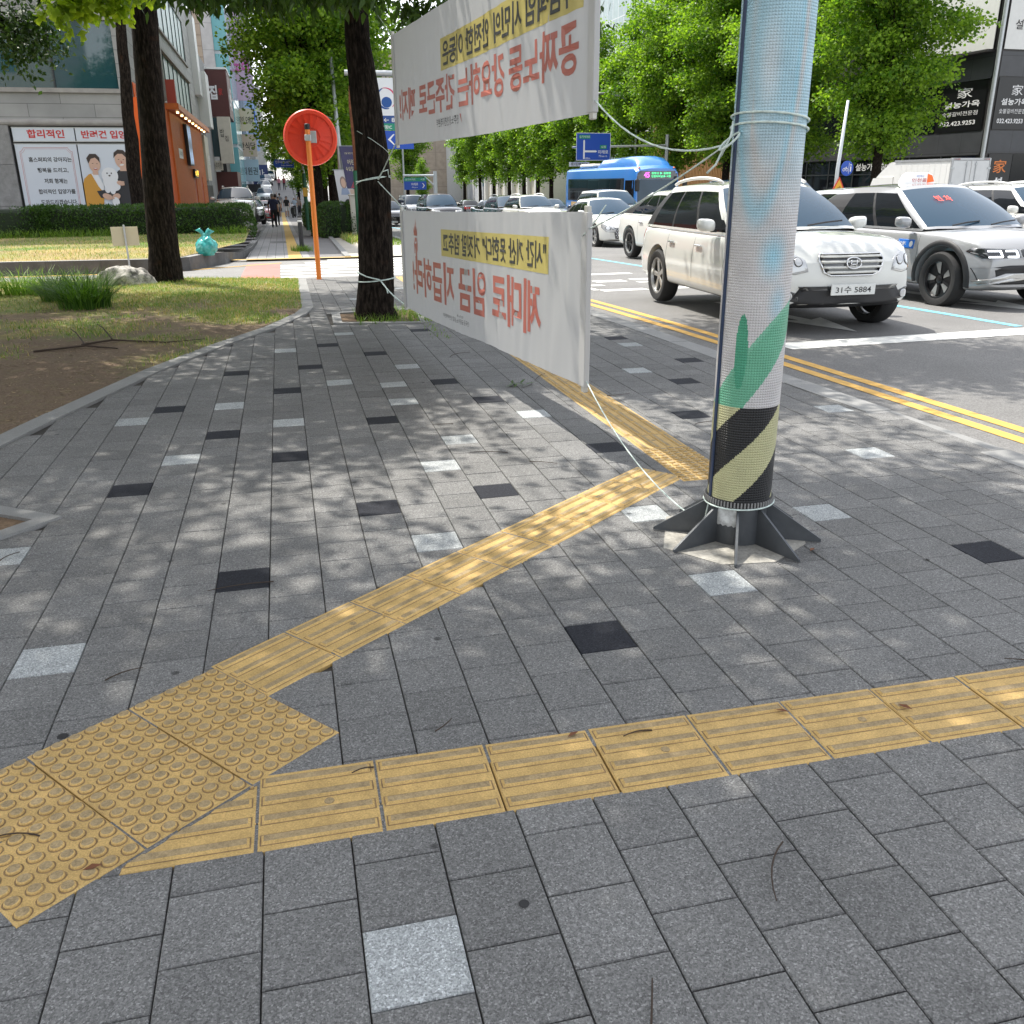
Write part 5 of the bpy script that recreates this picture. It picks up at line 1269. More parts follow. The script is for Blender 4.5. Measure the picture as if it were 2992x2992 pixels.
# street name sign over the left street
t = thing('street_sign', 'small blue street name sign on a pole over the left street', 'sign', (1.25, 47.0, gz(47)))
g = MB(); g.tube([(0, 0, 0), (0, 0, 2.6)], .09, 12, 0); build('pole_base', g, mat("green_paint", (.012, .10, .045), .5), t)
g = MB(); g.tube([(0, 0, 2.6), (-.08, 0, 3.55)], .06, 10); g.tube([(-.05, 0, 3.5), (-1.25, 0, 3.5)], .03, 8); build('mast', g, M_steel, t)
g = MB(); g.prism([(-1.36, 2.98), (-1.28, 2.86), (-.42, 2.86), (-.42, 3.22), (-1.28, 3.22), (-1.36, 3.10)], -.02, .02, 0, Matrix.Rotation(pi/2, 4, 'X')); build('panel', g, M_sblue, t)
g = MB(); F = plane_fn((0, -.02, 0), UX, UZ, .012); put_text(g, '인주대로510번길', F, -1.27, -.5, 3.04, 3.17); put_text(g, 'Inju-daero', F, -1.0, -.5, 2.92, 2.99); build('lettering', g, M_text_white, t)
g = MB(); g.box(-.11, .11, -.12, -.09, 1.55, 1.95, 0, None, .01); build('yellow_box', g, mat("yellow_box_paint", (.7, .42, .06), .5), t)
# cycle signs on the far side
t = thing('cycle_sign', 'pole with a round blue sign and a triangular yellow cycle warning sign', 'sign', rw(38.5, 27.1), DE)
g = MB(); g.tube([(0, 0, 0), (.0, 0, 2.6), (.16, 0, 5.5)], [.09, .085, .06], 12); build('pole', g, mat("pale_steel", (.6, .64, .66), .45), t, smooth=True)
g = MB(); g.lathe([(.33, 0), (.33, .02)], 28, 0, Matrix.Translation((.42, -.1, 2.62)) @ Matrix.Rotation(pi/2, 4, 'X')); build('round_panel', g, M_sblue, t)
g = MB(); F = plane_fn((0, -.125, 0), UX, UZ, .01)
def ringp(cx, cy, r, w=.02, n=14):
    vs = []
    for k in range(n): a = 2*pi*k/n; vs += [F(cx+r*cos(a), cy+r*sin(a)), F(cx+(r-w)*cos(a), cy+(r-w)*sin(a))]
    g.add(vs, [[2*k, 2*((k+1) % n), 2*((k+1) % n)+1, 2*k+1] for k in range(n)])
def lin(x0, y0, x1, y1, w=.018):
    d = Vector((x1-x0, y1-y0)).normalized(); nn = Vector((-d.y, d.x))*w/2; g.add([F(x0-nn.x, y0-nn.y), F(x1-nn.x, y1-nn.y), F(x1+nn.x, y1+nn.y), F(x0+nn.x, y0+nn.y)], [(0, 1, 2, 3)])
ringp(.24, 2.56, .07); ringp(.40, 2.56, .07); lin(.24, 2.56, .31, 2.66); lin(.31, 2.66, .38, 2.66); lin(.31, 2.58, .38, 2.66); lin(.4, 2.56, .37, 2.7); lin(.50, 2.38, .50, 2.86); lin(.60, 2.48, .60, 2.7, .06); lin(.60, 2.74, .60, 2.8, .06); build('bicycle_symbol', g, M_text_white, t)
g = MB(); MR = Matrix.Translation((.06, -.12, 0)) @ Matrix.Rotation(pi/2, 4, 'X'); g.prism([(-.48, 1.42), (.48, 1.42), (.0, 2.26)], 0, .02, 0, MR); g.prism([(-.38, 1.48), (.38, 1.48), (0, 2.14)], .021, .026, 1, MR); build('triangle_panel', g, [mat("warning_red", (.6, .05, .03), .45), mat("warning_yellow", (.8, .42, .03), .45)], t)
F = plane_fn((.06, -.148, 0), UX, UZ, .008); g = MB(); ringp(-.13, 1.63, .09); ringp(.13, 1.63, .09); lin(-.13, 1.63, -.05, 1.78); lin(-.05, 1.78, .08, 1.78); lin(-.02, 1.64, .08, 1.78); lin(.13, 1.63, .06, 1.83); lin(.0, 1.83, .06, 1.83); build('bicycle_symbol', g, M_text_black, t)
# street lamps across the road
for s, t_, lb in ((100, 17.6, 'curved arm street lamp rising behind the small blue sign gantry'), (72, 31.6, 'street lamp arm in the trees above the upper banner rope')):
    t = thing('street_lamp', lb, 'street lamp', rw(s, t_), DE)
    g = MB(); g.tube([(0, 0, 0), (0, 0, 7.5), (-.4, 0, 8.4), (-1.4, 0, 9.0), (-2.6, 0, 9.2)], [.12, .08, .06, .05, .05], 10); build('mast', g, mat("pale_steel", (.6, .64, .66), .45), t, smooth=True)
    g = MB(); g.box(-3.3, -2.5, -.14, .14, 9.12, 9.26, 0, None, .05); build('lamp_head', g, M_grey, t)

# --- litter
rr = random.Random(11)
TW = [(1.05, 4.9, .22), (1.3, 4.62, .16), (-.28, 3.35, .25), (.55, 1.18, .12), (.95, 1.45, .2), (-.62, 2.75, .12), (.33, 2.2, .08), (1.75, 6.6, .22), (2.3, 6.1, .2), (1.9, 6.9, .3), (1.45, 8.1, .3), (.9, 5.6, .14), (-1.25, 3.9, .12), (2.55, 5.2, .15), (-.75, 2.0, .14), (.08, 2.05, .06), (.85, 2.03, .09), (2.2, 2.1, .1)]
for i, (x, y, l) in enumerate(TW):
    a = rr.random()*6.28; c = rr.uniform(-.6, .6); P = []
    for k in range(7):
        f = k/6; P.append((l*(f-.5)*cos(a+c*f), l*(f-.5)*sin(a+c*f), .004+.004*sin(f*3)))
    g = MB(); g.tube(P, [.0014+.0010*(1-k/6) for k in range(7)], 6); o = build('twig', g, mat("twig_bark", (.05, .034, .025), .9)); o.location = (x, y, gz(y)+.002); setp(o, 'thin dark fallen twig lying on the pavement', 'twig', 'fallen twigs on the pavement')
for (pts, lb) in (([(-1.95, 9.3), (-1.7, 9.45), (-1.2, 9.38), (-.85, 9.52)], 'long dark fallen branch lying across the lawn'), ([(-2.3, 9.0), (-1.9, 9.2), (-1.6, 9.1)], 'short forked dead branch on the lawn left of the long one')):
    g = MB(); g.tube([(x, y, lawn_z(x, y)+.008+.012*(i % 2)) for i, (x, y) in enumerate(pts)], [.010, .009, .006, .003][:len(pts)], 7); p = pts[1]; g.tube([(p[0], p[1], lawn_z(*p)+.03), (p[0]-.12, p[1]+.3, lawn_z(*p)+.1), (p[0]-.2, p[1]+.45, lawn_z(*p)+.12)], [.008, .006, .003], 6)
    setp(build('branch', g, mat("twig_bark", (.05, .034, .025), .9)), lb, 'branch')
g = MB()
for k in range(16):
    a = rr.random()*6.28; p = Vector((rr.gauss(0, .06), rr.gauss(0, .025), .006+rr.random()*.02)); d = Vector((cos(a), sin(a)*.5, .15)).normalized()*.07; s = Vector((-d.y, d.x, 0)).normalized()*.012
    g.add([p, p+d*.4+s, p+d, p+d*.4-s], [(0, 1, 2, 3)], 0, (rr.random(), 0, 0))
o = bpy.data.objects.new('leaf_sprig', mesh_of(g, 'leaf_sprig', L_zel)); COL.objects.link(o); o.location = (1.62, 6.62, 0); setp(o, 'small green fallen leaf sprig on the pavers below the lower banner', 'leaves')
for x, y, r_, lb in ((.38, 1.49, .012, 'flat black gum spot on a grey paver near the white one'), (-.735, 2.425, .016, 'black spot beside the yellow dotted tiles at left')):
    g = MB(); g.lathe([(r_, 0), (r_*.9, .0016)], 12, 0); o = build('gum_spot', g, M_text_black); o.location = (x, y, .0015); setp(o, lb, 'gum')
for i, (x, y) in enumerate(((1.66, 1.95), (.67, 2.06), (1.3, 2.02), (2.05, 3.1), (-.55, 1.83))):
    g = MB(); a = rr.random()*6; 
    d = Vector((cos(a), sin(a), 0))*.022; s = Vector((-d.y, d.x, 0))*.4; g.add([-d, s*.9+Vector((0, 0, .004)), d, -s+Vector((0, 0, .002))], [(0, 1, 2, 3)]); o = build('dry_leaf', g, mat("dry_leaf_brown", (.16, .06, .025), .8)); o.location = (x, y, .011); setp(o, 'tiny curled brown dry leaf on the pavement', 'leaf', 'dry leaves on the pavement')
# ================================================================ VEHICLES
def paint(name, col, rough=.25, metal=0.0, coat=1.0): return mat(name, col, rough, metal, coat=coat)
P_white = paint("car_white", (.72, .72, .68)); P_pearl = paint("car_pearl_white", (.68, .69, .665), .22)
P_silver = paint("car_silver", (.35, .355, .365), .28, .25); P_black = paint("car_black", (.012, .013, .015), .15); P_grey = paint("car_grey", (.10, .11, .12), .2, .3)
P_sil2 = paint("car_light_silver", (.6, .62, .63), .3, .3); P_blue = paint("car_blue", (.02, .06, .17), .2); P_dark = paint("car_dark_grey", (.035, .038, .042), .18)
M_lens = mat("lamp_lens", (.55, .56, .57), .2, metal=.35, coat=1); M_lensd = mat("lamp_dark", (.02, .022, .025), .1, coat=1); M_drl = mat("lamp_bar", (.8, .85, .9), .2, emit=(.9, .95, 1), estr=1.6)
M_tail = mat("tail_red", (.45, .008, .008), .12, coat=1); M_rim = mat("alloy_rim", (.55, .55, .54), .28, metal=.7); M_rimd = mat("dark_rim", (.03, .03, .032), .3, metal=.5)
M_well = mat("wheel_well", (.008, .008, .008), .9); M_plate = mat("number_plate", (.75, .76, .74), .4); M_amber = mat("amber_lens", (.5, .2, .04), .2)

def sstep(a, b, x): t = max(0, min(1, (x-a)/(b-a))); return t*t*(3-2*t)
STY = {
 'suv':   dict(L=4.55, W=1.89, H=1.64, wb=2.70, fo=.84, zb=1.03, zh=1.10, zn=.90, xc=.95, xf=.02, xr=-1.72, xb=-2.22, wr=.60, r=.365, zt=None, sill=.27, side=[(.86, -.05), (-.13, -.98), (-1.04, -1.80)]),
 'ev':    dict(L=4.63, W=1.89, H=1.60, wb=3.00, fo=.84, zb=.99, zh=1.03, zn=.80, xc=1.22, xf=.18, xr=-1.25, xb=-2.10, wr=.63, r=.37, zt=None, sill=.24, side=[(1.0, .05), (-.03, -.98), ]),
 'coupe': dict(L=4.75, W=1.92, H=1.62, wb=2.86, fo=.88, zb=1.04, zh=1.06, zn=.86, xc=.95, xf=.0, xr=-1.05, xb=-2.2, wr=.58, r=.36, zt=None, sill=.27, side=[(.8, .0), (-.07, -.90), (-.95, -1.5)]),
 'sedan': dict(L=5.0, W=1.87, H=1.47, wb=2.90, fo=.95, zb=.92, zh=.96, zn=.72, xc=.98, xf=.12, xr=-.95, xb=-1.75, wr=.56, r=.335, zt=1.0, sill=.20, side=[(.85, .0), (-.07, -.88), (-.93, -1.3)]),
 'boxy':  dict(L=4.86, W=1.98, H=1.79, wb=2.92, fo=.88, zb=1.12, zh=1.16, zn=.98, xc=.95, xf=.12, xr=-1.85, xb=-2.25, wr=.66, r=.38, zt=None, sill=.28, side=[(.85, .0), (-.07, -.98), (-1.04, -1.95)]),
 'van':   dict(L=5.1, W=1.93, H=1.92, wb=3.20, fo=.92, zb=1.12, zh=1.16, zn=.96, xc=1.75, xf=.85, xr=-2.2, xb=-2.45, wr=.68, r=.345, zt=None, sill=.24, side=[(1.55, .6), (.52, -.7), (-.77, -2.0)]),
}
PRB = [(0, 0), (.80, 0), (.955, .045), (.978, .12), (.988, .215), (1.0, .40), (.992, .62), (.965, .86), (.93, .965), (.83, 1.0)]
def hull(st, clad):
    Lf = st['wb']/2+st['fo']; Lr = st['L']-Lf; W = st['W']/2
    xs = [-Lr, -Lr+.04, -Lr+.14, -Lr+.36, -st['wb']/2-.1, -st['wb']/2+.5, -.3, .4, st['wb']/2-.45, st['wb']/2+.05, Lf-.5, Lf-.24, Lf-.09, Lf-.025, Lf]
    xs[-6] = max(xs[-6], st['xc']) if st['xc'] < st['wb']/2+.0 else st['xc']
    xs = sorted(set(round(x, 4) for x in xs))
    v = []; rings = []
    for x in xs:
        f = max(0, (x-(Lf-1.25))/1.25); b = max(0, (-(x)-(Lr-.9))/.9)
        w = W*(1-.17*f**3.0-.10*b**3)
        zs = st['zb'] if x < st['xc'] else st['zn']+(st['zh']-st['zn'])*((Lf-x)/(Lf-st['xc']))**.62
        if st['zt'] is not None and x < st['xb']+.6: zs = st['zb']+(st['zt']-st['zb'])*sstep(st['xb']+.6, st['xb']-.1, x)
        z0 = st['sill']+.03*sstep(Lf-.5, Lf, x)+.06*sstep(Lr-.5, Lr, -x)
        e = sstep(Lf-.16, Lf+.02, x); eb = sstep(Lr-.12, Lr+.02, -x)
        zs -= .12*e+.10*eb; z0 += .05*e+.05*eb; w *= 1-.05*e-.05*eb
        crown = .05*sstep(st['xc']-.1, st['xc']+.3, x)*(1-e) if x > 0 else .02
        half = [(p[0]*w, z0+(zs-z0)*p[1]) for p in PRB]+[(.50*w, zs+crown*.72), (.22*w, zs+crown)]
        ring = [(x, y, z) for y, z in half]; rings.append(ring)
    n = len(rings[0]); m = len(xs)
    bm = bmesh.new(); idx = {}
    def cen(r): return [r[0], ] 
    grid = []
    for r in rings:
        left = [bm.verts.new((p[0], p[1], p[2])) for p in r[1:]]; right = [bm.verts.new((p[0], -p[1], p[2])) for p in r[1:]]
        cb = bm.verts.new(r[0]); ct = bm.verts.new((r[-1][0], 0, r[-1][2]+.004))
        grid.append([cb]+left+[ct]+right[::-1])                    # closed loop
    k = len(grid[0])
    for i in range(m-1):
        for j in range(k):
            q = bm.faces.new([grid[i][j], grid[i][(j+1) % k], grid[i+1][(j+1) % k], grid[i+1][j]])
            jj = min(j, k-1-j); q.material_index = 1 if (clad and jj <= 3) or jj == 0 else 0
    for i, s in ((0, -1), (m-1, 1)):                               # end caps with inner columns
        L = grid[i]; h = n-1; cols = []
        for j in range(1, h+1):
            a, b = L[j], L[k-j]; row = [a]
            for c in (1, 2, 3): 
                f = c/4; row.append(bm.verts.new((a.co.x, a.co.y+(b.co.y-a.co.y)*f, a.co.z)))
            row.append(b); cols.append(row)
        for r0, r1, jj in zip(cols, cols[1:], range(1, h)):
            for c in range(4):
                q = bm.faces.new([r0[c], r0[c+1], r1[c+1], r1[c]] if s < 0 else [r0[c], r1[c], r1[c+1], r0[c+1]]); q.material_index = 1 if clad and jj <= 3 else 0
        r0 = cols[0]; q = bm.faces.new([L[0], r0[4], r0[3], r0[2], r0[1], r0[0]]) ; q.material_index = 1 if clad else 0
        r1 = cols[-1]; q = bm.faces.new([L[h+1], r1[0], r1[1], r1[2], r1[3], r1[4]])
    for vv in bm.verts:                                             # plan bow and nose rake
        x, y, z = vv.co; f = sstep(Lf-.55, Lf, x); b = sstep(Lr-.5, Lr, -x)
        vv.co.x -= f*(.17*(abs(y)/W)**2.2+.16*max(0, z-.55)**1.3) - b*(.10*(abs(y)/W)**2.2+.14*max(0, z-.5)**1.3)
    bmesh.ops.recalc_face_normals(bm, faces=bm.faces)
    me = bpy.data.meshes.new("hull"); bm.to_mesh(me); bm.free(); return me
def eval_mesh(o):
    dg = bpy.context.evaluated_depsgraph_get(); dg.update(); return bpy.data.meshes.new_from_object(o.evaluated_get(dg))
_car_cache = {}
def car_meshes(style, clad):
    k = (style, clad)
    if k in _car_cache: return _car_cache[k]
    st = STY[style]; o = bpy.data.objects.new("tmp", hull(st, clad)); COL.objects.link(o)
    md = o.modifiers.new("s", 'SUBSURF'); md.levels = 2; md.render_levels = 2
    plain = eval_mesh(o)
    for m_ in (M_white, M_black, M_well): o.data.materials.append(m_)
    cut = []
    for s in (-1, 1):
        for ax in (st['wb']/2, -st['wb']/2):
            g = MB(); g.lathe([(st['r']+.055, 0), (st['r']+.055, .42)], 40, 0, Matrix.Translation((ax, s*(st['W']/2+.12), st['r']+.015)) @ Matrix.Rotation(pi/2*s, 4, 'X'))
            c = build("cutter", g, M_well); c.data.flip_normals() if False else None; cut.append(c)
            b = o.modifiers.new("b", 'BOOLEAN'); b.object = c; b.operation = 'DIFFERENCE'; b.solver = 'EXACT'
            try: b.material_mode = 'TRANSFER'
            except Exception: pass
    me = eval_mesh(o); bpy.data.objects.remove(o)
    for c in cut: bpy.data.objects.remove(c)
    bv = BVHTree.FromPolygons([v.co for v in plain.vertices], [p.vertices[:] for p in plain.polygons])
    _car_cache[k] = (me, bv); return _car_cache[k]
def cabin(st):
    """returns ring functions for the greenhouse"""
    W = st['W']/2; wb_ = W*.905; H = st['H']; zb = st['zb']-.015
    xc, xf, xr, xb, wr = st['xc'], st['xf'], st['xr'], st['xb'], st['wr']
    def zr(x): 
        f = (x-xr)/(xf-xr); return H-.035-.055*(1-f)**2-.03*f**3
    segs = [] # (belt pt, roof pt, kind)
    N = 7
    for i in range(N):
        f = i/N; y = f; segs.append(((xc+.02-.17*(y*.97)**2, wb_*.945*y, st['zh']-.02), (xf-.075*(y*.97)**2, wr*.965*y), 'ws'))
    segs.append(((xc-.145, wb_*.95, st['zh']-.03), (xf-.078, wr*.968), 'A'))
    side = st['side']; x0 = side[0][0]; 
    # map belt x to roof x
    def rx(x): 
        f = (x-(xb+.12))/((xc-.25)-(xb+.12)); return (xr+.04)+f*((xf-.17)-(xr+.04))
    segs.append(((xc-.21, wb_*.99, zb+.03), (xf-.135, wr), 'body'))
    for a, b in side:
        for i in range(4): f = i/4; x = a+(b-a)*f; segs.append(((x, wb_, zb), (rx(x), wr), 'g'))
        segs.append(((b, wb_, zb), (rx(b), wr), 'p'))
    segs.append(((xb+.12, wb_*.97, zb), (xr+.04, wr*.98), 'body'))
    segs.append(((xb+.02, wb_*.88, zb), (xr-.03, wr*.90), 'rw'))
    for i in range(1, 5): f = 1-i/5; segs.append(((xb-.06*(1-f)+.02-.02, wb_*.88*f, zb), (xr-.05*(1-f)-.03, wr*.90*f), 'rw'))
    segs.append(((xb-.06, 0, zb), (xr-.08, 0), 'end'))
    return segs, zr
VV = [0, .055, .12, .3, .5, .7, .86, .93, 1.0]
def cabin_parts(st):
    segs, zr = cabin(st); wr = st['wr']; out = {}
    def P(i, v, s):
        b, r_, k = segs[i]; zt = zr(r_[0])+.05*(1-(r_[1]/wr)**2)
        bul = .045*sin(pi*min(1, v*1.02))
        x = b[0]+(r_[0]-b[0])*v; y = b[1]+(r_[1]-b[1])*v; z = b[2]+(zt-b[2])*v
        w = (b[1]/(st['W']*.45)); y += bul*min(1, w*1.1) if w > .5 else bul*w
        if i < 8: x += .05*sin(pi*v)
        if i > len(segs)-7: x -= .03*sin(pi*v)
        if v > .93: z -= 0; y -= .0
        return (x, s*y, z)
    body = MB(); 
    for s in (1, -1):
        gi = 0; prev = None
        for i in range(len(segs)-1):
            k = segs[i][2]
            if k == 'g' and prev != 'g': gi += 1
            prev = k
            for j in range(len(VV)-1):
                q = [P(i, VV[j], s), P(i+1, VV[j], s), P(i+1, VV[j+1], s), P(i, VV[j+1], s)]
                if s < 0: q = q[::-1]
                if k == 'ws' and 1 <= j <= 6: key = 'ws'
                elif k == 'rw' and 2 <= j <= 6: key = 'rw'
                elif k == 'g' and 1 <= j <= 5: key = 'g%d%s' % (gi, 'l' if s > 0 else 'r')
                elif k == 'p' and 1 <= j <= 5: key = 'pil%d%d' % (i, s)
                else: key = 'body'
                out.setdefault(key, MB()).add(q, [(0, 1, 2, 3)])
    # roof skin
    M = 12; rows = []
    n_ws = 8; ir = len(segs)-1
    for a in range(M+1):
        f = a/M; row = []
        for c in range(-6, 7):
            y = wr*.985*c/6
            fx = st['xf']-.07*(abs(c)/6)**2-.0; bx = st['xr']-.08+.05*(abs(c)/6)
            x = fx+(bx-fx)*f; row.append((x, y, zr(x)+.05*(1-(y/wr)**2)))
        rows.append(row)
    b = out['body']; base = len(b.v); vs = [p for r_ in rows for p in r_]; w = 13
    b.add(vs, [[a*w+c, (a+1)*w+c, (a+1)*w+c+1, a*w+c+1] for a in range(M) for c in range(12)])
    return out, zr
def weld(mb, d=.0015):
    bm = bmesh.new(); vs = [bm.verts.new(p) for p in mb.v]
    for f in mb.f:
        try: bm.faces.new([vs[i] for i in f])
        except ValueError: pass
    bmesh.ops.remove_doubles(bm, verts=bm.verts, dist=d); bmesh.ops.recalc_face_normals(bm, faces=bm.faces)
    o = MB(); bm.verts.index_update(); o.v = [tuple(v.co) for v in bm.verts]; o.f = [[v.index for v in f.verts] for f in bm.faces]; o.m = [0]*len(o.f); o.c = [None]*len(o.f); bm.free(); return o
def cast(bv, axis, a, b, off):
    if axis == 'front': o, d = Vector((6, a, b)), Vector((-1, 0, 0))
    elif axis == 'rear': o, d = Vector((-6, a, b)), Vector((1, 0, 0))
    elif axis == 'left': o, d = Vector((a, 4, b)), Vector((0, -1, 0))
    elif axis == 'right': o, d = Vector((a, -4, b)), Vector((0, 1, 0))
    elif axis == 'top': o, d = Vector((a, b, 5)), Vector((0, 0, -1))
    h, n, i, ds = bv.ray_cast(o, d)
    if h is None: h, n, i, ds = bv.find_nearest(o+d*4)
    if n.dot(d) > 0: n = -n
    return h+n*off
def patch(mb, bv, axis, pts, off=.006, mi=0, rings=(1, .8, .55, .3)):
    P = []
    for i in range(len(pts)):                                     # denser outline
        a, b = pts[i], pts[(i+1) % len(pts)]; n = max(1, int(hypot(b[0]-a[0], b[1]-a[1])/.04))
        P += [(a[0]+(b[0]-a[0])*k/n, a[1]+(b[1]-a[1])*k/n) for k in range(n)]
    cx = sum(p[0] for p in P)/len(P); cy = sum(p[1] for p in P)/len(P); n = len(P); vs = []
    vs += [cast(bv, axis, p[0], p[1], -.012) for p in P]
    for r_ in rings: vs += [cast(bv, axis, cx+(p[0]-cx)*r_, cy+(p[1]-cy)*r_, off) for p in P]
    vs.append(cast(bv, axis, cx, cy, off)); k = len(rings)+1
    fs = [[a*n+i, a*n+(i+1) % n, (a+1)*n+(i+1) % n, (a+1)*n+i] for a in range(k-1) for i in range(n)]+[[(k-1)*n+i, (k-1)*n+(i+1) % n, k*n] for i in range(n)]
    mb.add(vs, fs, mi)
def rib(mb, bv, axis, pts, r, off=.004, mi=0):
    P = []
    for a, b in zip(pts, pts[1:]):
        n = max(1, int(hypot(b[0]-a[0], b[1]-a[1])/.05)); P += [(a[0]+(b[0]-a[0])*k/n, a[1]+(b[1]-a[1])*k/n) for k in range(n)]
    P.append(pts[-1]); mb.tube([cast(bv, axis, p[0], p[1], off) for p in P], r, 7, mi)
def rr_poly(cx, cy, w, h, r, n=5):
    out = []
    for sx, sy, a0 in ((1, 1, 0), (-1, 1, pi/2), (-1, -1, pi), (1, -1, 1.5*pi)):
        for k in range(n+1):
            a = a0+pi/2*k/n; out.append((cx+sx*(w/2-r)+r*cos(a), cy+sy*(h/2-r)+r*sin(a)))
    return out
def ell(cx, cy, rx, ry, n=24): return [(cx+rx*cos(2*pi*k/n), cy+ry*sin(2*pi*k/n)) for k in range(n)]
def wheel_meshes(r, kind):
    w = .115; t = MB()
    M = Matrix.Rotation(pi/2, 4, 'X')                               # axis along y
    rim_r = r*.69
    t.lathe([(rim_r, -w*.9), (rim_r+.02, -w), (r-.03, -w), (r-.004, -w*.72), (r, -w*.3), (r, w*.3), (r-.004, w*.72), (r-.03, w), (rim_r+.02, w), (rim_r, w*.9)], 40, 0, M, cap=False)
    m = MB(); mi = 1 if kind in ('dark', 'ev') else 0
    m.lathe([(rim_r, -w*.9), (rim_r+.003, w*.88), (rim_r-.022, w*.9), (rim_r-.03, w*.55)], 40, mi if kind == 'ev' else 0, M, cap=False)
    m.lathe([(.01, -w*.1), (rim_r-.01, -w*.1)], 40, 2, M, cap=False)      # dark backing
    m.lathe([(.055, w*.3), (.055, w*.62), (.03, w*.7), (.001, w*.7)], 18, mi, M, cap=False)
    if kind == 'ev':
        m.lathe([(.05, w*.42), (rim_r-.02, w*.50)], 40, 1, M, cap=False)
        for k in range(5):
            a = 2*pi*k/5; R5 = Matrix.Rotation(a, 4, 'Y')
            for poly, z in (([(.07, -.02), (rim_r-.03, -.055), (rim_r-.03, .05), (.10, .02)], 0),):
                vs = [(p[0], -w*.56, p[1]) for p in poly]; m.add([tuple(R5 @ Vector(p)) for p in vs], [(0, 1, 2, 3)], 0)
                v2 = [(.06, -w*.62, .045), (rim_r*.62, -w*.64, .085), (rim_r-.02, -w*.6, .06), (.08, -w*.62, .015)]; m.add([tuple(R5 @ Vector(p)) for p in v2], [(0, 1, 2, 3)], 1)
    else:
        ns = 5
        for k in range(ns):
            for da in (-.16, .16):
                a = 2*pi*k/ns+da; R5 = Matrix.Rotation(a, 4, 'Y')
                m.box(.04, rim_r-.012, -w*.66, -w*.30, -.021, .021, mi, R5 @ Matrix.Rotation(-da*.4, 4, 'Y'), .006)
    return t, m
_wc = {}
def plate_text(t, txt, M, w=.52, h=.11, rear=False):
    g = MB(); g.box(-.006, .006, -w/2, w/2, -h/2, h/2, 0, M, .003); o = build('number_plate', g, [M_plate], t)
    fn = lambda u, v: tuple(M @ Vector((.0085, u, v))) ; g = MB()
    put_text(g, txt, fn, -w*.40, w*.40, -h*.32, h*.32, 0, .004); b = build('plate_lettering', g, M_text_black, o); return o
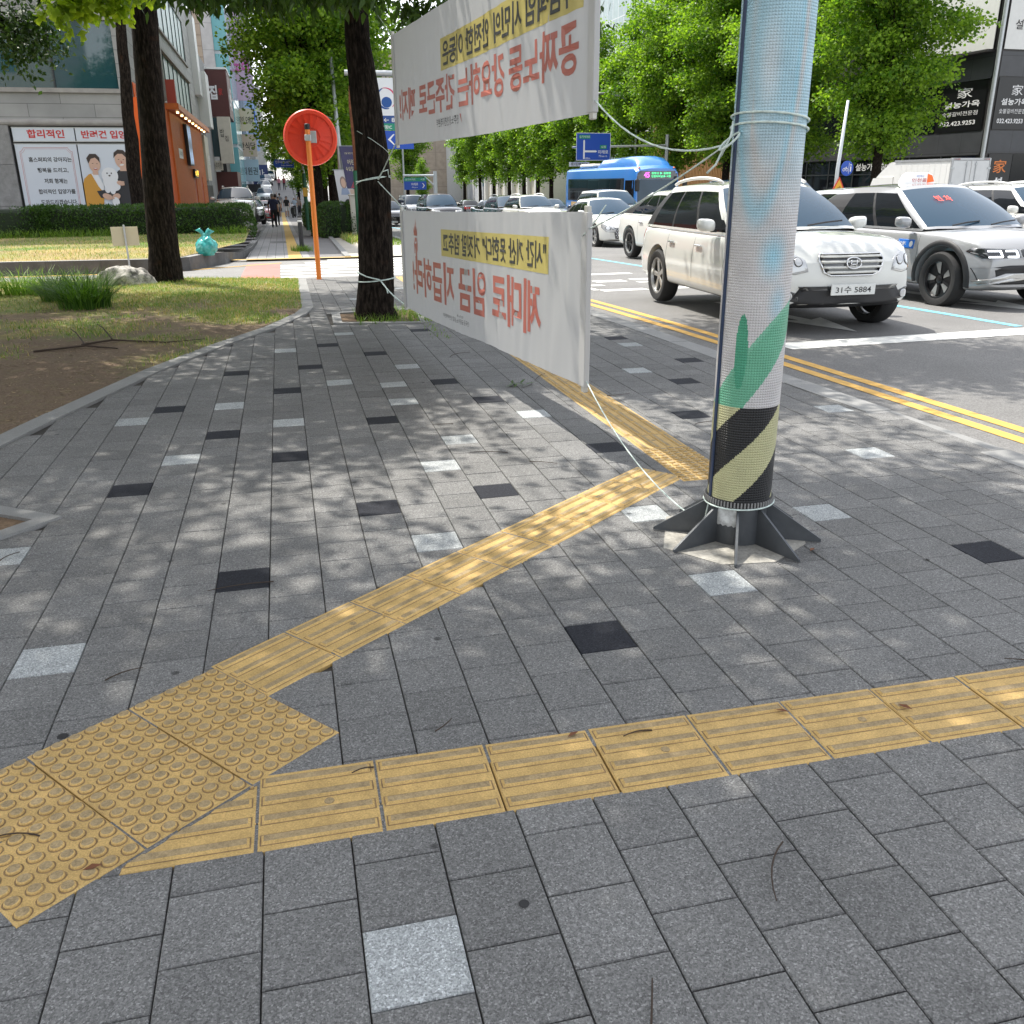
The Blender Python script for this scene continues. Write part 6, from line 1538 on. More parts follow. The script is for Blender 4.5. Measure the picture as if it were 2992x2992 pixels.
def car(label, style, pm, s=None, t=None, rot=HEAD_US, pos=None, clad=False, rims='alloy', wheels='lr', detail=1, cat='car', group=None, glass=None, name='parked_car', plate=None, grille='bar', mirrors=True, rails=False, arch=False, tint=None, head=None, steer=0):
    st = STY[style]; me0, bv = car_meshes(style, clad)
    if pos is None: pos = rw(s, t, 0)
    root = thing(name, label, cat, pos, rot, group)
    me = me0.copy(); me.materials.clear()
    for m_ in (pm, M_black, M_well): me.materials.append(m_)
    me.polygons.foreach_set("use_smooth", [True]*len(me.polygons))
    try: me.set_sharp_from_angle(angle=radians(32))
    except Exception: pass
    bo_ = bpy.data.objects.new('body', me); COL.objects.link(bo_); bo_.parent = root
    parts, zr = cabin_parts(st)
    build('roof', weld(parts['body']), pm, root, smooth=True, angle=40)
    for pk in [k for k in parts if k.startswith('pil')]: build('pillar_trim', weld(parts[pk]), M_black, root)
    build('windshield', weld(parts['ws']), glass or M_wind, root, smooth=True)
    build('rear_window', weld(parts['rw']), M_glass, root, smooth=True)
    for k in parts:
        if k[0] == 'g': build('side_window', weld(parts[k]), tint or M_glass, root, smooth=True)
    Lf = st['wb']/2+st['fo']; Lr = st['L']-Lf; W = st['W']/2; r_ = st['r']
    # wheels
    key = (r_, rims)
    if key not in _wc:
        tm, rm = wheel_meshes(r_, rims); a = build('wheel', tm, M_rubber, None, smooth=True, angle=40); b = build('rim', rm, [M_rim, M_rimd, M_well], a, smooth=True, angle=30); _wc[key] = (a.data, b.data); bpy.data.objects.remove(b); bpy.data.objects.remove(a)
    for ax in (st['wb']/2, -st['wb']/2):
        for sd in (1, -1):
            a = bpy.data.objects.new('wheel', _wc[key][0]); COL.objects.link(a); a.parent = root; a.location = (ax, sd*(W-.125), r_); a.rotation_euler = (0, R.random()*6 if False else 0, pi if sd > 0 else 0)
            if steer and ax > 0: a.rotation_euler[2] += steer
            b = bpy.data.objects.new('rim', _wc[key][1]); COL.objects.link(b); b.parent = a; b.rotation_euler = (0, ax*1.3, 0)
    if arch:
        for sd, axn in ((1, 'left'), (-1, 'right')):
            for ax in (st['wb']/2, -st['wb']/2):
                g = MB(); n = 26; vs = []
                for k in range(n+1):
                    a = -.16+(pi+.32)*k/n
                    for rad, of in ((r_+.058, .004), (r_+.065, .018), (r_+.125, .016), (r_+.135, .0)):
                        vs.append(cast(bv, axn, ax+rad*cos(a), max(st['sill']+.01, r_+.015+rad*sin(a)), of))
                g.add(vs, [[k*4+c, k*4+c+1, (k+1)*4+c+1, (k+1)*4+c] for k in range(n) for c in range(3)]); build('arch_trim', g, M_black, root, smooth=True)
    # mirrors
    if mirrors:
        xm = st['xc']-.42
        for sd in (1, -1):
            g = MB(); bm = bmesh.new(); bmesh.ops.create_icosphere(bm, subdivisions=3, radius=1)
            for v in bm.verts:
                p = v.co; q = Vector((max(p.x, -.5)*.085, math.copysign(abs(p.y)**.6, p.y)*.115, math.copysign(abs(p.z)**.6, p.z)*.075)); q.x -= .02*abs(p.y); q.z += .014*p.y*sd; v.co = q+Vector((xm, sd*(W+.075), st['zb']+.10))
            bm.verts.index_update(); g.add([tuple(v.co) for v in bm.verts], [[v.index for v in f.verts] for f in bm.faces]); bm.free()
            g.box(xm-.03, xm+.03, min(sd*(W-.06), sd*(W+.02)), max(sd*(W-.06), sd*(W+.02)), st['zb']+.015, st['zb']+.06, 1, None, .008)
            g.add([(xm-.058, sd*(W+.075)+a, st['zb']+.10+b) for a, b in rr_poly(0, 0, .19, .13, .05, 3)], [list(range(16))], 2)
            build('mirror', g, [pm, M_black, M_glass], root, smooth=True, angle=50)
    if detail:
        zb = st['zb']
        for sd, axn in ((1, 'left'), (-1, 'right')):                   # door seams and handles
            g = MB()
            for a, b in st['side'][:2]:
                x = b-.01; rib(g, bv, axn, [(x, zb-.02), (x-.01, zb-.3), (x, st['sill']+.18)], .0035, -.001)
            x = st['side'][0][0]+.02; rib(g, bv, axn, [(x, zb-.02), (x+.02, zb-.3), (x-.0, st['sill']+.18)], .0035, -.001)
            build('door_seam', g, M_black, root)
            for a, b in st['side'][:2]:
                g = MB(); x = b+.16; c = cast(bv, axn, x, zb-.17, .02)
                patch(g, bv, axn, ell(x, zb-.17, .06, .035, 14), .001, 1); g.box(c.x-.10, c.x+.10, c.y-.012, c.y+.012, c.z-.014, c.z+.014, 0, None, .008); build('door_handle', g, [M_chrome if detail > 1 else pm, pm], root)
    # lamps, grille, plate
    zn = st['zn']; hl = head if head is not None else ([(.52, zn-.20), (.62, zn-.04), (.78, zn+.0), (.86, zn+.02), (.87, zn-.10), (.80, zn-.22), (.62, zn-.24)])
    if hl:
        for sd in (1, -1):
            g = MB(); patch(g, bv, 'front', [(sd*a, b) for a, b in hl], .007, 0); 
            cx = sum(p[0] for p in hl)/len(hl); cy = sum(p[1] for p in hl)/len(hl)
            patch(g, bv, 'front', ell(sd*(cx+.03), cy, .062, .062, 18), .010, 1); patch(g, bv, 'front', ell(sd*(cx+.03), cy, .050, .050, 18), .014, 0); patch(g, bv, 'front', ell(sd*(cx-.10), cy, .045, .05, 16), .010, 1); patch(g, bv, 'front', ell(sd*(cx-.10), cy, .036, .04, 16), .014, 0)
            build('headlight', g, [M_lens, M_lensd], root, smooth=True)
    g = MB()
    for sd in (1, -1):
        zb_ = st['zb']-.22; gg = MB(); patch(gg, bv, 'rear', [(sd*a, b) for a, b in ((.60, zb_), (.84, zb_), (.86, zb_+.12), (.84, zb_+.2), (.62, zb_+.18))], .006); patch(gg, bv, 'left' if sd > 0 else 'right', [(-Lr+.04, zb_+.02), (-Lr+.26, zb_+.06), (-Lr+.24, zb_+.18), (-Lr+.05, zb_+.18)], .005); build('tail_light', gg, M_tail, root, smooth=True)
    if grille == 'bar':
        g = MB(); patch(g, bv, 'front', rr_poly(0, zn-.22, .92, .26, .05), .005, 0)
        for k in range(4): rib(g, bv, 'front', [(-.44, zn-.32+k*.065), (.44, zn-.32+k*.065)], .008, .010, 1)
        patch(g, bv, 'front', ell(0, zn-.20, .055, .05, 16), .016, 1)
        build('grille', g, [M_lensd, M_chrome if pm not in (P_black,) else M_grey], root, smooth=True)
    elif grille == 'wide':
        g = MB(); patch(g, bv, 'front', [(-.62, zn-.10), (.62, zn-.10), (.55, zn-.42), (-.55, zn-.42)], .005, 0)
        for k in range(6):
            for j in range(-8, 9):
                x = (j+.5*(k % 2))*.066
                if abs(x) < .54: patch(g, bv, 'front', ell(x, zn-.14-k*.046, .021, .012, 8), .010, 1, (1,))
        patch(g, bv, 'front', ell(0, zn-.17, .085, .05, 18), .014, 1); patch(g, bv, 'front', ell(0, zn-.17, .065, .036, 18), .016, 0)
        build('grille', g, [M_lensd, M_chrome], root, smooth=True)
    elif grille == 'slit':
        g = MB(); patch(g, bv, 'front', rr_poly(0, zn-.12, 1.0, .13, .04), .005, 0); rib(g, bv, 'front', [(-.45, zn-.12), (.45, zn-.12)], .008, .01, 1); patch(g, bv, 'front', rr_poly(0, zn-.48, 1.15, .18, .05), .005, 0); build('grille', g, [M_lensd, M_grey], root, smooth=True)
    if grille in ('bar', 'wide'):
        g = MB(); patch(g, bv, 'front', rr_poly(0, .42, 1.1, .13, .05), .005, 0); build('lower_grille', g, M_lensd, root, smooth=True)
    if plate:
        c = cast(bv, 'front', 0, zn-.42 if grille != 'wide' else zn-.36, .03); plate_text(root, plate, Matrix.Translation((c.x+.01, 0, c.z)))
    if rails:
        for sd in (1, -1):
            g = MB(); P = []
            for k in range(13):
                f = k/12; x = st['xf']-.1+(st['xr']+.05-st['xf']+.1)*f; P.append((x, sd*(st['wr']-.03), zr(x)+.035+.05*sin(pi*f)**.5))
            g.tube(P, .021, 8); build('roof_rail', g, M_white if pm in (P_pearl, P_white) else M_steel, root, smooth=True)
    if detail:
        g = MB(); zc = st['zh']+.02
        for y0, y1 in ((.10, .62), (-.55, -.02)):
            g.tube([(st['xc']+.0, y0, zc+.005), (st['xc']-.06, (y0+y1)/2, zc+.035), (st['xc']-.10-.05*abs(y1), y1, zc+.05)], .011, 6)
        build('wiper', g, M_black, root)
    return root, bv, st

# --- white SUV next to the wrapped post
P_hero = P_pearl
root, bv, st = car('white SUV with roof rails stopped beside the kerb behind the wrapped post, plate 31 5884', 'suv', P_hero, 10.8, 6.58, rot=HEAD_US-radians(4.6), clad=True, name='white_suv', detail=2, rails=True, grille=None, head=[(.50, .70), (.53, .82), (.64, .885), (.80, .925), (.88, .91), (.88, .78), (.80, .70), (.64, .67)], steer=.12)
zn = st['zn']
OL = [(-.36, .875), (.36, .875), (.385, .82), (.33, .69), (.25, .655), (-.25, .655), (-.33, .69), (-.385, .82)]
g = MB(); patch(g, bv, 'front', OL, .004, 0)
for k in range(4): hw = (.36, .365, .35, .30)[k]; rib(g, bv, 'front', [(-hw, .845-k*.052), (hw, .845-k*.052)], .0145, .012, 1)
rib(g, bv, 'front', OL+[OL[0]], .011, .010, 2)
build('grille', g, [M_lensd, P_white, M_chrome], root, smooth=True)
g = MB(); n = 28; rib(g, bv, 'front', ell(0, .775, .085, .05, n)+[(.085, .775)], .008, .030, 0)
for a, b in (((-.04, .75), (-.025, .80)), ((.025, .75), (.04, .80)), ((-.03, .768), (.03, .782))): rib(g, bv, 'front', [a, b], .008, .030, 0)
patch(g, bv, 'front', ell(0, .775, .08, .046), .02, 1); build('emblem', g, [M_chrome, M_lensd], root, smooth=True)
g = MB(); patch(g, bv, 'front', [(-.60, .545), (.60, .545), (.56, .50), (-.56, .50)], .012); build('bumper_slot', g, M_lensd, root, smooth=True)
g = MB(); patch(g, bv, 'front', [(-.58, .53), (.58, .53), (.66, .42), (.80, .36), (.86, .30), (.80, .24), (-.80, .24), (-.86, .30), (-.80, .36), (-.66, .42)], .007); build('lower_bumper', g, M_black, root, smooth=True)
for sd in (1, -1):
    g = MB(); patch(g, bv, 'front', [(sd*a, b) for a, b in ((.58, .38), (.60, .47), (.76, .52), (.82, .50), (.80, .40))], .006, 0); patch(g, bv, 'front', ell(sd*.70, .44, .045, .045), .014, 1); build('fog_lamp', g, [M_lensd, M_lens], root, smooth=True)
    g = MB(); patch(g, bv, 'front', [(sd*a, b) for a, b in ((.76, .71), (.85, .80), (.86, .72), (.80, .70))], .012, 0); build('indicator', g, M_amber, root, smooth=True)
c = cast(bv, 'front', 0, .47, .03); plate_text(root, '31수 5884', Matrix.Translation((c.x+.015, 0, .51)), .53, .115)
for sd, an in ((-1, 'right'), (1, 'left')):
    g = MB(); rib(g, bv, an, [(.9, 1.0), (0, 1.0), (-1, 1.0), (-1.9, 1.02)], .008, .006); build('chrome_strip', g, M_chrome, root, smooth=True)

# --- silver electric taxi
root, bv, st = car('silver taxi with an orange and white roof sign and black wheel arches', 'ev', P_silver, 11.95, 10.04, clad=True, rims='ev', name='taxi', cat='taxi', detail=2, grille=None, head=[], arch=True)
for sd in (1, -1):
    g = MB(); patch(g, bv, 'front', [(sd*a, b) for a, b in ((.34, .70), (.36, .79), (.84, .81), (.87, .76), (.80, .68))], .006, 0)
    for x in (.68, .47):
        for a, b in (((x-.07, .77), (x+.07, .77)), ((x-.07, .70), (x+.07, .70)), ((x-.07, .70), (x-.07, .77))): rib(g, bv, 'front', [(sd*a[0], a[1]), (sd*b[0], b[1])], .010, .012, 1)
    build('headlight', g, [M_lensd, M_drl], root, smooth=True)
g = MB(); patch(g, bv, 'front', rr_poly(0, .745, .66, .10, .02), .005); build('grille', g, M_lensd, root, smooth=True)
g = MB(); patch(g, bv, 'front', [(-.86, .56), (-.5, .60), (.5, .60), (.86, .56), (.80, .36), (-.80, .36)], .004, 0); patch(g, bv, 'front', [(-.84, .40), (-.55, .50), (.55, .50), (.84, .40), (.80, .36), (.5, .44), (-.5, .44), (-.80, .36)], .03, 1); build('bumper_trim', g, [M_black, M_rim], root, smooth=True)
c = cast(bv, 'front', 0, .55, .03); plate_text(root, '인천 31바 2046', Matrix.Translation((c.x+.03, 0, .53)), .53, .115)
g = MB()                                                       # roof sign
M = Matrix.Translation((-.30, 0, st['H']-.01)) @ Matrix.Scale(.66, 4); prof = [(-.42, 0), (.42, 0), (.41, .06), (.34, .19), (.22, .25), (-.22, .25), (-.34, .19), (-.41, .06)]
Mr = M @ Matrix.Rotation(pi/2, 4, 'Z') @ Matrix.Rotation(pi/2, 4, 'X'); g.prism([(a, b) for a, b in prof], -.10, .10, 0, Mr); g.prism([(.20, .02), (.40, .05), (.33, .18), (.20, .22)], -.103, .103, 1, Mr)
so = build('roof_sign', g, [mat("sign_glow_white", (.75, .75, .75), .4, emit=(1, 1, .97), estr=.12), mat("sign_orange", (.8, .12, .02), .4, emit=(1, .2, .03), estr=.15)], root)
g = MB(); fn = lambda u, v: tuple(M @ Vector((.104, u, v))); put_text(g, '인천콜', fn, -.21, .19, .04, .12, 0, .01); build('sign_lettering', g, M_text_red, so); g = MB(); put_text(g, '개인택시', fn, -.10, .10, .14, .19, 0, 0); build('sign_lettering', g, mat("ink_blue", (.02, .1, .5), .5), so)
g = MB(); 
def ws(u, v): 
    x = st['xc']-.02-(st['xc']-st['xf'])*.60-.0+.062; return None
b0 = Vector((st['xc']-.05, 0, st['zh'])); b1 = Vector((st['xf'], 0, st['H']))
def wsf(u, v):
    f = .60+v; y = u; x = (st['xc']+.02-.16*(y/.85)**2)*(1-f)+(st['xf']-.07*(y/.63)**2)*f+.05*sin(pi*f)+.012; z = (st['zh']-.02)*(1-f)+(st['H']-.02)*f+.012; return (x, y, z)
put_text(g, '빈 차', wsf, -.35, -.10, 0, .12, 0, .01); build('led_lettering', g, mat("led_red", (.6, .05, .03), .4, emit=(1, .08, .04), estr=.7), root)
g = MB(); patch(g, bv, 'right', [(.62, .62+.12), (.95, .62+.12), (.95, .62+.24), (.62, .62+.24)], .004, 0); so = build('door_sticker', g, mat("sticker_blue", (.01, .13, .5), .4), root, smooth=True)
g = MB(); fn = lambda u, v: tuple(cast(bv, 'right', u, v, .007)); put_text(g, '개인', fn, .79, .64, .77, .83, 0, .01); patch(g, bv, 'right', ell(.89, .80, .035, .04, 14), .006); build('sticker_lettering', g, M_text_white, so)

# --- the other cars of the queue
car('white coupe style SUV with black wheels behind the white SUV', 'coupe', P_white, 20.2, 10.35, rims='dark', name='white_suv', detail=2, grille='bar', clad=True, plate='23다 7719')
car('white sedan with a studded grille, plate 1180, behind the lower banner', 'sedan', P_white, 29.0, 11.7, name='white_sedan', grille='wide', plate='152서1180')
car('big white SUV behind the white sedan, below the blue bus', 'boxy', P_white, 37.6, 15.5, name='white_suv', grille='wide')
car('white SUV with bluish windshield just above the lower banner', 'suv', P_white, 42.4, 13.5, name='white_suv', grille='bar', rails=True)
car('silver roofed SUV with dark sides behind the white SUV over the banner', 'suv', P_dark, 48.5, 14.1, name='dark_suv', rails=True)
car('low black sedan with a broad grille over the middle of the lower banner', 'sedan', P_black, 54.5, 14.9, name='black_sedan', grille='wide')
car('tall black SUV with pale headlights over the left part of the lower banner', 'boxy', P_black, 51, 10.85, name='black_suv', grille='slit', plate='48무 3051', head=[(.40, .88), (.44, .96), (.86, .99), (.88, .90), (.80, .86)])
car('white van with a dark grille behind the black SUV', 'van', P_sil2, 79, 14.5, name='white_van', cat='van', grille='bar')
car('black sedan seen right beside the street tree trunk, nearest to the kerb', 'sedan', P_black, 57.5, 8.95, name='black_sedan', grille='slit', plate='125가 4418')
car('dark car behind the black sedan beside the tree trunk', 'sedan', P_grey, 70, 8.4, name='grey_car')
car('dark car with a lit red tail lamp driving away behind the tall black SUV', 'sedan', P_dark, 84, 20.5, HEAD_AWAY, name='dark_car')
car('blue grey roofed sedan driving away left of the blue bus', 'sedan', P_grey, 52.5, 17.8, name='grey_sedan')
car('white SUV cut by the right edge behind the silver taxi', 'suv', P_white, 16.6, 16.7, name='white_suv', rails=True)
car('white hatchback with a pale roof behind the silver taxi', 'ev', P_sil2, 17.4, 13.2, name='pale_car')
car('dark blue van beyond the white SUV, to the right of the wrapped post', 'van', P_blue, 23.6, 14.4, name='blue_van', cat='van', glass=M_wind)
# taxi further back with a green roof lamp (only its lamp shows)
# --- left street
L_S = HEAD_US-DE
car('white SUV parked nose out at the foot of the left street, behind the hedge', 'suv', P_white, pos=(-2.02, 47.4, -.22), rot=L_S, name='white_suv', rails=True, plate='62오 1187')
car('dark car parked half hidden beside the white SUV on the left street', 'sedan', P_black, pos=(-1.75, 55, -.55), rot=L_S, name='black_car')
car('white car with a red front on the left street, behind the white SUV', 'sedan', P_white, pos=(-1.9, 82, -1.2), rot=L_S, name='white_car')
car('red car on the left street between the white car and the walkers', 'sedan', paint("car_red", (.35, .015, .015)), pos=(-1.25, 74, -1.06), rot=L_S, name='red_car')
for y, m_, lb, x in ((108, P_sil2, 'silver hatchback climbing the left street, front to us', -1.45), (124, P_white, 'white car behind the silver hatchback on the hill', -1.7), (138, P_grey, 'grey car behind the white car near the hilltop', -1.6), (150, P_white, 'furthest white car at the crest of the left street', -1.2)):
    car(lb, 'sedan' if m_ is not P_sil2 else 'ev', m_, pos=(x, y, gz(y)-.02), rot=L_S, name='parked_car', detail=0, mirrors=False, group='cars parked up the left street hill')

# --- blue bus
bus = thing('city_bus', 'blue city bus number 45 with a humped blue roof, coming towards us', 'bus', rw(45.3, 21.25), HEAD_US)
M_bus = paint("bus_blue", (.04, .21, .62), .3); Wb = 1.25; Lb = 10.8
def bus_ring(x):
    f = sstep(-.55, 0, x); b = sstep(-Lb+.3, -Lb, x); w = Wb*(1-.05*f-.03*b); zt = 2.98-.16*f; z0 = .32
    pts = [(0, z0), (w*.93, z0), (w, z0+.1), (w, 1.0), (w, 2.0), (w*.985, 2.55), (w*.95, zt-.14), (w*.82, zt-.02), (w*.4, zt+.04), (0, zt+.05)]
    return [(x-.10*(abs(p[0])/Wb)**3*f+.0-.12*f*max(0, p[1]-1.2)/1.8, p[0], p[1]) for p in pts]
g = MB(); xs = [-Lb, -Lb+.1, -Lb+.4, -8, -6, -4, -2.4, -1.2, -.5, -.2, -.06, 0]; rg = []
for x in xs:
    r_ = bus_ring(x); rg.append(r_+[(p[0], -p[1], p[2]) for p in r_[-2:0:-1]])
k = len(rg[0]); g.add([p for r_ in rg for p in r_], [[i*k+j, (i+1)*k+j, (i+1)*k+(j+1) % k, i*k+(j+1) % k] for i in range(len(xs)-1) for j in range(k)]+[list(range(k)), list(range((len(xs)-1)*k+k-1, (len(xs)-1)*k-1, -1))])
build('body', weld(g), M_bus, bus, smooth=True, angle=35)
bb = BVHTree.FromPolygons([Vector(p) for p in g.v], [f for f in g.f])
g = MB()
def bp_(y, z, off=.012): return tuple(cast(bb, 'front', y, z, off))
def pgrid(mb, y0, y1, z0, z1, ny, nz, mi=0, off=.012): mb.grid(lambda a, b: bp_(y0+(y1-y0)*a, z0+(z1-z0)*b, off), ny, nz, mi)
pgrid(g, -1.12, 1.12, 1.05, 2.32, 16, 6); build('windshield', g, M_wind, bus, smooth=True)
g = MB(); pgrid(g, -1.12, 1.12, 2.34, 2.74, 16, 3); ds = build('destination_screen', g, M_lensd, bus, smooth=True)
g = MB(); fn = lambda u, v: bp_(u, v, .02); put_text(g, '45', fn, -.78, -.47, 2.42, 2.68, 0, .02); build('route_number', g, mat("led_magenta", (.6, .05, .4), .5, emit=(.9, .12, .7), estr=1.0), ds)
g = MB(); put_text(g, '청량산 ▶ 길병원', fn, -.36, .72, 2.57, 2.68, 0, .01); put_text(g, '인천터미널 ▶ 시청', fn, -.36, .72, 2.42, 2.53, 0, .01); build('route_lettering', g, mat("led_green", (.05, .5, .2), .5, emit=(.1, .9, .35), estr=.8), ds)
for sd in (-1, 1):
    an = 'left' if sd > 0 else 'right'
    xw = [(-9.9, -8.5), (-8.4, -7.0), (-6.9, -5.3), (-5.2, -3.6), (-3.5, -2.1)]
    g = MB()
    g.grid(lambda a, b: tuple(cast(bb, an, -10.3+8.7*a, 1.2+1.2*b, .006)), 20, 4); build('window_band', g, M_lensd, bus, smooth=True)
    for x0, x1 in xw:
        g = MB(); g.grid(lambda a, b: tuple(cast(bb, an, x0+(x1-x0)*a, (1.72 if (x0 != -6.9) else 1.2)+(.62 if x0 != -6.9 else 1.1)*b, .016)), 4, 3); build('side_window', g, M_glass, bus, smooth=True)
        if x0 != -6.9: 
            g = MB(); g.grid(lambda a, b: tuple(cast(bb, an, x0+(x1-x0)*(.03+.45*a), 1.28+.38*b, .016)), 3, 2); g.grid(lambda a, b: tuple(cast(bb, an, x0+(x1-x0)*(.52+.45*a), 1.28+.38*b, .016)), 3, 2); build('side_window', g, M_glass, bus, smooth=True)
    g = MB(); g.grid(lambda a, b: tuple(cast(bb, an, -1.45+1.1*a, .55+1.75*b, .014)), 4, 4); build('door', g, M_glass, bus, smooth=True)
    g = MB()
    for x in (-9.2, -2.2): g.lathe([(.33, -.12), (.46, -.12), (.48, 0), (.46, .12), (.30, .12), (.0, .08)], 28, 0, Matrix.Translation((x, sd*1.12, .48)) @ Matrix.Rotation(pi/2, 4, 'X'))
    build('wheel', g, M_rubber, bus, smooth=True)
    g = MB(); g.tube([(-.1, sd*1.15, 2.45), (.25, sd*1.3, 2.5), (.32, sd*1.34, 2.35)], .025, 8); g.box(.24, .38, sd*1.34-.12, sd*1.34+.12, 1.75, 2.35, 0, None, .05); build('mirror', g, M_black, bus)
    g = MB(); c = bp_(sd*.98, 2.85, .03); g.lathe([(.06, 0), (.05, .05), (.0, .07)], 12, 0, Matrix.Translation(c), cap=False); build('marker_light', g, mat("marker_orange", (.7, .16, .04), .3), bus, smooth=True)
g = MB(); g.grid(lambda a, b: tuple(cast(bb, 'right', -9.7+1.3*a, .72+.4*b, .01)), 4, 2); so = build('side_panel', g, mat("poster_tan", (.6, .42, .2), .5), bus, smooth=True)
g = MB(); put_text(g, '광고', lambda u, v: tuple(cast(bb, 'right', u, v, .018)), -8.6, -9.4, .8, 1.04); build('lettering', g, M_text_white, so)
g = MB(); xs = [-6.2, -6.1, -5.6, -3, -1.3, -.75, -.5]; hh_ = [.02, .30, .50, .55, .52, .30, .02]; rg = []      # gas tank hump
for x, h_ in zip(xs, hh_):
    w = .98 if h_ > .1 else 1.0; r_ = [(x, w, 2.86), (x, w*.98, 2.86+h_*.55), (x, w*.86, 2.86+h_), (x, w*.4, 2.9+h_*1.1), (x, 0, 2.9+h_*1.13)]; rg.append(r_+[(p[0], -p[1], p[2]) for p in r_[-2::-1]])
k = len(rg[0]); g.add([p for r_ in rg for p in r_], [[i*k+j, (i+1)*k+j, (i+1)*k+j+1, i*k+j+1] for i in range(len(xs)-1) for j in range(k-1)]); build('roof_tank_cover', weld(g), M_bus, bus, smooth=True, angle=50)
g = MB(); g.box(-9.6, -7.2, -.8, .8, 2.98, 3.24, 0, None, .1); build('roof_unit', g, mat("unit_beige", (.6, .55, .47), .5), bus)
g = MB(); g.box(-.14, .0, -1.0, 1.0, .4, .55); 
for sd in (-1, 1): g.lathe([(.13, 0), (.12, .03), (.0, .04)], 16, 1, Matrix.Translation((-.03, sd*.85, .75)) @ Matrix.Rotation(pi/2, 4, 'Y'), cap=False)
build('headlight', g, [M_lensd, M_lens], bus)

# --- white box truck driving away
tk = thing('box_truck', 'white box truck with closed rear doors beyond the silver taxi', 'truck', rw(33.2, 29.8), HEAD_AWAY); tk.scale = (1.07, 1.07, 1.07)
M_tw = mat("truck_white", (.70, .70, .68), .4, var=.04); M_al = mat("truck_frame", (.42, .43, .44), .4, metal=.4)
g = MB(); g.box(.0, 3.3, -.90, .90, .80, 2.62, 0, None, .015)
for k in range(9): g.box(.25+k*.33, .262+k*.33, -.906, .906, .86, 2.58, 0)
build('cargo_box', g, M_tw, tk)
g = MB()
for y0, y1 in ((-.92, -.86), (.86, .92)): g.box(-.03, .05, y0, y1, .78, 2.66, 0, None, .008)
g.box(-.03, .05, -.86, .86, 2.57, 2.66, 0, None, .008); g.box(-.03, .05, -.86, .86, .78, .86, 0, None, .008); g.box(-.02, 3.32, -.925, -.905, 2.56, 2.65); g.box(-.02, 3.32, .905, .925, 2.56, 2.65); build('box_frame', g, M_al, tk)
for sd in (-1, 1):
    g = MB(); g.box(-.026, -.004, min(sd*.02, sd*.85), max(sd*.02, sd*.85), .87, 2.56, 0, None, .006); dd = build('rear_door', g, mat("truck_door", (.60, .61, .61), .45, var=.06, vscale=3), tk)
    g = MB(); g.tube([(-.045, sd*.22, .9), (-.045, sd*.22, 2.54)], .016, 8)
    for z in (1.0, 1.7, 2.4): g.box(-.055, -.02, sd*.22-.04, sd*.22+.04, z, z+.06); 
    build('lock_bar', g, M_steel, dd)
    g = MB()
    for z in (1.1, 1.7, 2.25): g.box(-.045, .0, min(sd*.78, sd*.93), max(sd*.78, sd*.93), z, z+.07)
    build('hinge', g, M_steel, dd)
    g = MB(); g.box(-.03, 0, min(sd*.55, sd*.85), max(sd*.55, sd*.85), 2.60, 2.64); build('tail_light', g, M_tail, tk)
    g = MB()
    for x in (.9, 4.4): g.lathe([(.2, -.1), (.33, -.1), (.34, 0), (.33, .1), (.0, .06)], 24, 0, Matrix.Translation((x, sd*.72, .34)) @ Matrix.Rotation(pi/2, 4, 'X'))
    build('wheel', g, M_rubber, tk, smooth=True)
g = MB(); g.prism([(3.45, .45), (5.1, .45), (5.15, 1.1), (4.75, 1.95), (3.45, 2.0)], -.82, .82, 0, Matrix.Rotation(pi/2, 4, 'X')); build('cab', g, M_tw, tk)
g = MB(); g.prism([(3.35, 2.0), (4.6, 1.97), (4.25, 2.25), (3.7, 2.58), (3.35, 2.6)], -.78, .78, 0, Matrix.Rotation(pi/2, 4, 'X')); build('wind_deflector', g, M_tw, tk)
g = MB(); g.box(0, 5, -.35, .35, .45, .8); build('chassis', g, M_black, tk)
# green roof lamp of another taxi
car('taxi with a green roof lamp in the lane before the white truck', 'sedan', P_sil2, 23.2, 17.5, name='taxi', cat='taxi', detail=0)
tx = [o for o in bpy.data.objects if o.get("label", "").startswith('taxi with a green')][0]
g = MB(); g.prism([(-.36, 0), (.36, 0), (.28, .17), (-.28, .17)], -.10, .10, 0, Matrix.Translation((-.3, 0, 1.46)) @ Matrix.Rotation(pi/2, 4, 'Z') @ Matrix.Rotation(pi/2, 4, 'X')); build('roof_sign', g, mat("lamp_green", (.05, .5, .22), .4, emit=(.1, .8, .35), estr=.3), tx)
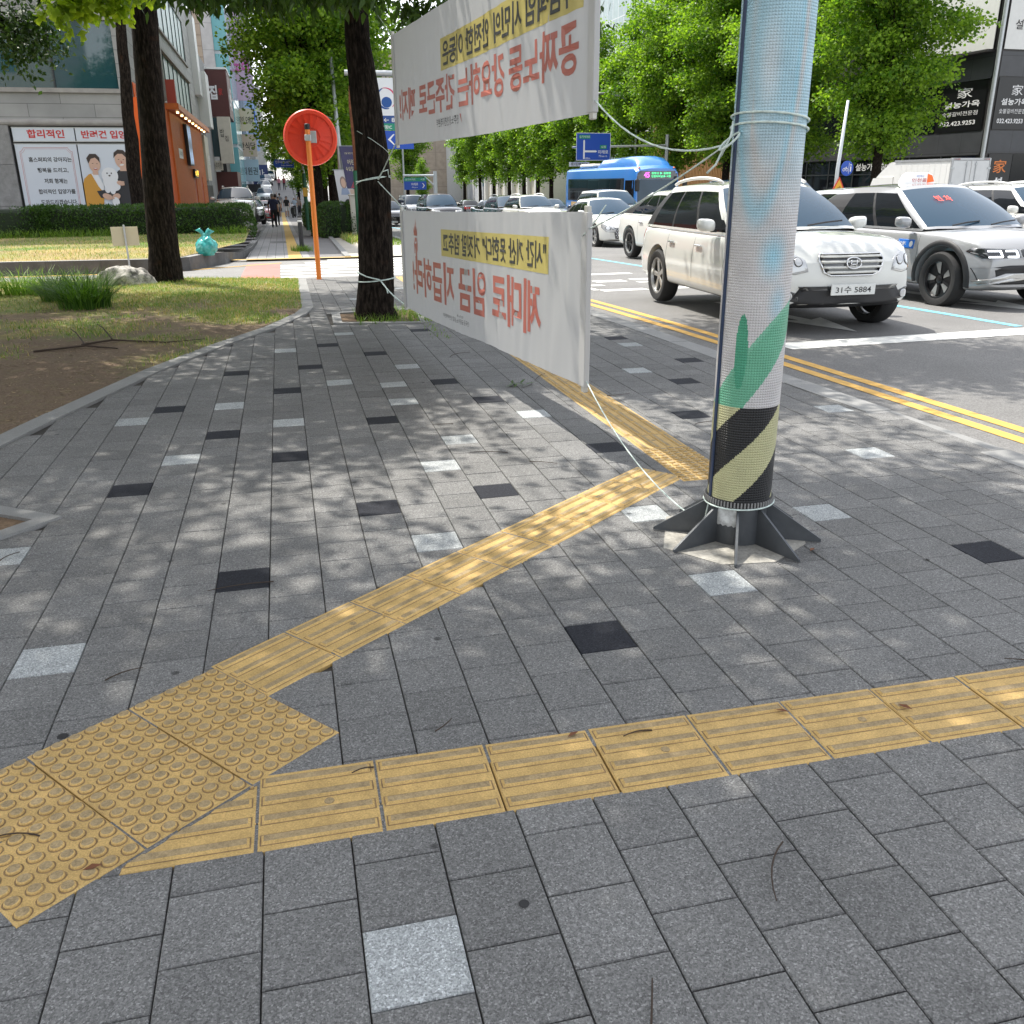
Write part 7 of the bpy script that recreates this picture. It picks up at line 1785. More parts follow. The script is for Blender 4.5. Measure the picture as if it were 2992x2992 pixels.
# ================================================================ BUILDINGS
def slabmat(name, c1, c2, mort, bw, rh, axis='XZ', ms=.008, rough=.6, off=.5, speck=0):
    if name in MATS: return MATS[name]
    m = bpy.data.materials.new(name); m.use_nodes = True; MATS[name] = m; t = m.node_tree; L = t.links; b = t.nodes["Principled BSDF"]; b.inputs["Roughness"].default_value = rough
    tc = t.nodes.new("ShaderNodeTexCoord"); sx = t.nodes.new("ShaderNodeSeparateXYZ"); mp = t.nodes.new("ShaderNodeCombineXYZ"); L.new(tc.outputs["Object"], sx.inputs[0]); L.new(sx.outputs[0 if axis == 'XZ' else 1], mp.inputs[0]); L.new(sx.outputs[2], mp.inputs[1])
    br = t.nodes.new("ShaderNodeTexBrick"); br.offset = off; br.inputs["Color1"].default_value = (*c1, 1); br.inputs["Color2"].default_value = (*c2, 1); br.inputs["Mortar"].default_value = (*mort, 1)
    br.inputs["Scale"].default_value = 1; br.inputs["Mortar Size"].default_value = ms; br.inputs["Brick Width"].default_value = bw; br.inputs["Row Height"].default_value = rh; br.inputs["Bias"].default_value = 0
    L.new(mp.outputs[0], br.inputs["Vector"])
    n = t.nodes.new("ShaderNodeTexNoise"); n.inputs["Scale"].default_value = 1.3; n.inputs["Detail"].default_value = 7; L.new(tc.outputs["Object"], n.inputs["Vector"])
    mr = t.nodes.new("ShaderNodeMapRange"); mr.inputs[1].default_value = .3; mr.inputs[2].default_value = .7; mr.inputs[3].default_value = .84; mr.inputs[4].default_value = 1.1; L.new(n.outputs[0], mr.inputs[0])
    mx = t.nodes.new("ShaderNodeMix"); mx.data_type = 'RGBA'; mx.blend_type = 'MULTIPLY'; mx.inputs[0].default_value = 1; L.new(br.outputs[0], mx.inputs[6]); L.new(mr.outputs[0], mx.inputs[7]); L.new(mx.outputs[2], b.inputs["Base Color"])
    return m
M_gran = slabmat("granite_cladding", (.30, .30, .295), (.35, .345, .335), (.10, .10, .10), 2.1, .42)
M_granY = slabmat("granite_cladding_side", (.33, .33, .32), (.38, .375, .36), (.10, .10, .10), 2.1, .42, 'YZ')
M_ledge = mat("stone_ledge", (.33, .31, .29), .7, var=.2, vscale=3)
M_tint = mat("tinted_glass", (.02, .07, .085), .03, spec=.9)
M_gglass = mat("green_glass", (.06, .19, .155), .3, spec=.4)
M_cyan = mat("cyan_glass", (.16, .42, .45), .12, spec=.8)
M_mull = mat("dark_mullion", (.03, .035, .04), .5)
def bx(mb, x0, x1, y0, y1, z0, z1, mi=0): return mb.box(x0, x1, y0, y1, z0, z1, mi)
# --- granite corner building with the posters
FX, FY = -4.65, 36.0
b = thing('granite_building', 'grey granite corner building with a wide mirrored window above the posters', 'building', (-9, 40, -.5))
def off(mb): 
    mb.v = [(x+9, y-40, z+.5) for x, y, z in mb.v]; return mb
def bpart(name, mb, m, parent=None, smooth=False): return build(name, off(mb), m, parent or b, smooth)
g = MB(); bx(g, -24, FX-.26, FY+.25, 66, -1.2, 24); bpart('core_wall', g, mat("shade_concrete", (.2, .2, .2), .8))
g = MB(); bx(g, -24, FX, FY, FY+.24, 3.62, 4.46); bx(g, -24, FX, FY, FY+.24, 6.76, 9.2); bx(g, -24, FX, FY, FY+.24, 12, 24); bx(g, -4.98, FX, FY+.004, FY+.236, 4.47, 6.75); bx(g, -24, FX, FY+.02, FY+.24, -1.0, .80); bpart('wall', g, M_gran)
g = MB(); g.tube([(-24, FY-.02, 3.53), (FX+.02, FY-.02, 3.53)], .11, 12); bx(g, -24, FX+.06, FY-.10, FY+.2, 4.462, 4.60); bx(g, -24, FX+.03, FY-.05, FY+.2, 6.68, 6.757); bpart('ledge', g, M_ledge)
g = MB(); bx(g, -24, -4.985, FY+.10, FY+.14, 4.60, 6.68); w = bpart('window', g, M_tint)
g = MB(); bx(g, -7.02, -6.97, FY+.06, FY+.1, 4.6, 6.68); bx(g, -10.2, -10.15, FY+.06, FY+.1, 4.6, 6.68); build('window_frame', off(g), M_mull, w)
g = MB(); bx(g, -24, -4.985, FY+.10, FY+.14, 9.2, 12); bpart('window', g, M_tint)
M_rough = mat("rusticated_stone", (.27, .265, .26), .95, var=.25, vscale=5, bump=1, bscale=6, speck=.2, sscale=60)
for z0, z1 in ((-.9, .85), (.86, 2.2), (2.21, 3.44)):
    g = MB(); bx(g, -24, -9.35, FY-.10, FY+.2, z0, z1); bx(g, -9.34, -8.66, FY-.10, FY+.2, z0, z1); bpart('stone_pier', g, M_rough)
# side along the street above and beyond the orange shop front
g = MB(); bx(g, FX-.2, FX, FY+.25, 47.0, -1.2, 24); bx(g, FX-.2, FX, 47.0, 62.3, 7.38, 8.1); bx(g, FX-.2, FX, 62.3, 66, -1.5, 24); bx(g, FX-.2, FX, 47, 62.3, 10.5, 24); bx(g, FX-.2, FX-.02, 47, 62.3, 4.96, 5.15); bpart('side_wall', g, M_granY)
g = MB(); bx(g, FX-.1, FX+.10, 46.8, 62.5, 7.26, 7.38); bx(g, FX-.1, FX+.1, 46.8, 62.5, 8.1, 8.2); bx(g, FX-.02, FX+.12, 46.8, 47.1, 5.1, 7.25); bpart('ledge', g, M_ledge)
for k in range(7):
    y0 = 47.1+k*2.16; g = MB(); bx(g, FX-.12, FX-.06, y0, y0+2.10, 5.15, 7.26); bpart('window', g, M_gglass)
    g = MB(); bx(g, FX-.12, FX-.06, y0, y0+2.10, 8.2, 10.5); bpart('window', g, M_gglass)
for k in range(8):
    y0 = 47.04+k*2.16; g = MB(); bx(g, FX-.1, FX-.03, y0-.03, y0+.05, 5.15, 7.26); bx(g, FX-.1, FX-.03, y0-.03, y0+.05, 8.2, 10.5); bpart('mullion', g, M_mull)
# --- orange shop front
M_orp = mat("orange_panel", (.78, .12, .010), .5, var=.06)
M_cor = mat("copper_slats", (.62, .17, .035), .4, metal=.25, var=.12, vscale=5)
sh = thing('orange_shop_front', 'orange shop front with copper coloured vertical slats and small canopy lamps', 'shop front', (FX, FY, -.4))
def spart(name, mb, m, parent=None):
    mb.v = [(x-FX, y-FY, z+.4) for x, y, z in mb.v]; return build(name, mb, m, parent or sh)
g = MB(); bx(g, FX-.1, FX+.30, FY-.06, FY+.8, -1.0, 4.35); bx(g, FX+.02, FX+.04, FY+.8, 66, -1.6, 4.9); spart('orange_wall', g, M_orp)
g = MB(); rr = random.Random(3)
y = 47.3
while y < 66:
    if not (56.3 < y < 57.8 or 61.2 < y < 62.8): bx(g, FX+.04, FX+.12, y, y+.17, -1.6, 4.7)
    else: bx(g, FX+.04, FX+.12, y, y+.17, 2.0, 4.7)
    y += .30
spart('slats', g, M_cor)
g = MB(); bx(g, FX+.0, FX+.62, 46.6, 66.5, 4.72, 4.98); spart('canopy', g, M_cor)
for k in range(9):
    y = 48+k*2.05; g = MB(); g.lathe([(.05, 0), (.06, .07)], 10, 0, Matrix.Translation((FX+.42, y, 4.64))); spart('canopy_lamp', g, mat("lamp_glow", (.8, .6, .3), .4, emit=(1, .75, .35), estr=2.5))
for y0, y1 in ((47.9, 50.3), (56.4, 57.9), (61.3, 62.8)):
    g = MB(); bx(g, FX+.045, FX+.085, y0, y1, -1.4, 2.0 if y0 > 50 else 2.6); spart('doorway', g, mat("door_orange", (.45, .07, .012), .5))
g = MB(); bx(g, FX+.14, FX+.30, 53.2, 55.6, 2.5, 4.5); so = spart('sign_panel', g, mat("sign_black", (.012, .012, .015), .4))
g = MB(); fy = lambda u, v: (FX+.31, 53.2+u*2.4, 2.5+v*2.0)
for k in range(3):
    c = .22+.28*k; g.add([fy(c+dx, dy) for dx, dy in ((-.1, .95), (-.02, .97), (.06, .7), (-.0, .45), (.10, .15), (.06, .04), (-.05, .03), (-.10, .3), (-.02, .55), (-.12, .8))], [list(range(10))])
spart('sign_mark', g, mat("pale_blue_ink", (.45, .6, .8), .5, emit=(.5, .65, .9), estr=.3), None)
g = MB(); bx(g, FX+.14, FX+.26, 55.9, 58.2, 1.9, 2.35); spart('sign_panel', g, MATS["sign_black"])
g = MB(); put_text(g, 'ㅁㅏ주', lambda u, v: (FX+.27, u, v), 56.1, 58.0, 1.95, 2.30, 0, .02); spart('sign_lettering', g, mat("glow_yellow", (.8, .5, .05), .4, emit=(1, .6, .05), estr=1.2))
g = MB(); bx(g, FX+.125, FX+.145, 49.4, 51.3, 2.75, 3.2); spart('sign_panel', g, M_white)
g = MB(); put_text(g, '가나안', lambda u, v: (FX+.15, u, v), 49.7, 51.0, 2.87, 3.08); spart('sign_lettering', g, M_text_black)
g = MB(); bx(g, FX+.1, FX+.5, 47.2, 47.4, 4.9, 6.0); spart('sign_panel', g, mat("red_panel", (.5, .08, .05), .5))
# --- posters on the front
def poster(label, x0, x1, z0, z1, m, deco):
    t = thing('wall_poster', label, 'poster', (x0, FY-.05, z0)); g = MB(); g.box(0, x1-x0, 0, .04, 0, z1-z0); build('panel', g, m, t)
    g2 = MB(); g2.box(-.02, x1-x0+.02, .005, .045, -.03, -.001); g2.box(-.02, x1-x0+.02, .005, .045, z1-z0+.001, z1-z0+.03); build('frame', g2, M_steel, t)
    deco(t, plane_fn((0, 0, 0), (1, 0, 0), (0, 0, 1), .004), x1-x0, z1-z0); return t
M_post_w = mat("poster_white", (.62, .66, .72), .4)
def d_h1(t, F, w, h): g = MB(); put_text(g, '합리적인', F, .45, 1.62, .09, .36, 0, .03); build('lettering', g, M_text_red, t)
def d_h2(t, F, w, h): g = MB(); put_text(g, '반려견 입양!', F, .18, 1.72, .08, .34, 0, .03); build('lettering', g, M_text_red, t)
def d_text(t, F, w, h):
    g = MB()
    for k, (s_, a, c) in enumerate((('홈스퍼피의 강아지는', .36, 1.72), ('행복을 드리고,', .58, 1.56), ('저희 형제는', .74, 1.48), ('합리적인 입양가를', .50, 1.68), ('도와드리겠습니다.', .52, 1.70))): put_text(g, s_, F, a, c, 1.50-k*.345, 1.66-k*.345, 0, .02)
    build('lettering', g, M_text_black, t)
    g = MB(); a, c, z0, z1, r_ = .13, w-.16, -.0, h-.10, .13
    for ins, th in ((0, .012), (.04, .008)):
        A = [(a+ins, z0+.02), (a+ins, z1-ins-r_), (a+ins+r_*.35, z1-ins-r_*.9), (a+ins+r_*.8, z1-ins-r_*.4), (a+ins+r_, z1-ins), (c-ins-r_, z1-ins), (c-ins-r_*.8, z1-ins-r_*.4), (c-ins-r_*.35, z1-ins-r_*.9), (c-ins, z1-ins-r_), (c-ins, z0+.02)]
        for p, q in zip(A, A[1:]):
            d = Vector((q[0]-p[0], q[1]-p[1])).normalized(); n = Vector((-d.y, d.x))*th/2; g.add([F(p[0]-n.x, p[1]-n.y), F(q[0]-n.x, q[1]-n.y), F(q[0]+n.x, q[1]+n.y), F(p[0]+n.x, p[1]+n.y)], [(0, 1, 2, 3)])
    build('border', g, mat("border_pink", (.55, .2, .2), .5), t)
def d_photo(t, F, w, h):
    o_ = F(0, 0)
    def FF(d): return lambda u, v: (u, -d, v)
    mats = [mat("print_skin", (.62, .40, .30), .5), mat("print_hair", (.05, .035, .03), .5), mat("print_mustard", (.60, .30, .05), .5), mat("print_dark", (.035, .035, .04), .5), mat("print_white", (.75, .75, .76), .5), mat("print_lip", (.45, .12, .10), .5)]
    g = MB(); lay = [0.004]
    def el(cx, cy, rx, ry, mi, rot=0): 
        lay[0] += .0012; f = FF(lay[0]); c, s = cos(rot), sin(rot); g.add([f(cx+rx*cos(a*pi/12)*c-ry*sin(a*pi/12)*s, cy+rx*cos(a*pi/12)*s+ry*sin(a*pi/12)*c) for a in range(24)], [list(range(24))], mi)
    def pg(pts, mi): lay[0] += .0012; f = FF(lay[0]); g.add([f(*p) for p in pts], [list(range(len(pts)))], mi)
    pg([(.84, 0), (1.78, 0), (1.78, 1.02), (1.62, 1.20), (1.42, 1.28), (1.2, 1.22), (1.02, 1.02), (.9, .6)], 3)                 # dark jumper
    pg([(1.26, 1.2), (1.5, 1.2), (1.48, 1.42), (1.28, 1.42)], 0); el(1.33, 1.55, .195, .265, 0, .12); 
    pg([(1.10, 1.62), (1.13, 1.80), (1.27, 1.90), (1.45, 1.88), (1.55, 1.76), (1.54, 1.58), (1.49, 1.66), (1.40, 1.76), (1.25, 1.76), (1.15, 1.68)], 1)
    el(1.26, 1.58, .028, .010, 1); el(1.42, 1.57, .028, .010, 1); el(1.34, 1.40, .07, .026, 4, .08); pg([(1.33, 1.55), (1.37, 1.47), (1.32, 1.46)], 5)
    pg([(.0, 0), (.56, 0), (.62, .45), (.55, .95), (.42, 1.15), (.22, 1.10), (.05, .95), (.0, .8)], 2); pg([(.30, 1.12), (.5, 1.12), (.66, .75), (.62, .5), (.48, .7)], 4)  # cardigan and shirt
    pg([(.36, 1.08), (.54, 1.08), (.53, 1.28), (.36, 1.28)], 0); el(.46, 1.42, .185, .25, 0, -.1)
    pg([(.26, 1.45), (.22, 1.62), (.34, 1.76), (.54, 1.76), (.64, 1.64), (.64, 1.46), (.58, 1.56), (.5, 1.64), (.36, 1.60), (.30, 1.5)], 1)
    el(.40, 1.45, .027, .009, 1); el(.54, 1.44, .027, .009, 1); el(.47, 1.28, .06, .04, 5); el(.47, 1.295, .05, .014, 4)
    pg([(.40, .55), (.95, .62), (1.0, .42), (.8, .28), (.5, .33)], 3)                                                        # wrap under the dog
    el(.90, 1.05, .27, .27, 4); el(.90, .82, .25, .25, 4); el(.76, .60, .09, .12, 4); el(.93, .56, .09, .12, 4); el(1.0, .70, .2, .16, 4)
    el(.82, 1.13, .022, .026, 1); el(.96, 1.13, .022, .026, 1); el(.89, 1.05, .035, .026, 1)
    el(.72, .36, .16, .10, 0, -.4); el(1.22, .80, .13, .075, 0, -.3); el(1.02, .36, .14, .10, 0, .4); el(.98, .18, .12, .16, 4)
    for k in range(4): el(.80+k*.035, .40-k*.035, .06, .018, 0, .25); el(1.30, .85-k*.035, .05, .016, 0, -.1)
    build('portrait_print', g, mats, t)
poster('narrow white poster strip with red writing, above the text poster', -8.56, -6.62, 2.95, 3.36, M_post_w, d_h1)
poster('narrow white poster strip with red writing, above the picture poster', -6.58, -4.70, 2.95, 3.36, M_post_w, d_h2)
poster('white poster with five lines of black text inside a thin red border', -8.56, -6.62, .78, 2.84, M_post_w, d_text)
poster('picture poster of two smiling men holding a white fluffy dog', -6.58, -4.70, .78, 2.84, M_post_w, d_photo)

# --- further down the left street
def block(label, name, x0, x1, y0, y1, z1, m, mY=None, z0=-3):
    t = thing(name, label, 'building', (x1, y0, 0)); g = MB(); g.box(x0-x1, 0, 0, y1-y0, z0, z1); build('wall', g, m, t); return t
def on_side(t, name, y0, y1, z0, z1, m, d=.05, parent=None):      # panel on the street side (+X face)
    g = MB(); g.box(.0, d, y0, y1, z0, z1); return build(name, g, m, parent or t)
def on_front(t, name, x0, x1, z0, z1, m, d=.05):
    g = MB(); g.box(x0, x1, -d, 0, z0, z1); return build(name, g, m, t)
M_sw = mat("sign_box_white", (.68, .68, .66), .4, var=.05); M_brown = mat("brown_panel", (.085, .022, .02), .45, var=.1); M_cream = mat("cream_panel", (.58, .54, .45), .5, var=.08); M_dk = mat("dark_front", (.03, .028, .028), .5, var=.2)
M_conc = mat("old_concrete", (.3, .3, .29), .8, var=.2, vscale=1.5)
t = block('narrow grey building with two white sign boxes beyond the orange shop', 'grey_building', -16, FX-.02, 66.02, 72, 13.2, M_conc)
on_side(t, 'sign_box', .6, 2.6, 7.0, 11.6, M_sw, .35); on_side(t, 'sign_box', 2.8, 5.8, 5.2, 8.6, M_sw, .62)
on_side(t, 'shop_sign', .5, 4.0, 1.8, 4.6, M_cream, .25); on_side(t, 'shop_front', .6, 5.9, -1.4, 1.5, M_dk, .12)
for k in range(2): on_side(t, 'window', .8+k*2.5, 2.6+k*2.5, 11.7, 12.8, M_tint, .06)
g = MB(); put_text(g, '설렁탕', lambda u, v: (.31, u, v), .9, 3.2, 2.8, 3.4); build('lettering', g, M_text_white, t)
t = thing('brown_sign_building', 'building with a dark brown sign box and a cream vertical sign', 'building', (FX, 78, 0)); 
g = MB(); g.box(-10, .0, -5.9, 16, -3, 10.2); build('wall', g, M_conc, t)
g = MB(); g.box(-.1, 1.55, 1.0, 8, 6.5, 9.8); build('sign_box', g, M_brown, t); 
g = MB(); put_text(g, '집', lambda u, v: (u, .98, v), .15, .75, 7.7, 8.7, 0, .04); put_text(g, '소문', lambda u, v: (1.57, u, v), 2.5, 6.0, 7.2, 8.8, 0, .04); build('sign_lettering', g, M_text_white, t)
g = MB(); put_text(g, '家', lambda u, v: (u, .98, v), .85, 1.15, 8.0, 8.5); build('sign_mark', g, M_text_red, t)
g = MB(); g.box(-.1, 1.6, .95, 8.05, 9.81, 9.95); build('sign_cap', g, M_white, t)
g = MB(); g.box(.55, 1.5, .3, 1.2, 3.1, 6.45); cs = build('vertical_sign', g, M_cream, t)
g = MB(); put_text(g, '밥', lambda u, v: (u, .28, v), .68, .98, 5.0, 5.6); put_text(g, '집', lambda u, v: (u, .28, v), 1.0, 1.25, 4.7, 5.1); build('lettering', g, M_text_black, cs)
g = MB(); g.box(-.1, .5, .9, 1.0, 3.6, 6.4); build('window', g, M_tint, t)
g = MB(); g.box(-.3, .6, .5, .9, 2.6, 3.3); cs = build('shop_sign', g, M_cream, t); g = MB(); put_text(g, '전용주차장', lambda u, v: (u, .48, v), -.22, .52, 2.72, 3.18); build('lettering', g, M_text_black, cs)
g = MB(); g.box(-.1, 1.6, 1.2, 8, -2.5, 2.5); build('shop_front', g, M_brown, t)
g = MB(); 
for k in range(7): g.box(-.35+k*.14, -.28+k*.14, 1.12, 1.19, -2.3, -.9)
build('striped_shutter', g, M_sw, t)
g = MB(); g.box(.5, .75, 1.1, 1.19, -.9, -.5); build('neon_sign', g, mat("neon_pink", (.6, .2, .4), .5, emit=(1, .3, .6), estr=.5), t)
on_side(t, 'dark_front', 8.5, 15.5, -2, 4, M_dk, .5)
M_tan = slabmat("tan_tile", (.42, .33, .25), (.46, .36, .27), (.25, .19, .15), .9, .9, 'XZ', .03, .7, 0)
t = block('tall tan tiled tower with a pale strip and cyan glass along its edge', 'tan_tower', -30, -5.6, 96, 130, 60, M_tan)
g = MB(); g.box(.0, 1.0, .0, 12, -3, 60); build('pale_strip', g, slabmat("pale_strip", (.5, .48, .47), (.54, .52, .5), (.3, .29, .28), 1.2, 2.2, 'XZ', .02, .6, 0), t)
for k in range(14):
    g = MB(); g.box(1.02, 2.23, .1, 13.9, 1.2+k*4, 4.9+k*4); build('window', g, M_cyan, t)
g = MB(); g.box(1.0, 2.2, .2, 14, -3, 60); build('glass_frame', g, mat("pale_frame", (.5, .55, .57), .5), t)
M_pale = mat("pale_blue_wall", (.50, .56, .62), .6, var=.1, vscale=.6)
rr = random.Random(21)
SB = [('디자인 오케이', (.6, .55, .4)), ('한식당', (.55, .45, .35)), ('회원권', (.4, .55, .65)), ('바베큐하우스', (.02, .02, .025))]
t = block('building stacked with small sign boards above the left street cars', 'sign_building', -14, -4.0, 112, 140, 26, M_pale)
for k, (s_, c) in enumerate(SB):
    g = MB(); z0 = 7.3-k*2.6; g.box(.1, 2.1, -.5+k*.3, -.2+k*.3, z0-.2, z0+2.1); o = build('sign_board', g, mat("board_%s" % ('cream', 'tan', 'blue', 'black')[k], c, .5), t); g = MB(); put_text(g, s_, lambda u, v: (u, -.52+k*.3, v), .25, 1.95, z0+.5, z0+1.3, 0, .01); build('lettering', g, M_text_white if k == 3 else M_text_black, o)
g = MB(); g.box(.1, 2.4, -.4, -.1, 10.2, 19); o = build('sign_board', g, mat("board_pink", (.6, .45, .6), .5), t); g = MB(); put_text(g, '노래', lambda u, v: (u, -.42, v), .4, 2.1, 12.8, 14.6, 0, .03); build('lettering', g, mat("pink_ink", (.6, .12, .4), .5), o)
for k in range(6):
    g = MB(); g.tube([(.0+.0, .4+k*1.5, -2), (.05, .4+k*1.5, 22)], .12, 6); build('drain_pipe', g, M_steel, t)
    on_side(t, 'window', 1+k*4.4, 4+k*4.4, 6, 9, M_tint, .06); on_side(t, 'window', 1+k*4.4, 4+k*4.4, 11, 14, M_tint, .06)
g = MB(); g.box(.2, 3.4, 1, 4, -.8, .3); build('awning', g, mat("awning_green", (.02, .30, .24), .5), t)
on_side(t, 'shop_front', .5, 27, -3, -.9, M_dk, .3)
t = block('pale blue office building near the end of the left street', 'pale_building', -16, -3.6, 142, 190, 34, M_pale)
g = MB(); g.box(.1, 1.6, -1, -.7, 6, 16); o = build('sign_board', g, mat("board_blue2", (.35, .5, .75), .5), t); g = MB(); put_text(g, '병', lambda u, v: (u, -1.02, v), .3, 1.4, 12.5, 14.5, 0, .02); put_text(g, '원', lambda u, v: (u, -1.02, v), .3, 1.4, 9.5, 11.5, 0, .02); build('lettering', g, mat("ink_blue", (.02, .1, .5), .5), o)
g = MB(); g.box(.3, 2.4, -1.6, -1.3, -1.5, 4.2); o = build('sign_board', g, mat("board_navy", (.03, .05, .16), .5), t); g = MB(); put_text(g, '마', lambda u, v: (u, -1.62, v), .8, 1.9, 2.6, 3.6); put_text(g, '트', lambda u, v: (u, -1.62, v), .8, 1.9, .8, 1.8); build('lettering', g, M_text_white, o)
for k in range(8): on_side(t, 'window', 2+k*5.5, 5.5+k*5.5, 5, 8, M_tint, .06); on_side(t, 'window', 2+k*5.5, 5.5+k*5.5, 11, 14, M_tint, .06)
t = block('furthest grey building closing the left street', 'far_building', -18, -2.0, 200, 240, 20, M_conc)
for k in range(4): on_front(t, 'window', -15+k*3.6, -12.6+k*3.6, 5, 8, M_tint); on_front(t, 'window', -15+k*3.6, -12.6+k*3.6, 10, 13, M_tint)

# --- across the main road
def st_thing(name, label, s, t): return thing(name, label, 'building', rw(s, t), DE)
# restaurant: street face along the road and a second face turning away at the corner post
M_char = slabmat("charcoal_panel", (.055, .058, .065), (.065, .067, .073), (.02, .02, .022), 1.8, 1.2, 'YZ', .012, .45, 0)
M_charX = slabmat("charcoal_panel_front", (.05, .053, .06), (.06, .062, .068), (.02, .02, .022), 1.8, 1.2, 'XZ', .012, .45, 0)
t = st_thing('restaurant_building', 'black clad restaurant building with white lettered signs on two faces', 43.8, 40.0)
g = MB(); g.box(.02, 30, .02, 26, -.5, 16); build('core_wall', g, M_dk, t)
for z0, z1 in ((3.55, 4.7), (7.4, 8.6)):
    g = MB(); g.box(-.0, .018, .25, 26, z0, z1); g.box(-.06, .0, .25, 26, z0-.08, z0); build('wall', g, M_char, t)
    g = MB(); g.box(.25, 30, 0, .018, z0, z1); build('wall', g, M_charX, t)
g = MB(); g.tube([(-.06, -.06, -.5), (-.06, -.06, 16)], .11, 12); build('corner_post', g, M_steel, t)
g = MB(); g.box(-.5, .02, .3, 26, 8.6, 8.72); build('canopy', g, M_dk, t)
M_sbk = mat("sign_black2", (.008, .008, .010), .3)
def face_L(y0, y1, z0, z1, d): return lambda u, v: (-d, y1-(y1-y0)*u, z0+(z1-z0)*v)       # on the road face, reading left to right
def face_F(x0, x1, z0, z1, d): return lambda u, v: (x0+(x1-x0)*u, -d, z0+(z1-z0)*v)
def rsign(F, Fb):
    g = MB(); vs = [Fb(0, 0), Fb(1, 0), Fb(1, 1), Fb(0, 1)]; g.add(vs, [(0, 1, 2, 3)]); o = build('sign_panel', g, M_sbk, t)
    g = MB(); put_text(g, '家', F, .40, .72, .66, .86); put_text(g, '설눙가옥', F, .14, .90, .47, .60, 0, .02); put_text(g, '숯불갈비전문점', F, .12, .88, .31, .40); put_text(g, '032.423.9253', F, .1, .86, .12, .21, 0, .02); build('sign_lettering', g, M_text_white, o)
rsign(face_F(.3, 2.6, 4.75, 7.35, .05), face_F(.3, 2.6, 4.75, 7.35, .03)); rsign(face_L(.4, 4.0, 4.75, 7.35, .05), face_L(.4, 4.0, 4.75, 7.35, .03))
g = MB(); g.box(2.62, 12, -.02, .0, 4.72, 7.38); build('window', g, M_tint, t)
g = MB(); g.box(.25, 9, -.06, -.03, 8.7, 13.4); o = build('sign_board', g, M_sw, t)
F = face_F(.3, 9, 8.7, 13.4, .075); g = MB(); put_text(g, '설농가옥', F, .05, .30, .60, .70, 0, .01); put_text(g, '설농가옥', F, .05, .30, .20, .30, 0, .01); build('lettering', g, M_text_black, o)
g = MB(); g.box(-.08, -.05, .4, 9, 8.75, 13.2); o = build('sign_board', g, M_sw, t)
g = MB(); put_text(g, '설농가옥', face_L(.4, 9, 8.75, 13.2, .09), .3, .8, .25, .42, 0, .01); build('lettering', g, M_text_black, o)
g = MB(); g.box(-.02, .0, 4.1, 26, 4.72, 7.38); build('window', g, M_glass, t)
for k in range(9):
    y0 = .5+k*2.7
    g = MB(); g.box(-.015, .005, y0, y0+2.6, -.3, 3.4); w = build('window', g, M_glass, t)
    g = MB(); g.box(-.06, .0, y0+2.6, y0+2.7, -.4, 3.47); g.box(-.05, .0, y0, y0+2.6, 2.5, 2.57); build('window_frame', g, M_mull, w)
g = MB(); g.box(.4, 2.0, -.05, -.02, -.3, 3.5); o = build('sign_panel', g, M_sbk, t); g = MB(); put_text(g, '家', face_F(.4, 2.0, -.3, 3.5, .06), .25, .8, .74, .92, 0, .01); build('sign_mark', g, mat("orange_ink", (.7, .2, .04), .5), o)
g = MB(); F = face_F(.4, 2.0, -.3, 3.5, .06); put_text(g, '설', F, .32, .72, .56, .68, 0, .03); put_text(g, '눙', F, .32, .72, .41, .53, 0, .03); put_text(g, '가', F, .32, .72, .26, .38, 0, .03); put_text(g, '옥', F, .32, .72, .11, .23, 0, .03); build('sign_lettering', g, M_text_white, o)
g = MB(); put_text(g, '설눙가옥 참숯 구이', face_L(4, 14, 2.7, 3.35, .06), .3, .8, .1, .8, 0, .02); build('sign_lettering', g, M_text_white, t)
g = MB(); g.box(2.05, 12, -.03, .0, -.3, 3.5); build('window', g, M_glass, t)
# slatted wooden screen
M_wood = mat("timber_slats", (.36, .20, .085), .6, var=.2, vscale=6)
t = thing('timber_screen_building', 'building faced with tall vertical timber slats left of the restaurant', 'building', rw(70.4, 39.6), DE)
g = MB(); g.box(.1, 12, .0, 16, -.6, 15); build('core_wall', g, M_conc, t)
g = MB()
for k in range(56): g.box(-.02, .10, .05+k*.28, .05+k*.28+.15, -.5, 11)
build('timber_slats', g, M_wood, t)
# glass block behind the trees
M_curt = slabmat("curtain_wall", (.22, .30, .30), (.26, .34, .33), (.5, .52, .52), 1.6, 3.4, 'YZ', .05, .12, 0)
t = st_thing('glass_building', 'pale green glass building between the trees over the bus', 92, 44)
g = MB(); g.box(0, 40, 0, 30, -1, 26); build('curtain_wall', g, M_curt, t)
g = MB(); g.box(-.3, 40.3, -.3, 30.3, 8, 8.7); g.box(-.3, 40.3, -.3, 30.3, 16, 16.6); build('floor_band', g, M_sw, t)
t = st_thing('white_building', 'pale building with columns low behind the far row of trees', 128, 42)
g = MB(); g.box(0, 30, 0, 60, -1, 9); build('wall', g, M_cream, t)
for k in range(14): g = MB(); g.box(-.5, 0, 1+k*4, 1.8+k*4, -1, 6); build('column', g, M_sw, t)
g = MB(); g.box(-.9, 0, 0, 58, 6, 7.2); build('cornice', g, M_sw, t)
M_tan2 = slabmat("tan_stone", (.43, .36, .29), (.46, .38, .30), (.33, .28, .23), 3.0, 3.0, 'XZ', .05, .7, 0)
t = thing('tan_stone_building', 'tan stone clad tower beyond the trees right of the street tree trunk', 'building', (17, 178, -2))
g = MB(); g.box(0, 14, 0, 30, -2, 26); build('wall', g, M_tan2, t)
g = MB(); g.box(-1.6, -.02, .5, 30, -2, 26); build('white_pier', g, M_sw, t)
for k in range(2): g = MB(); g.box(14.02, 18, .2, 26, 0+k*13, 11+k*13); build('window_wall', g, M_sw, t)
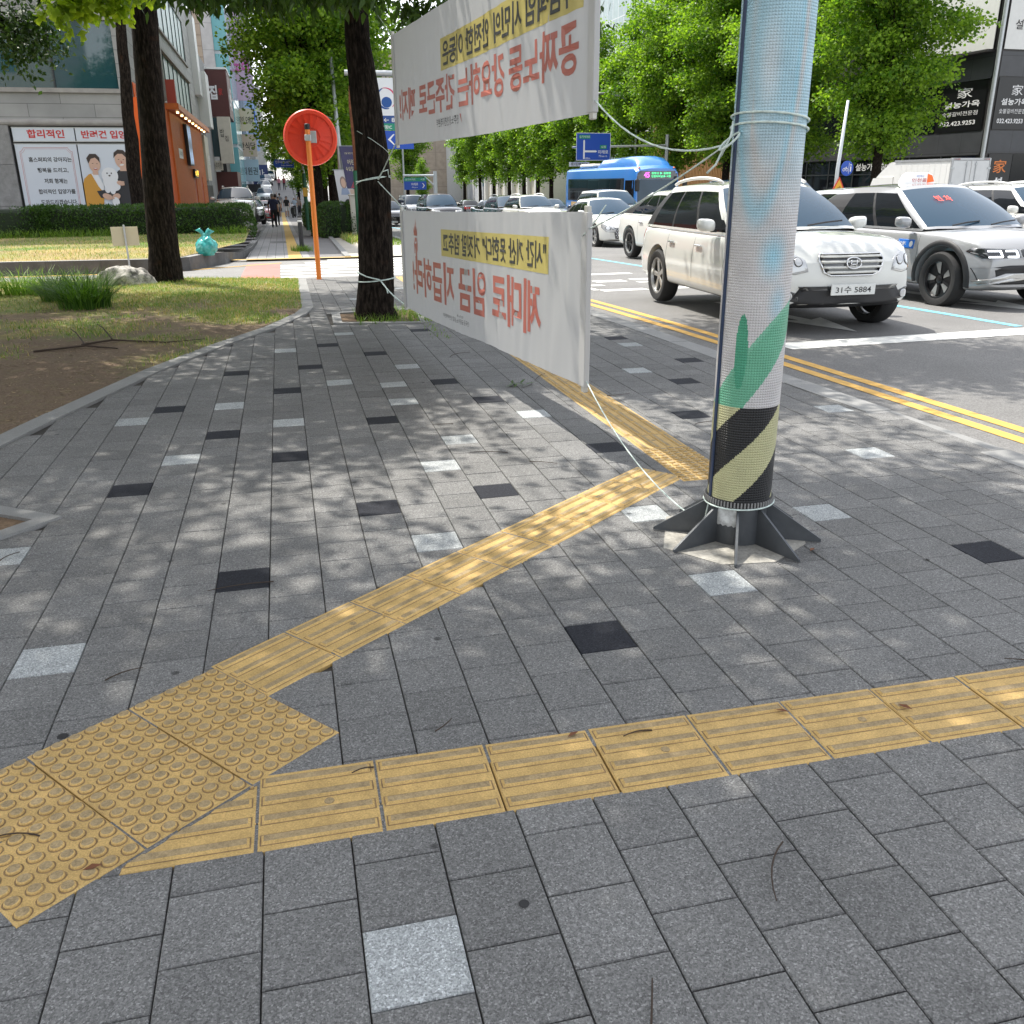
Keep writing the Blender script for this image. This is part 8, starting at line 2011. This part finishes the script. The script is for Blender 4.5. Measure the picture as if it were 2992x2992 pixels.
M_bglass = slabmat("blue_curtain_wall", (.03, .13, .22), (.05, .2, .3), (.35, .42, .45), 2.4, 2.6, 'XZ', .08, .08, 0)
t = thing('blue_glass_tower', 'blue glass tower rising behind the far trees above the small road sign', 'building', (40, 215, -2))
g = MB(); g.box(0, 14, 0, 20, -2, 50); build('curtain_wall', g, M_bglass, t)
t = thing('rooftop_tower', 'distant pale tower seen between leaves above the upper banner', 'building', (34, 160, -2))
g = MB(); g.box(0, 12, 0, 20, -2, 44); build('wall', g, mat("pale_office", (.5, .52, .55), .5, var=.1), t)
for k in range(9): g = MB(); g.box(-.05, 12.05, -.05, 0, 3+k*4.5, 5+k*4.5); build('window', g, M_bglass, t)
# building on the viewer's side, mirrored in the window opposite
t = thing('office_building', 'beige office block on the near side of the side street, seen only in reflections', 'building', (-26, -10, 0))
g = MB(); g.box(-14, 10, -16, 0, -.5, 26); build('wall', g, mat("beige_render", (.46, .42, .36), .7, var=.08, vscale=.4), t)
for k in range(6):
    for j in range(6): g = MB(); g.box(-12+k*3.6, -10.4+k*3.6, .0, .03, 2.5+j*3.6, 4.2+j*3.6); build('window', g, M_tint, t)
g = MB(); g.box(-14.3, 10.3, -.3, .3, 5.6, 6.1); build('ledge', g, M_sw, t)
# ================================================================ PEOPLE
M_skin = mat("skin", (.42, .25, .17), .6); M_hair = mat("hair_black", (.012, .010, .009), .6); M_hairg = mat("hair_grey", (.16, .15, .14), .7)
def person(label, pos, rot, H=1.72, top=(.02, .025, .06), bottom=(.012, .012, .014), pose='walk', sleeve='short', leg='long', hair=None, build_=1.0, arm_up=False):
    t = thing('person', label, 'person', pos, rot)
    k = H/1.72; b = build_
    st_ = .20 if pose == 'walk' else .03
    V = {}; E_ = []
    def v(n, x, y, z, r): V[n] = (Vector((x, y, z))*k, r*k*b)
    v('pel', 0, 0, .93, .135); v('waist', 0, .01, 1.08, .125); v('chest', 0, .0, 1.28, .145); v('nk', 0, .0, 1.46, .055); v('hd0', 0, .015, 1.54, .075); v('hd1', 0, .02, 1.62, .092); v('hd2', 0, .005, 1.69, .06)
    for s, n in ((-1, 'l'), (1, 'r')):
        f = st_*s
        v('hip'+n, s*.09, 0, .86, .098); v('kn'+n, s*.095, f*.55+.03, .49, .062); v('an'+n, s*.095, f-.0, .10 if s > 0 else .11, .042); v('to'+n, s*.105, f+.13, .035, .036); v('he'+n, s*.095, f-.05, .045, .038)
        v('sh'+n, s*.185, 0, 1.40, .062); 
        if arm_up and s < 0: v('el'+n, s*.30, .08, 1.52, .042); v('wr'+n, s*.28, .16, 1.74, .03); v('ha'+n, s*.27, .18, 1.83, .034)
        else: v('el'+n, s*.245, -f*.35-.02, 1.13, .042); v('wr'+n, s*.255, -f*.7+.05, .90, .030); v('ha'+n, s*.25, -f*.75+.07, .81, .034)
        E_ += [('pel', 'hip'+n), ('hip'+n, 'kn'+n), ('kn'+n, 'an'+n), ('an'+n, 'he'+n), ('an'+n, 'to'+n), ('chest', 'sh'+n), ('sh'+n, 'el'+n), ('el'+n, 'wr'+n), ('wr'+n, 'ha'+n)]
    E_ += [('pel', 'waist'), ('waist', 'chest'), ('chest', 'nk'), ('nk', 'hd0'), ('hd0', 'hd1'), ('hd1', 'hd2')]
    names = list(V); idx = {n: i for i, n in enumerate(names)}
    me = bpy.data.meshes.new('body'); me.from_pydata([V[n][0] for n in names], [(idx[a], idx[c]) for a, c in E_], [])
    o = bpy.data.objects.new('tmp', me); COL.objects.link(o); md = o.modifiers.new('s', 'SKIN'); md.use_smooth_shade = True
    for i, n in enumerate(names):
        sv_ = me.skin_vertices[0].data[i]; r_ = V[n][1]; sv_.radius = (r_*(1.28 if n in ('pel', 'waist', 'chest') else 1), r_*(.86 if n in ('pel', 'waist', 'chest') else 1)); sv_.use_root = (n == 'pel')
    sb = o.modifiers.new('u', 'SUBSURF'); sb.levels = 2; sb.render_levels = 2
    m2 = eval_mesh(o); bpy.data.objects.remove(o)
    nm = 'cloth_%02d%02d%02d' % tuple(int(c*99) for c in top); tm = mat(nm, top, .85); bm_ = mat('cloth_%02d%02d%02d' % tuple(int(c*99) for c in bottom), bottom, .85); shm = mat("shoe_dark", (.03, .03, .03), .6)
    m2.materials.clear()
    for m_ in (M_skin, tm, bm_, shm): m2.materials.append(m_)
    for p in m2.polygons:
        c = p.center/k; p.use_smooth = True; ax = abs(c.x)
        if c.z > 1.47: mi = 0 if not (arm_up and ax > .2) else (1 if c.z < 1.5 else 0)
        elif ax > .205 and c.z < 1.40: mi = 1 if (c.z > (1.20 if sleeve == 'short' else .9)) else 0
        elif c.z > .92: mi = 1
        elif c.z < .085: mi = 3
        else: mi = 2 if (leg == 'long' or c.z > .52) else 0
        p.material_index = mi
    bo = bpy.data.objects.new('body', m2); COL.objects.link(bo); bo.parent = t
    g = MB(); bm = bmesh.new(); bmesh.ops.create_icosphere(bm, subdivisions=3, radius=1)
    for q in bm.verts: 
        p = q.co.copy(); q.co = Vector((p.x*.098*b, p.y*.108*b-.012, max(p.z, -.55 if p.y < .2 else .15)*.112))*k+Vector((0, .01, 1.655))*k
    bm.verts.index_update(); g.add([tuple(q.co) for q in bm.verts], [[q.index for q in f.verts] for f in bm.faces]); bm.free(); build('hair', g, hair or M_hair, t, smooth=True)
    g = MB(); g.lathe([(.014, 0), (.010, .02), (.002, .035)], 8, 0, Matrix.Translation(Vector((0, .105, 1.60))*k) @ Matrix.Rotation(-pi/2, 4, 'X'), cap=False)
    for s in (-1, 1): g.lathe([(.012, 0), (.0, .006)], 8, 1, Matrix.Translation(Vector((s*.033, .103, 1.625))*k) @ Matrix.Rotation(-pi/2, 4, 'X'), cap=False)
    g.box(-.025*k, .025*k, .098*k, .108*k, 1.555*k, 1.562*k, 1); build('face', g, [M_skin, M_hair], t)
    return t
def gp(x, y): return (x, y, gz(y))
person('person walking away in a loose navy shirt and tight black trousers', gp(-.36, 52.6), 0, 1.72, (.018, .022, .055), (.010, .010, .012), hair=M_hairg, build_=1.05)
person('person in a black T shirt and pale shorts walking towards us', gp(.62, 90), pi, 1.78, (.012, .012, .012), (.60, .58, .54), leg='short', build_=1.1)
person('person in a cream T shirt and grey shorts walking towards us', gp(-.12, 88), pi, 1.72, (.55, .50, .42), (.15, .15, .16), leg='short')
person('person in a dark top partly hidden behind the walker in navy', gp(-.22, 56), 0, 1.72, (.03, .03, .05), (.02, .02, .02))
person('person in grey raising one arm, behind the pair in T shirts', gp(.05, 97), 0, 1.7, (.28, .28, .30), (.05, .05, .06), arm_up=True)
person('person with dark hair walking away left of the cream T shirt', gp(-.55, 93), 0, 1.68, (.04, .04, .045), (.03, .03, .04))
person('person in a pale blue top and white cap right of the black T shirt', gp(1.35, 92), pi, 1.66, (.35, .42, .5), (.06, .06, .08), hair=mat("cap_white", (.6, .6, .6), .7))
person('person in a brown top at the far right of the group on the slope', gp(1.75, 93), pi, 1.66, (.25, .2, .17), (.05, .05, .06))
person('person in pink near the top of the slope under the trees', gp(.15, 128), pi, 1.65, (.5, .2, .25), (.05, .05, .06), pose='stand')
person('person in dark red beside the one in pink on the slope', gp(.8, 128), pi, 1.7, (.25, .03, .05), (.03, .03, .03), pose='stand')
# scooter by the walkers
t = thing('motor_scooter', 'dark parked motor scooter right of the walkers on the left street', 'scooter', gp(1.15, 85.5), radians(80))
g = MB(); g.prism([(-.7, .35), (-.25, .28), (.25, .28), (.45, .55), (.55, .95), (.42, 1.0), (.2, .42), (-.1, .42), (-.15, .75), (-.75, .78)], -.14, .14, 0, Matrix.Rotation(pi/2, 4, 'X')); build('body', g, M_black, t)
for x in (-.55, .62):
    g = MB(); g.lathe([(.14, -.05), (.24, -.05), (.26, 0), (.24, .05), (.14, .05)], 20, 0, Matrix.Translation((x, 0, .26)) @ Matrix.Rotation(pi/2, 4, 'X')); build('wheel', g, M_rubber, t, smooth=True)
g = MB(); g.tube([(.45, -.34, 1.05), (.5, 0, 1.02), (.45, .34, 1.05)], .02, 8); build('handlebar', g, M_chrome, t)
g = MB(); g.box(-.75, -.05, -.13, .13, .78, .88, 0, None, .04); build('seat', g, M_rubber, t)
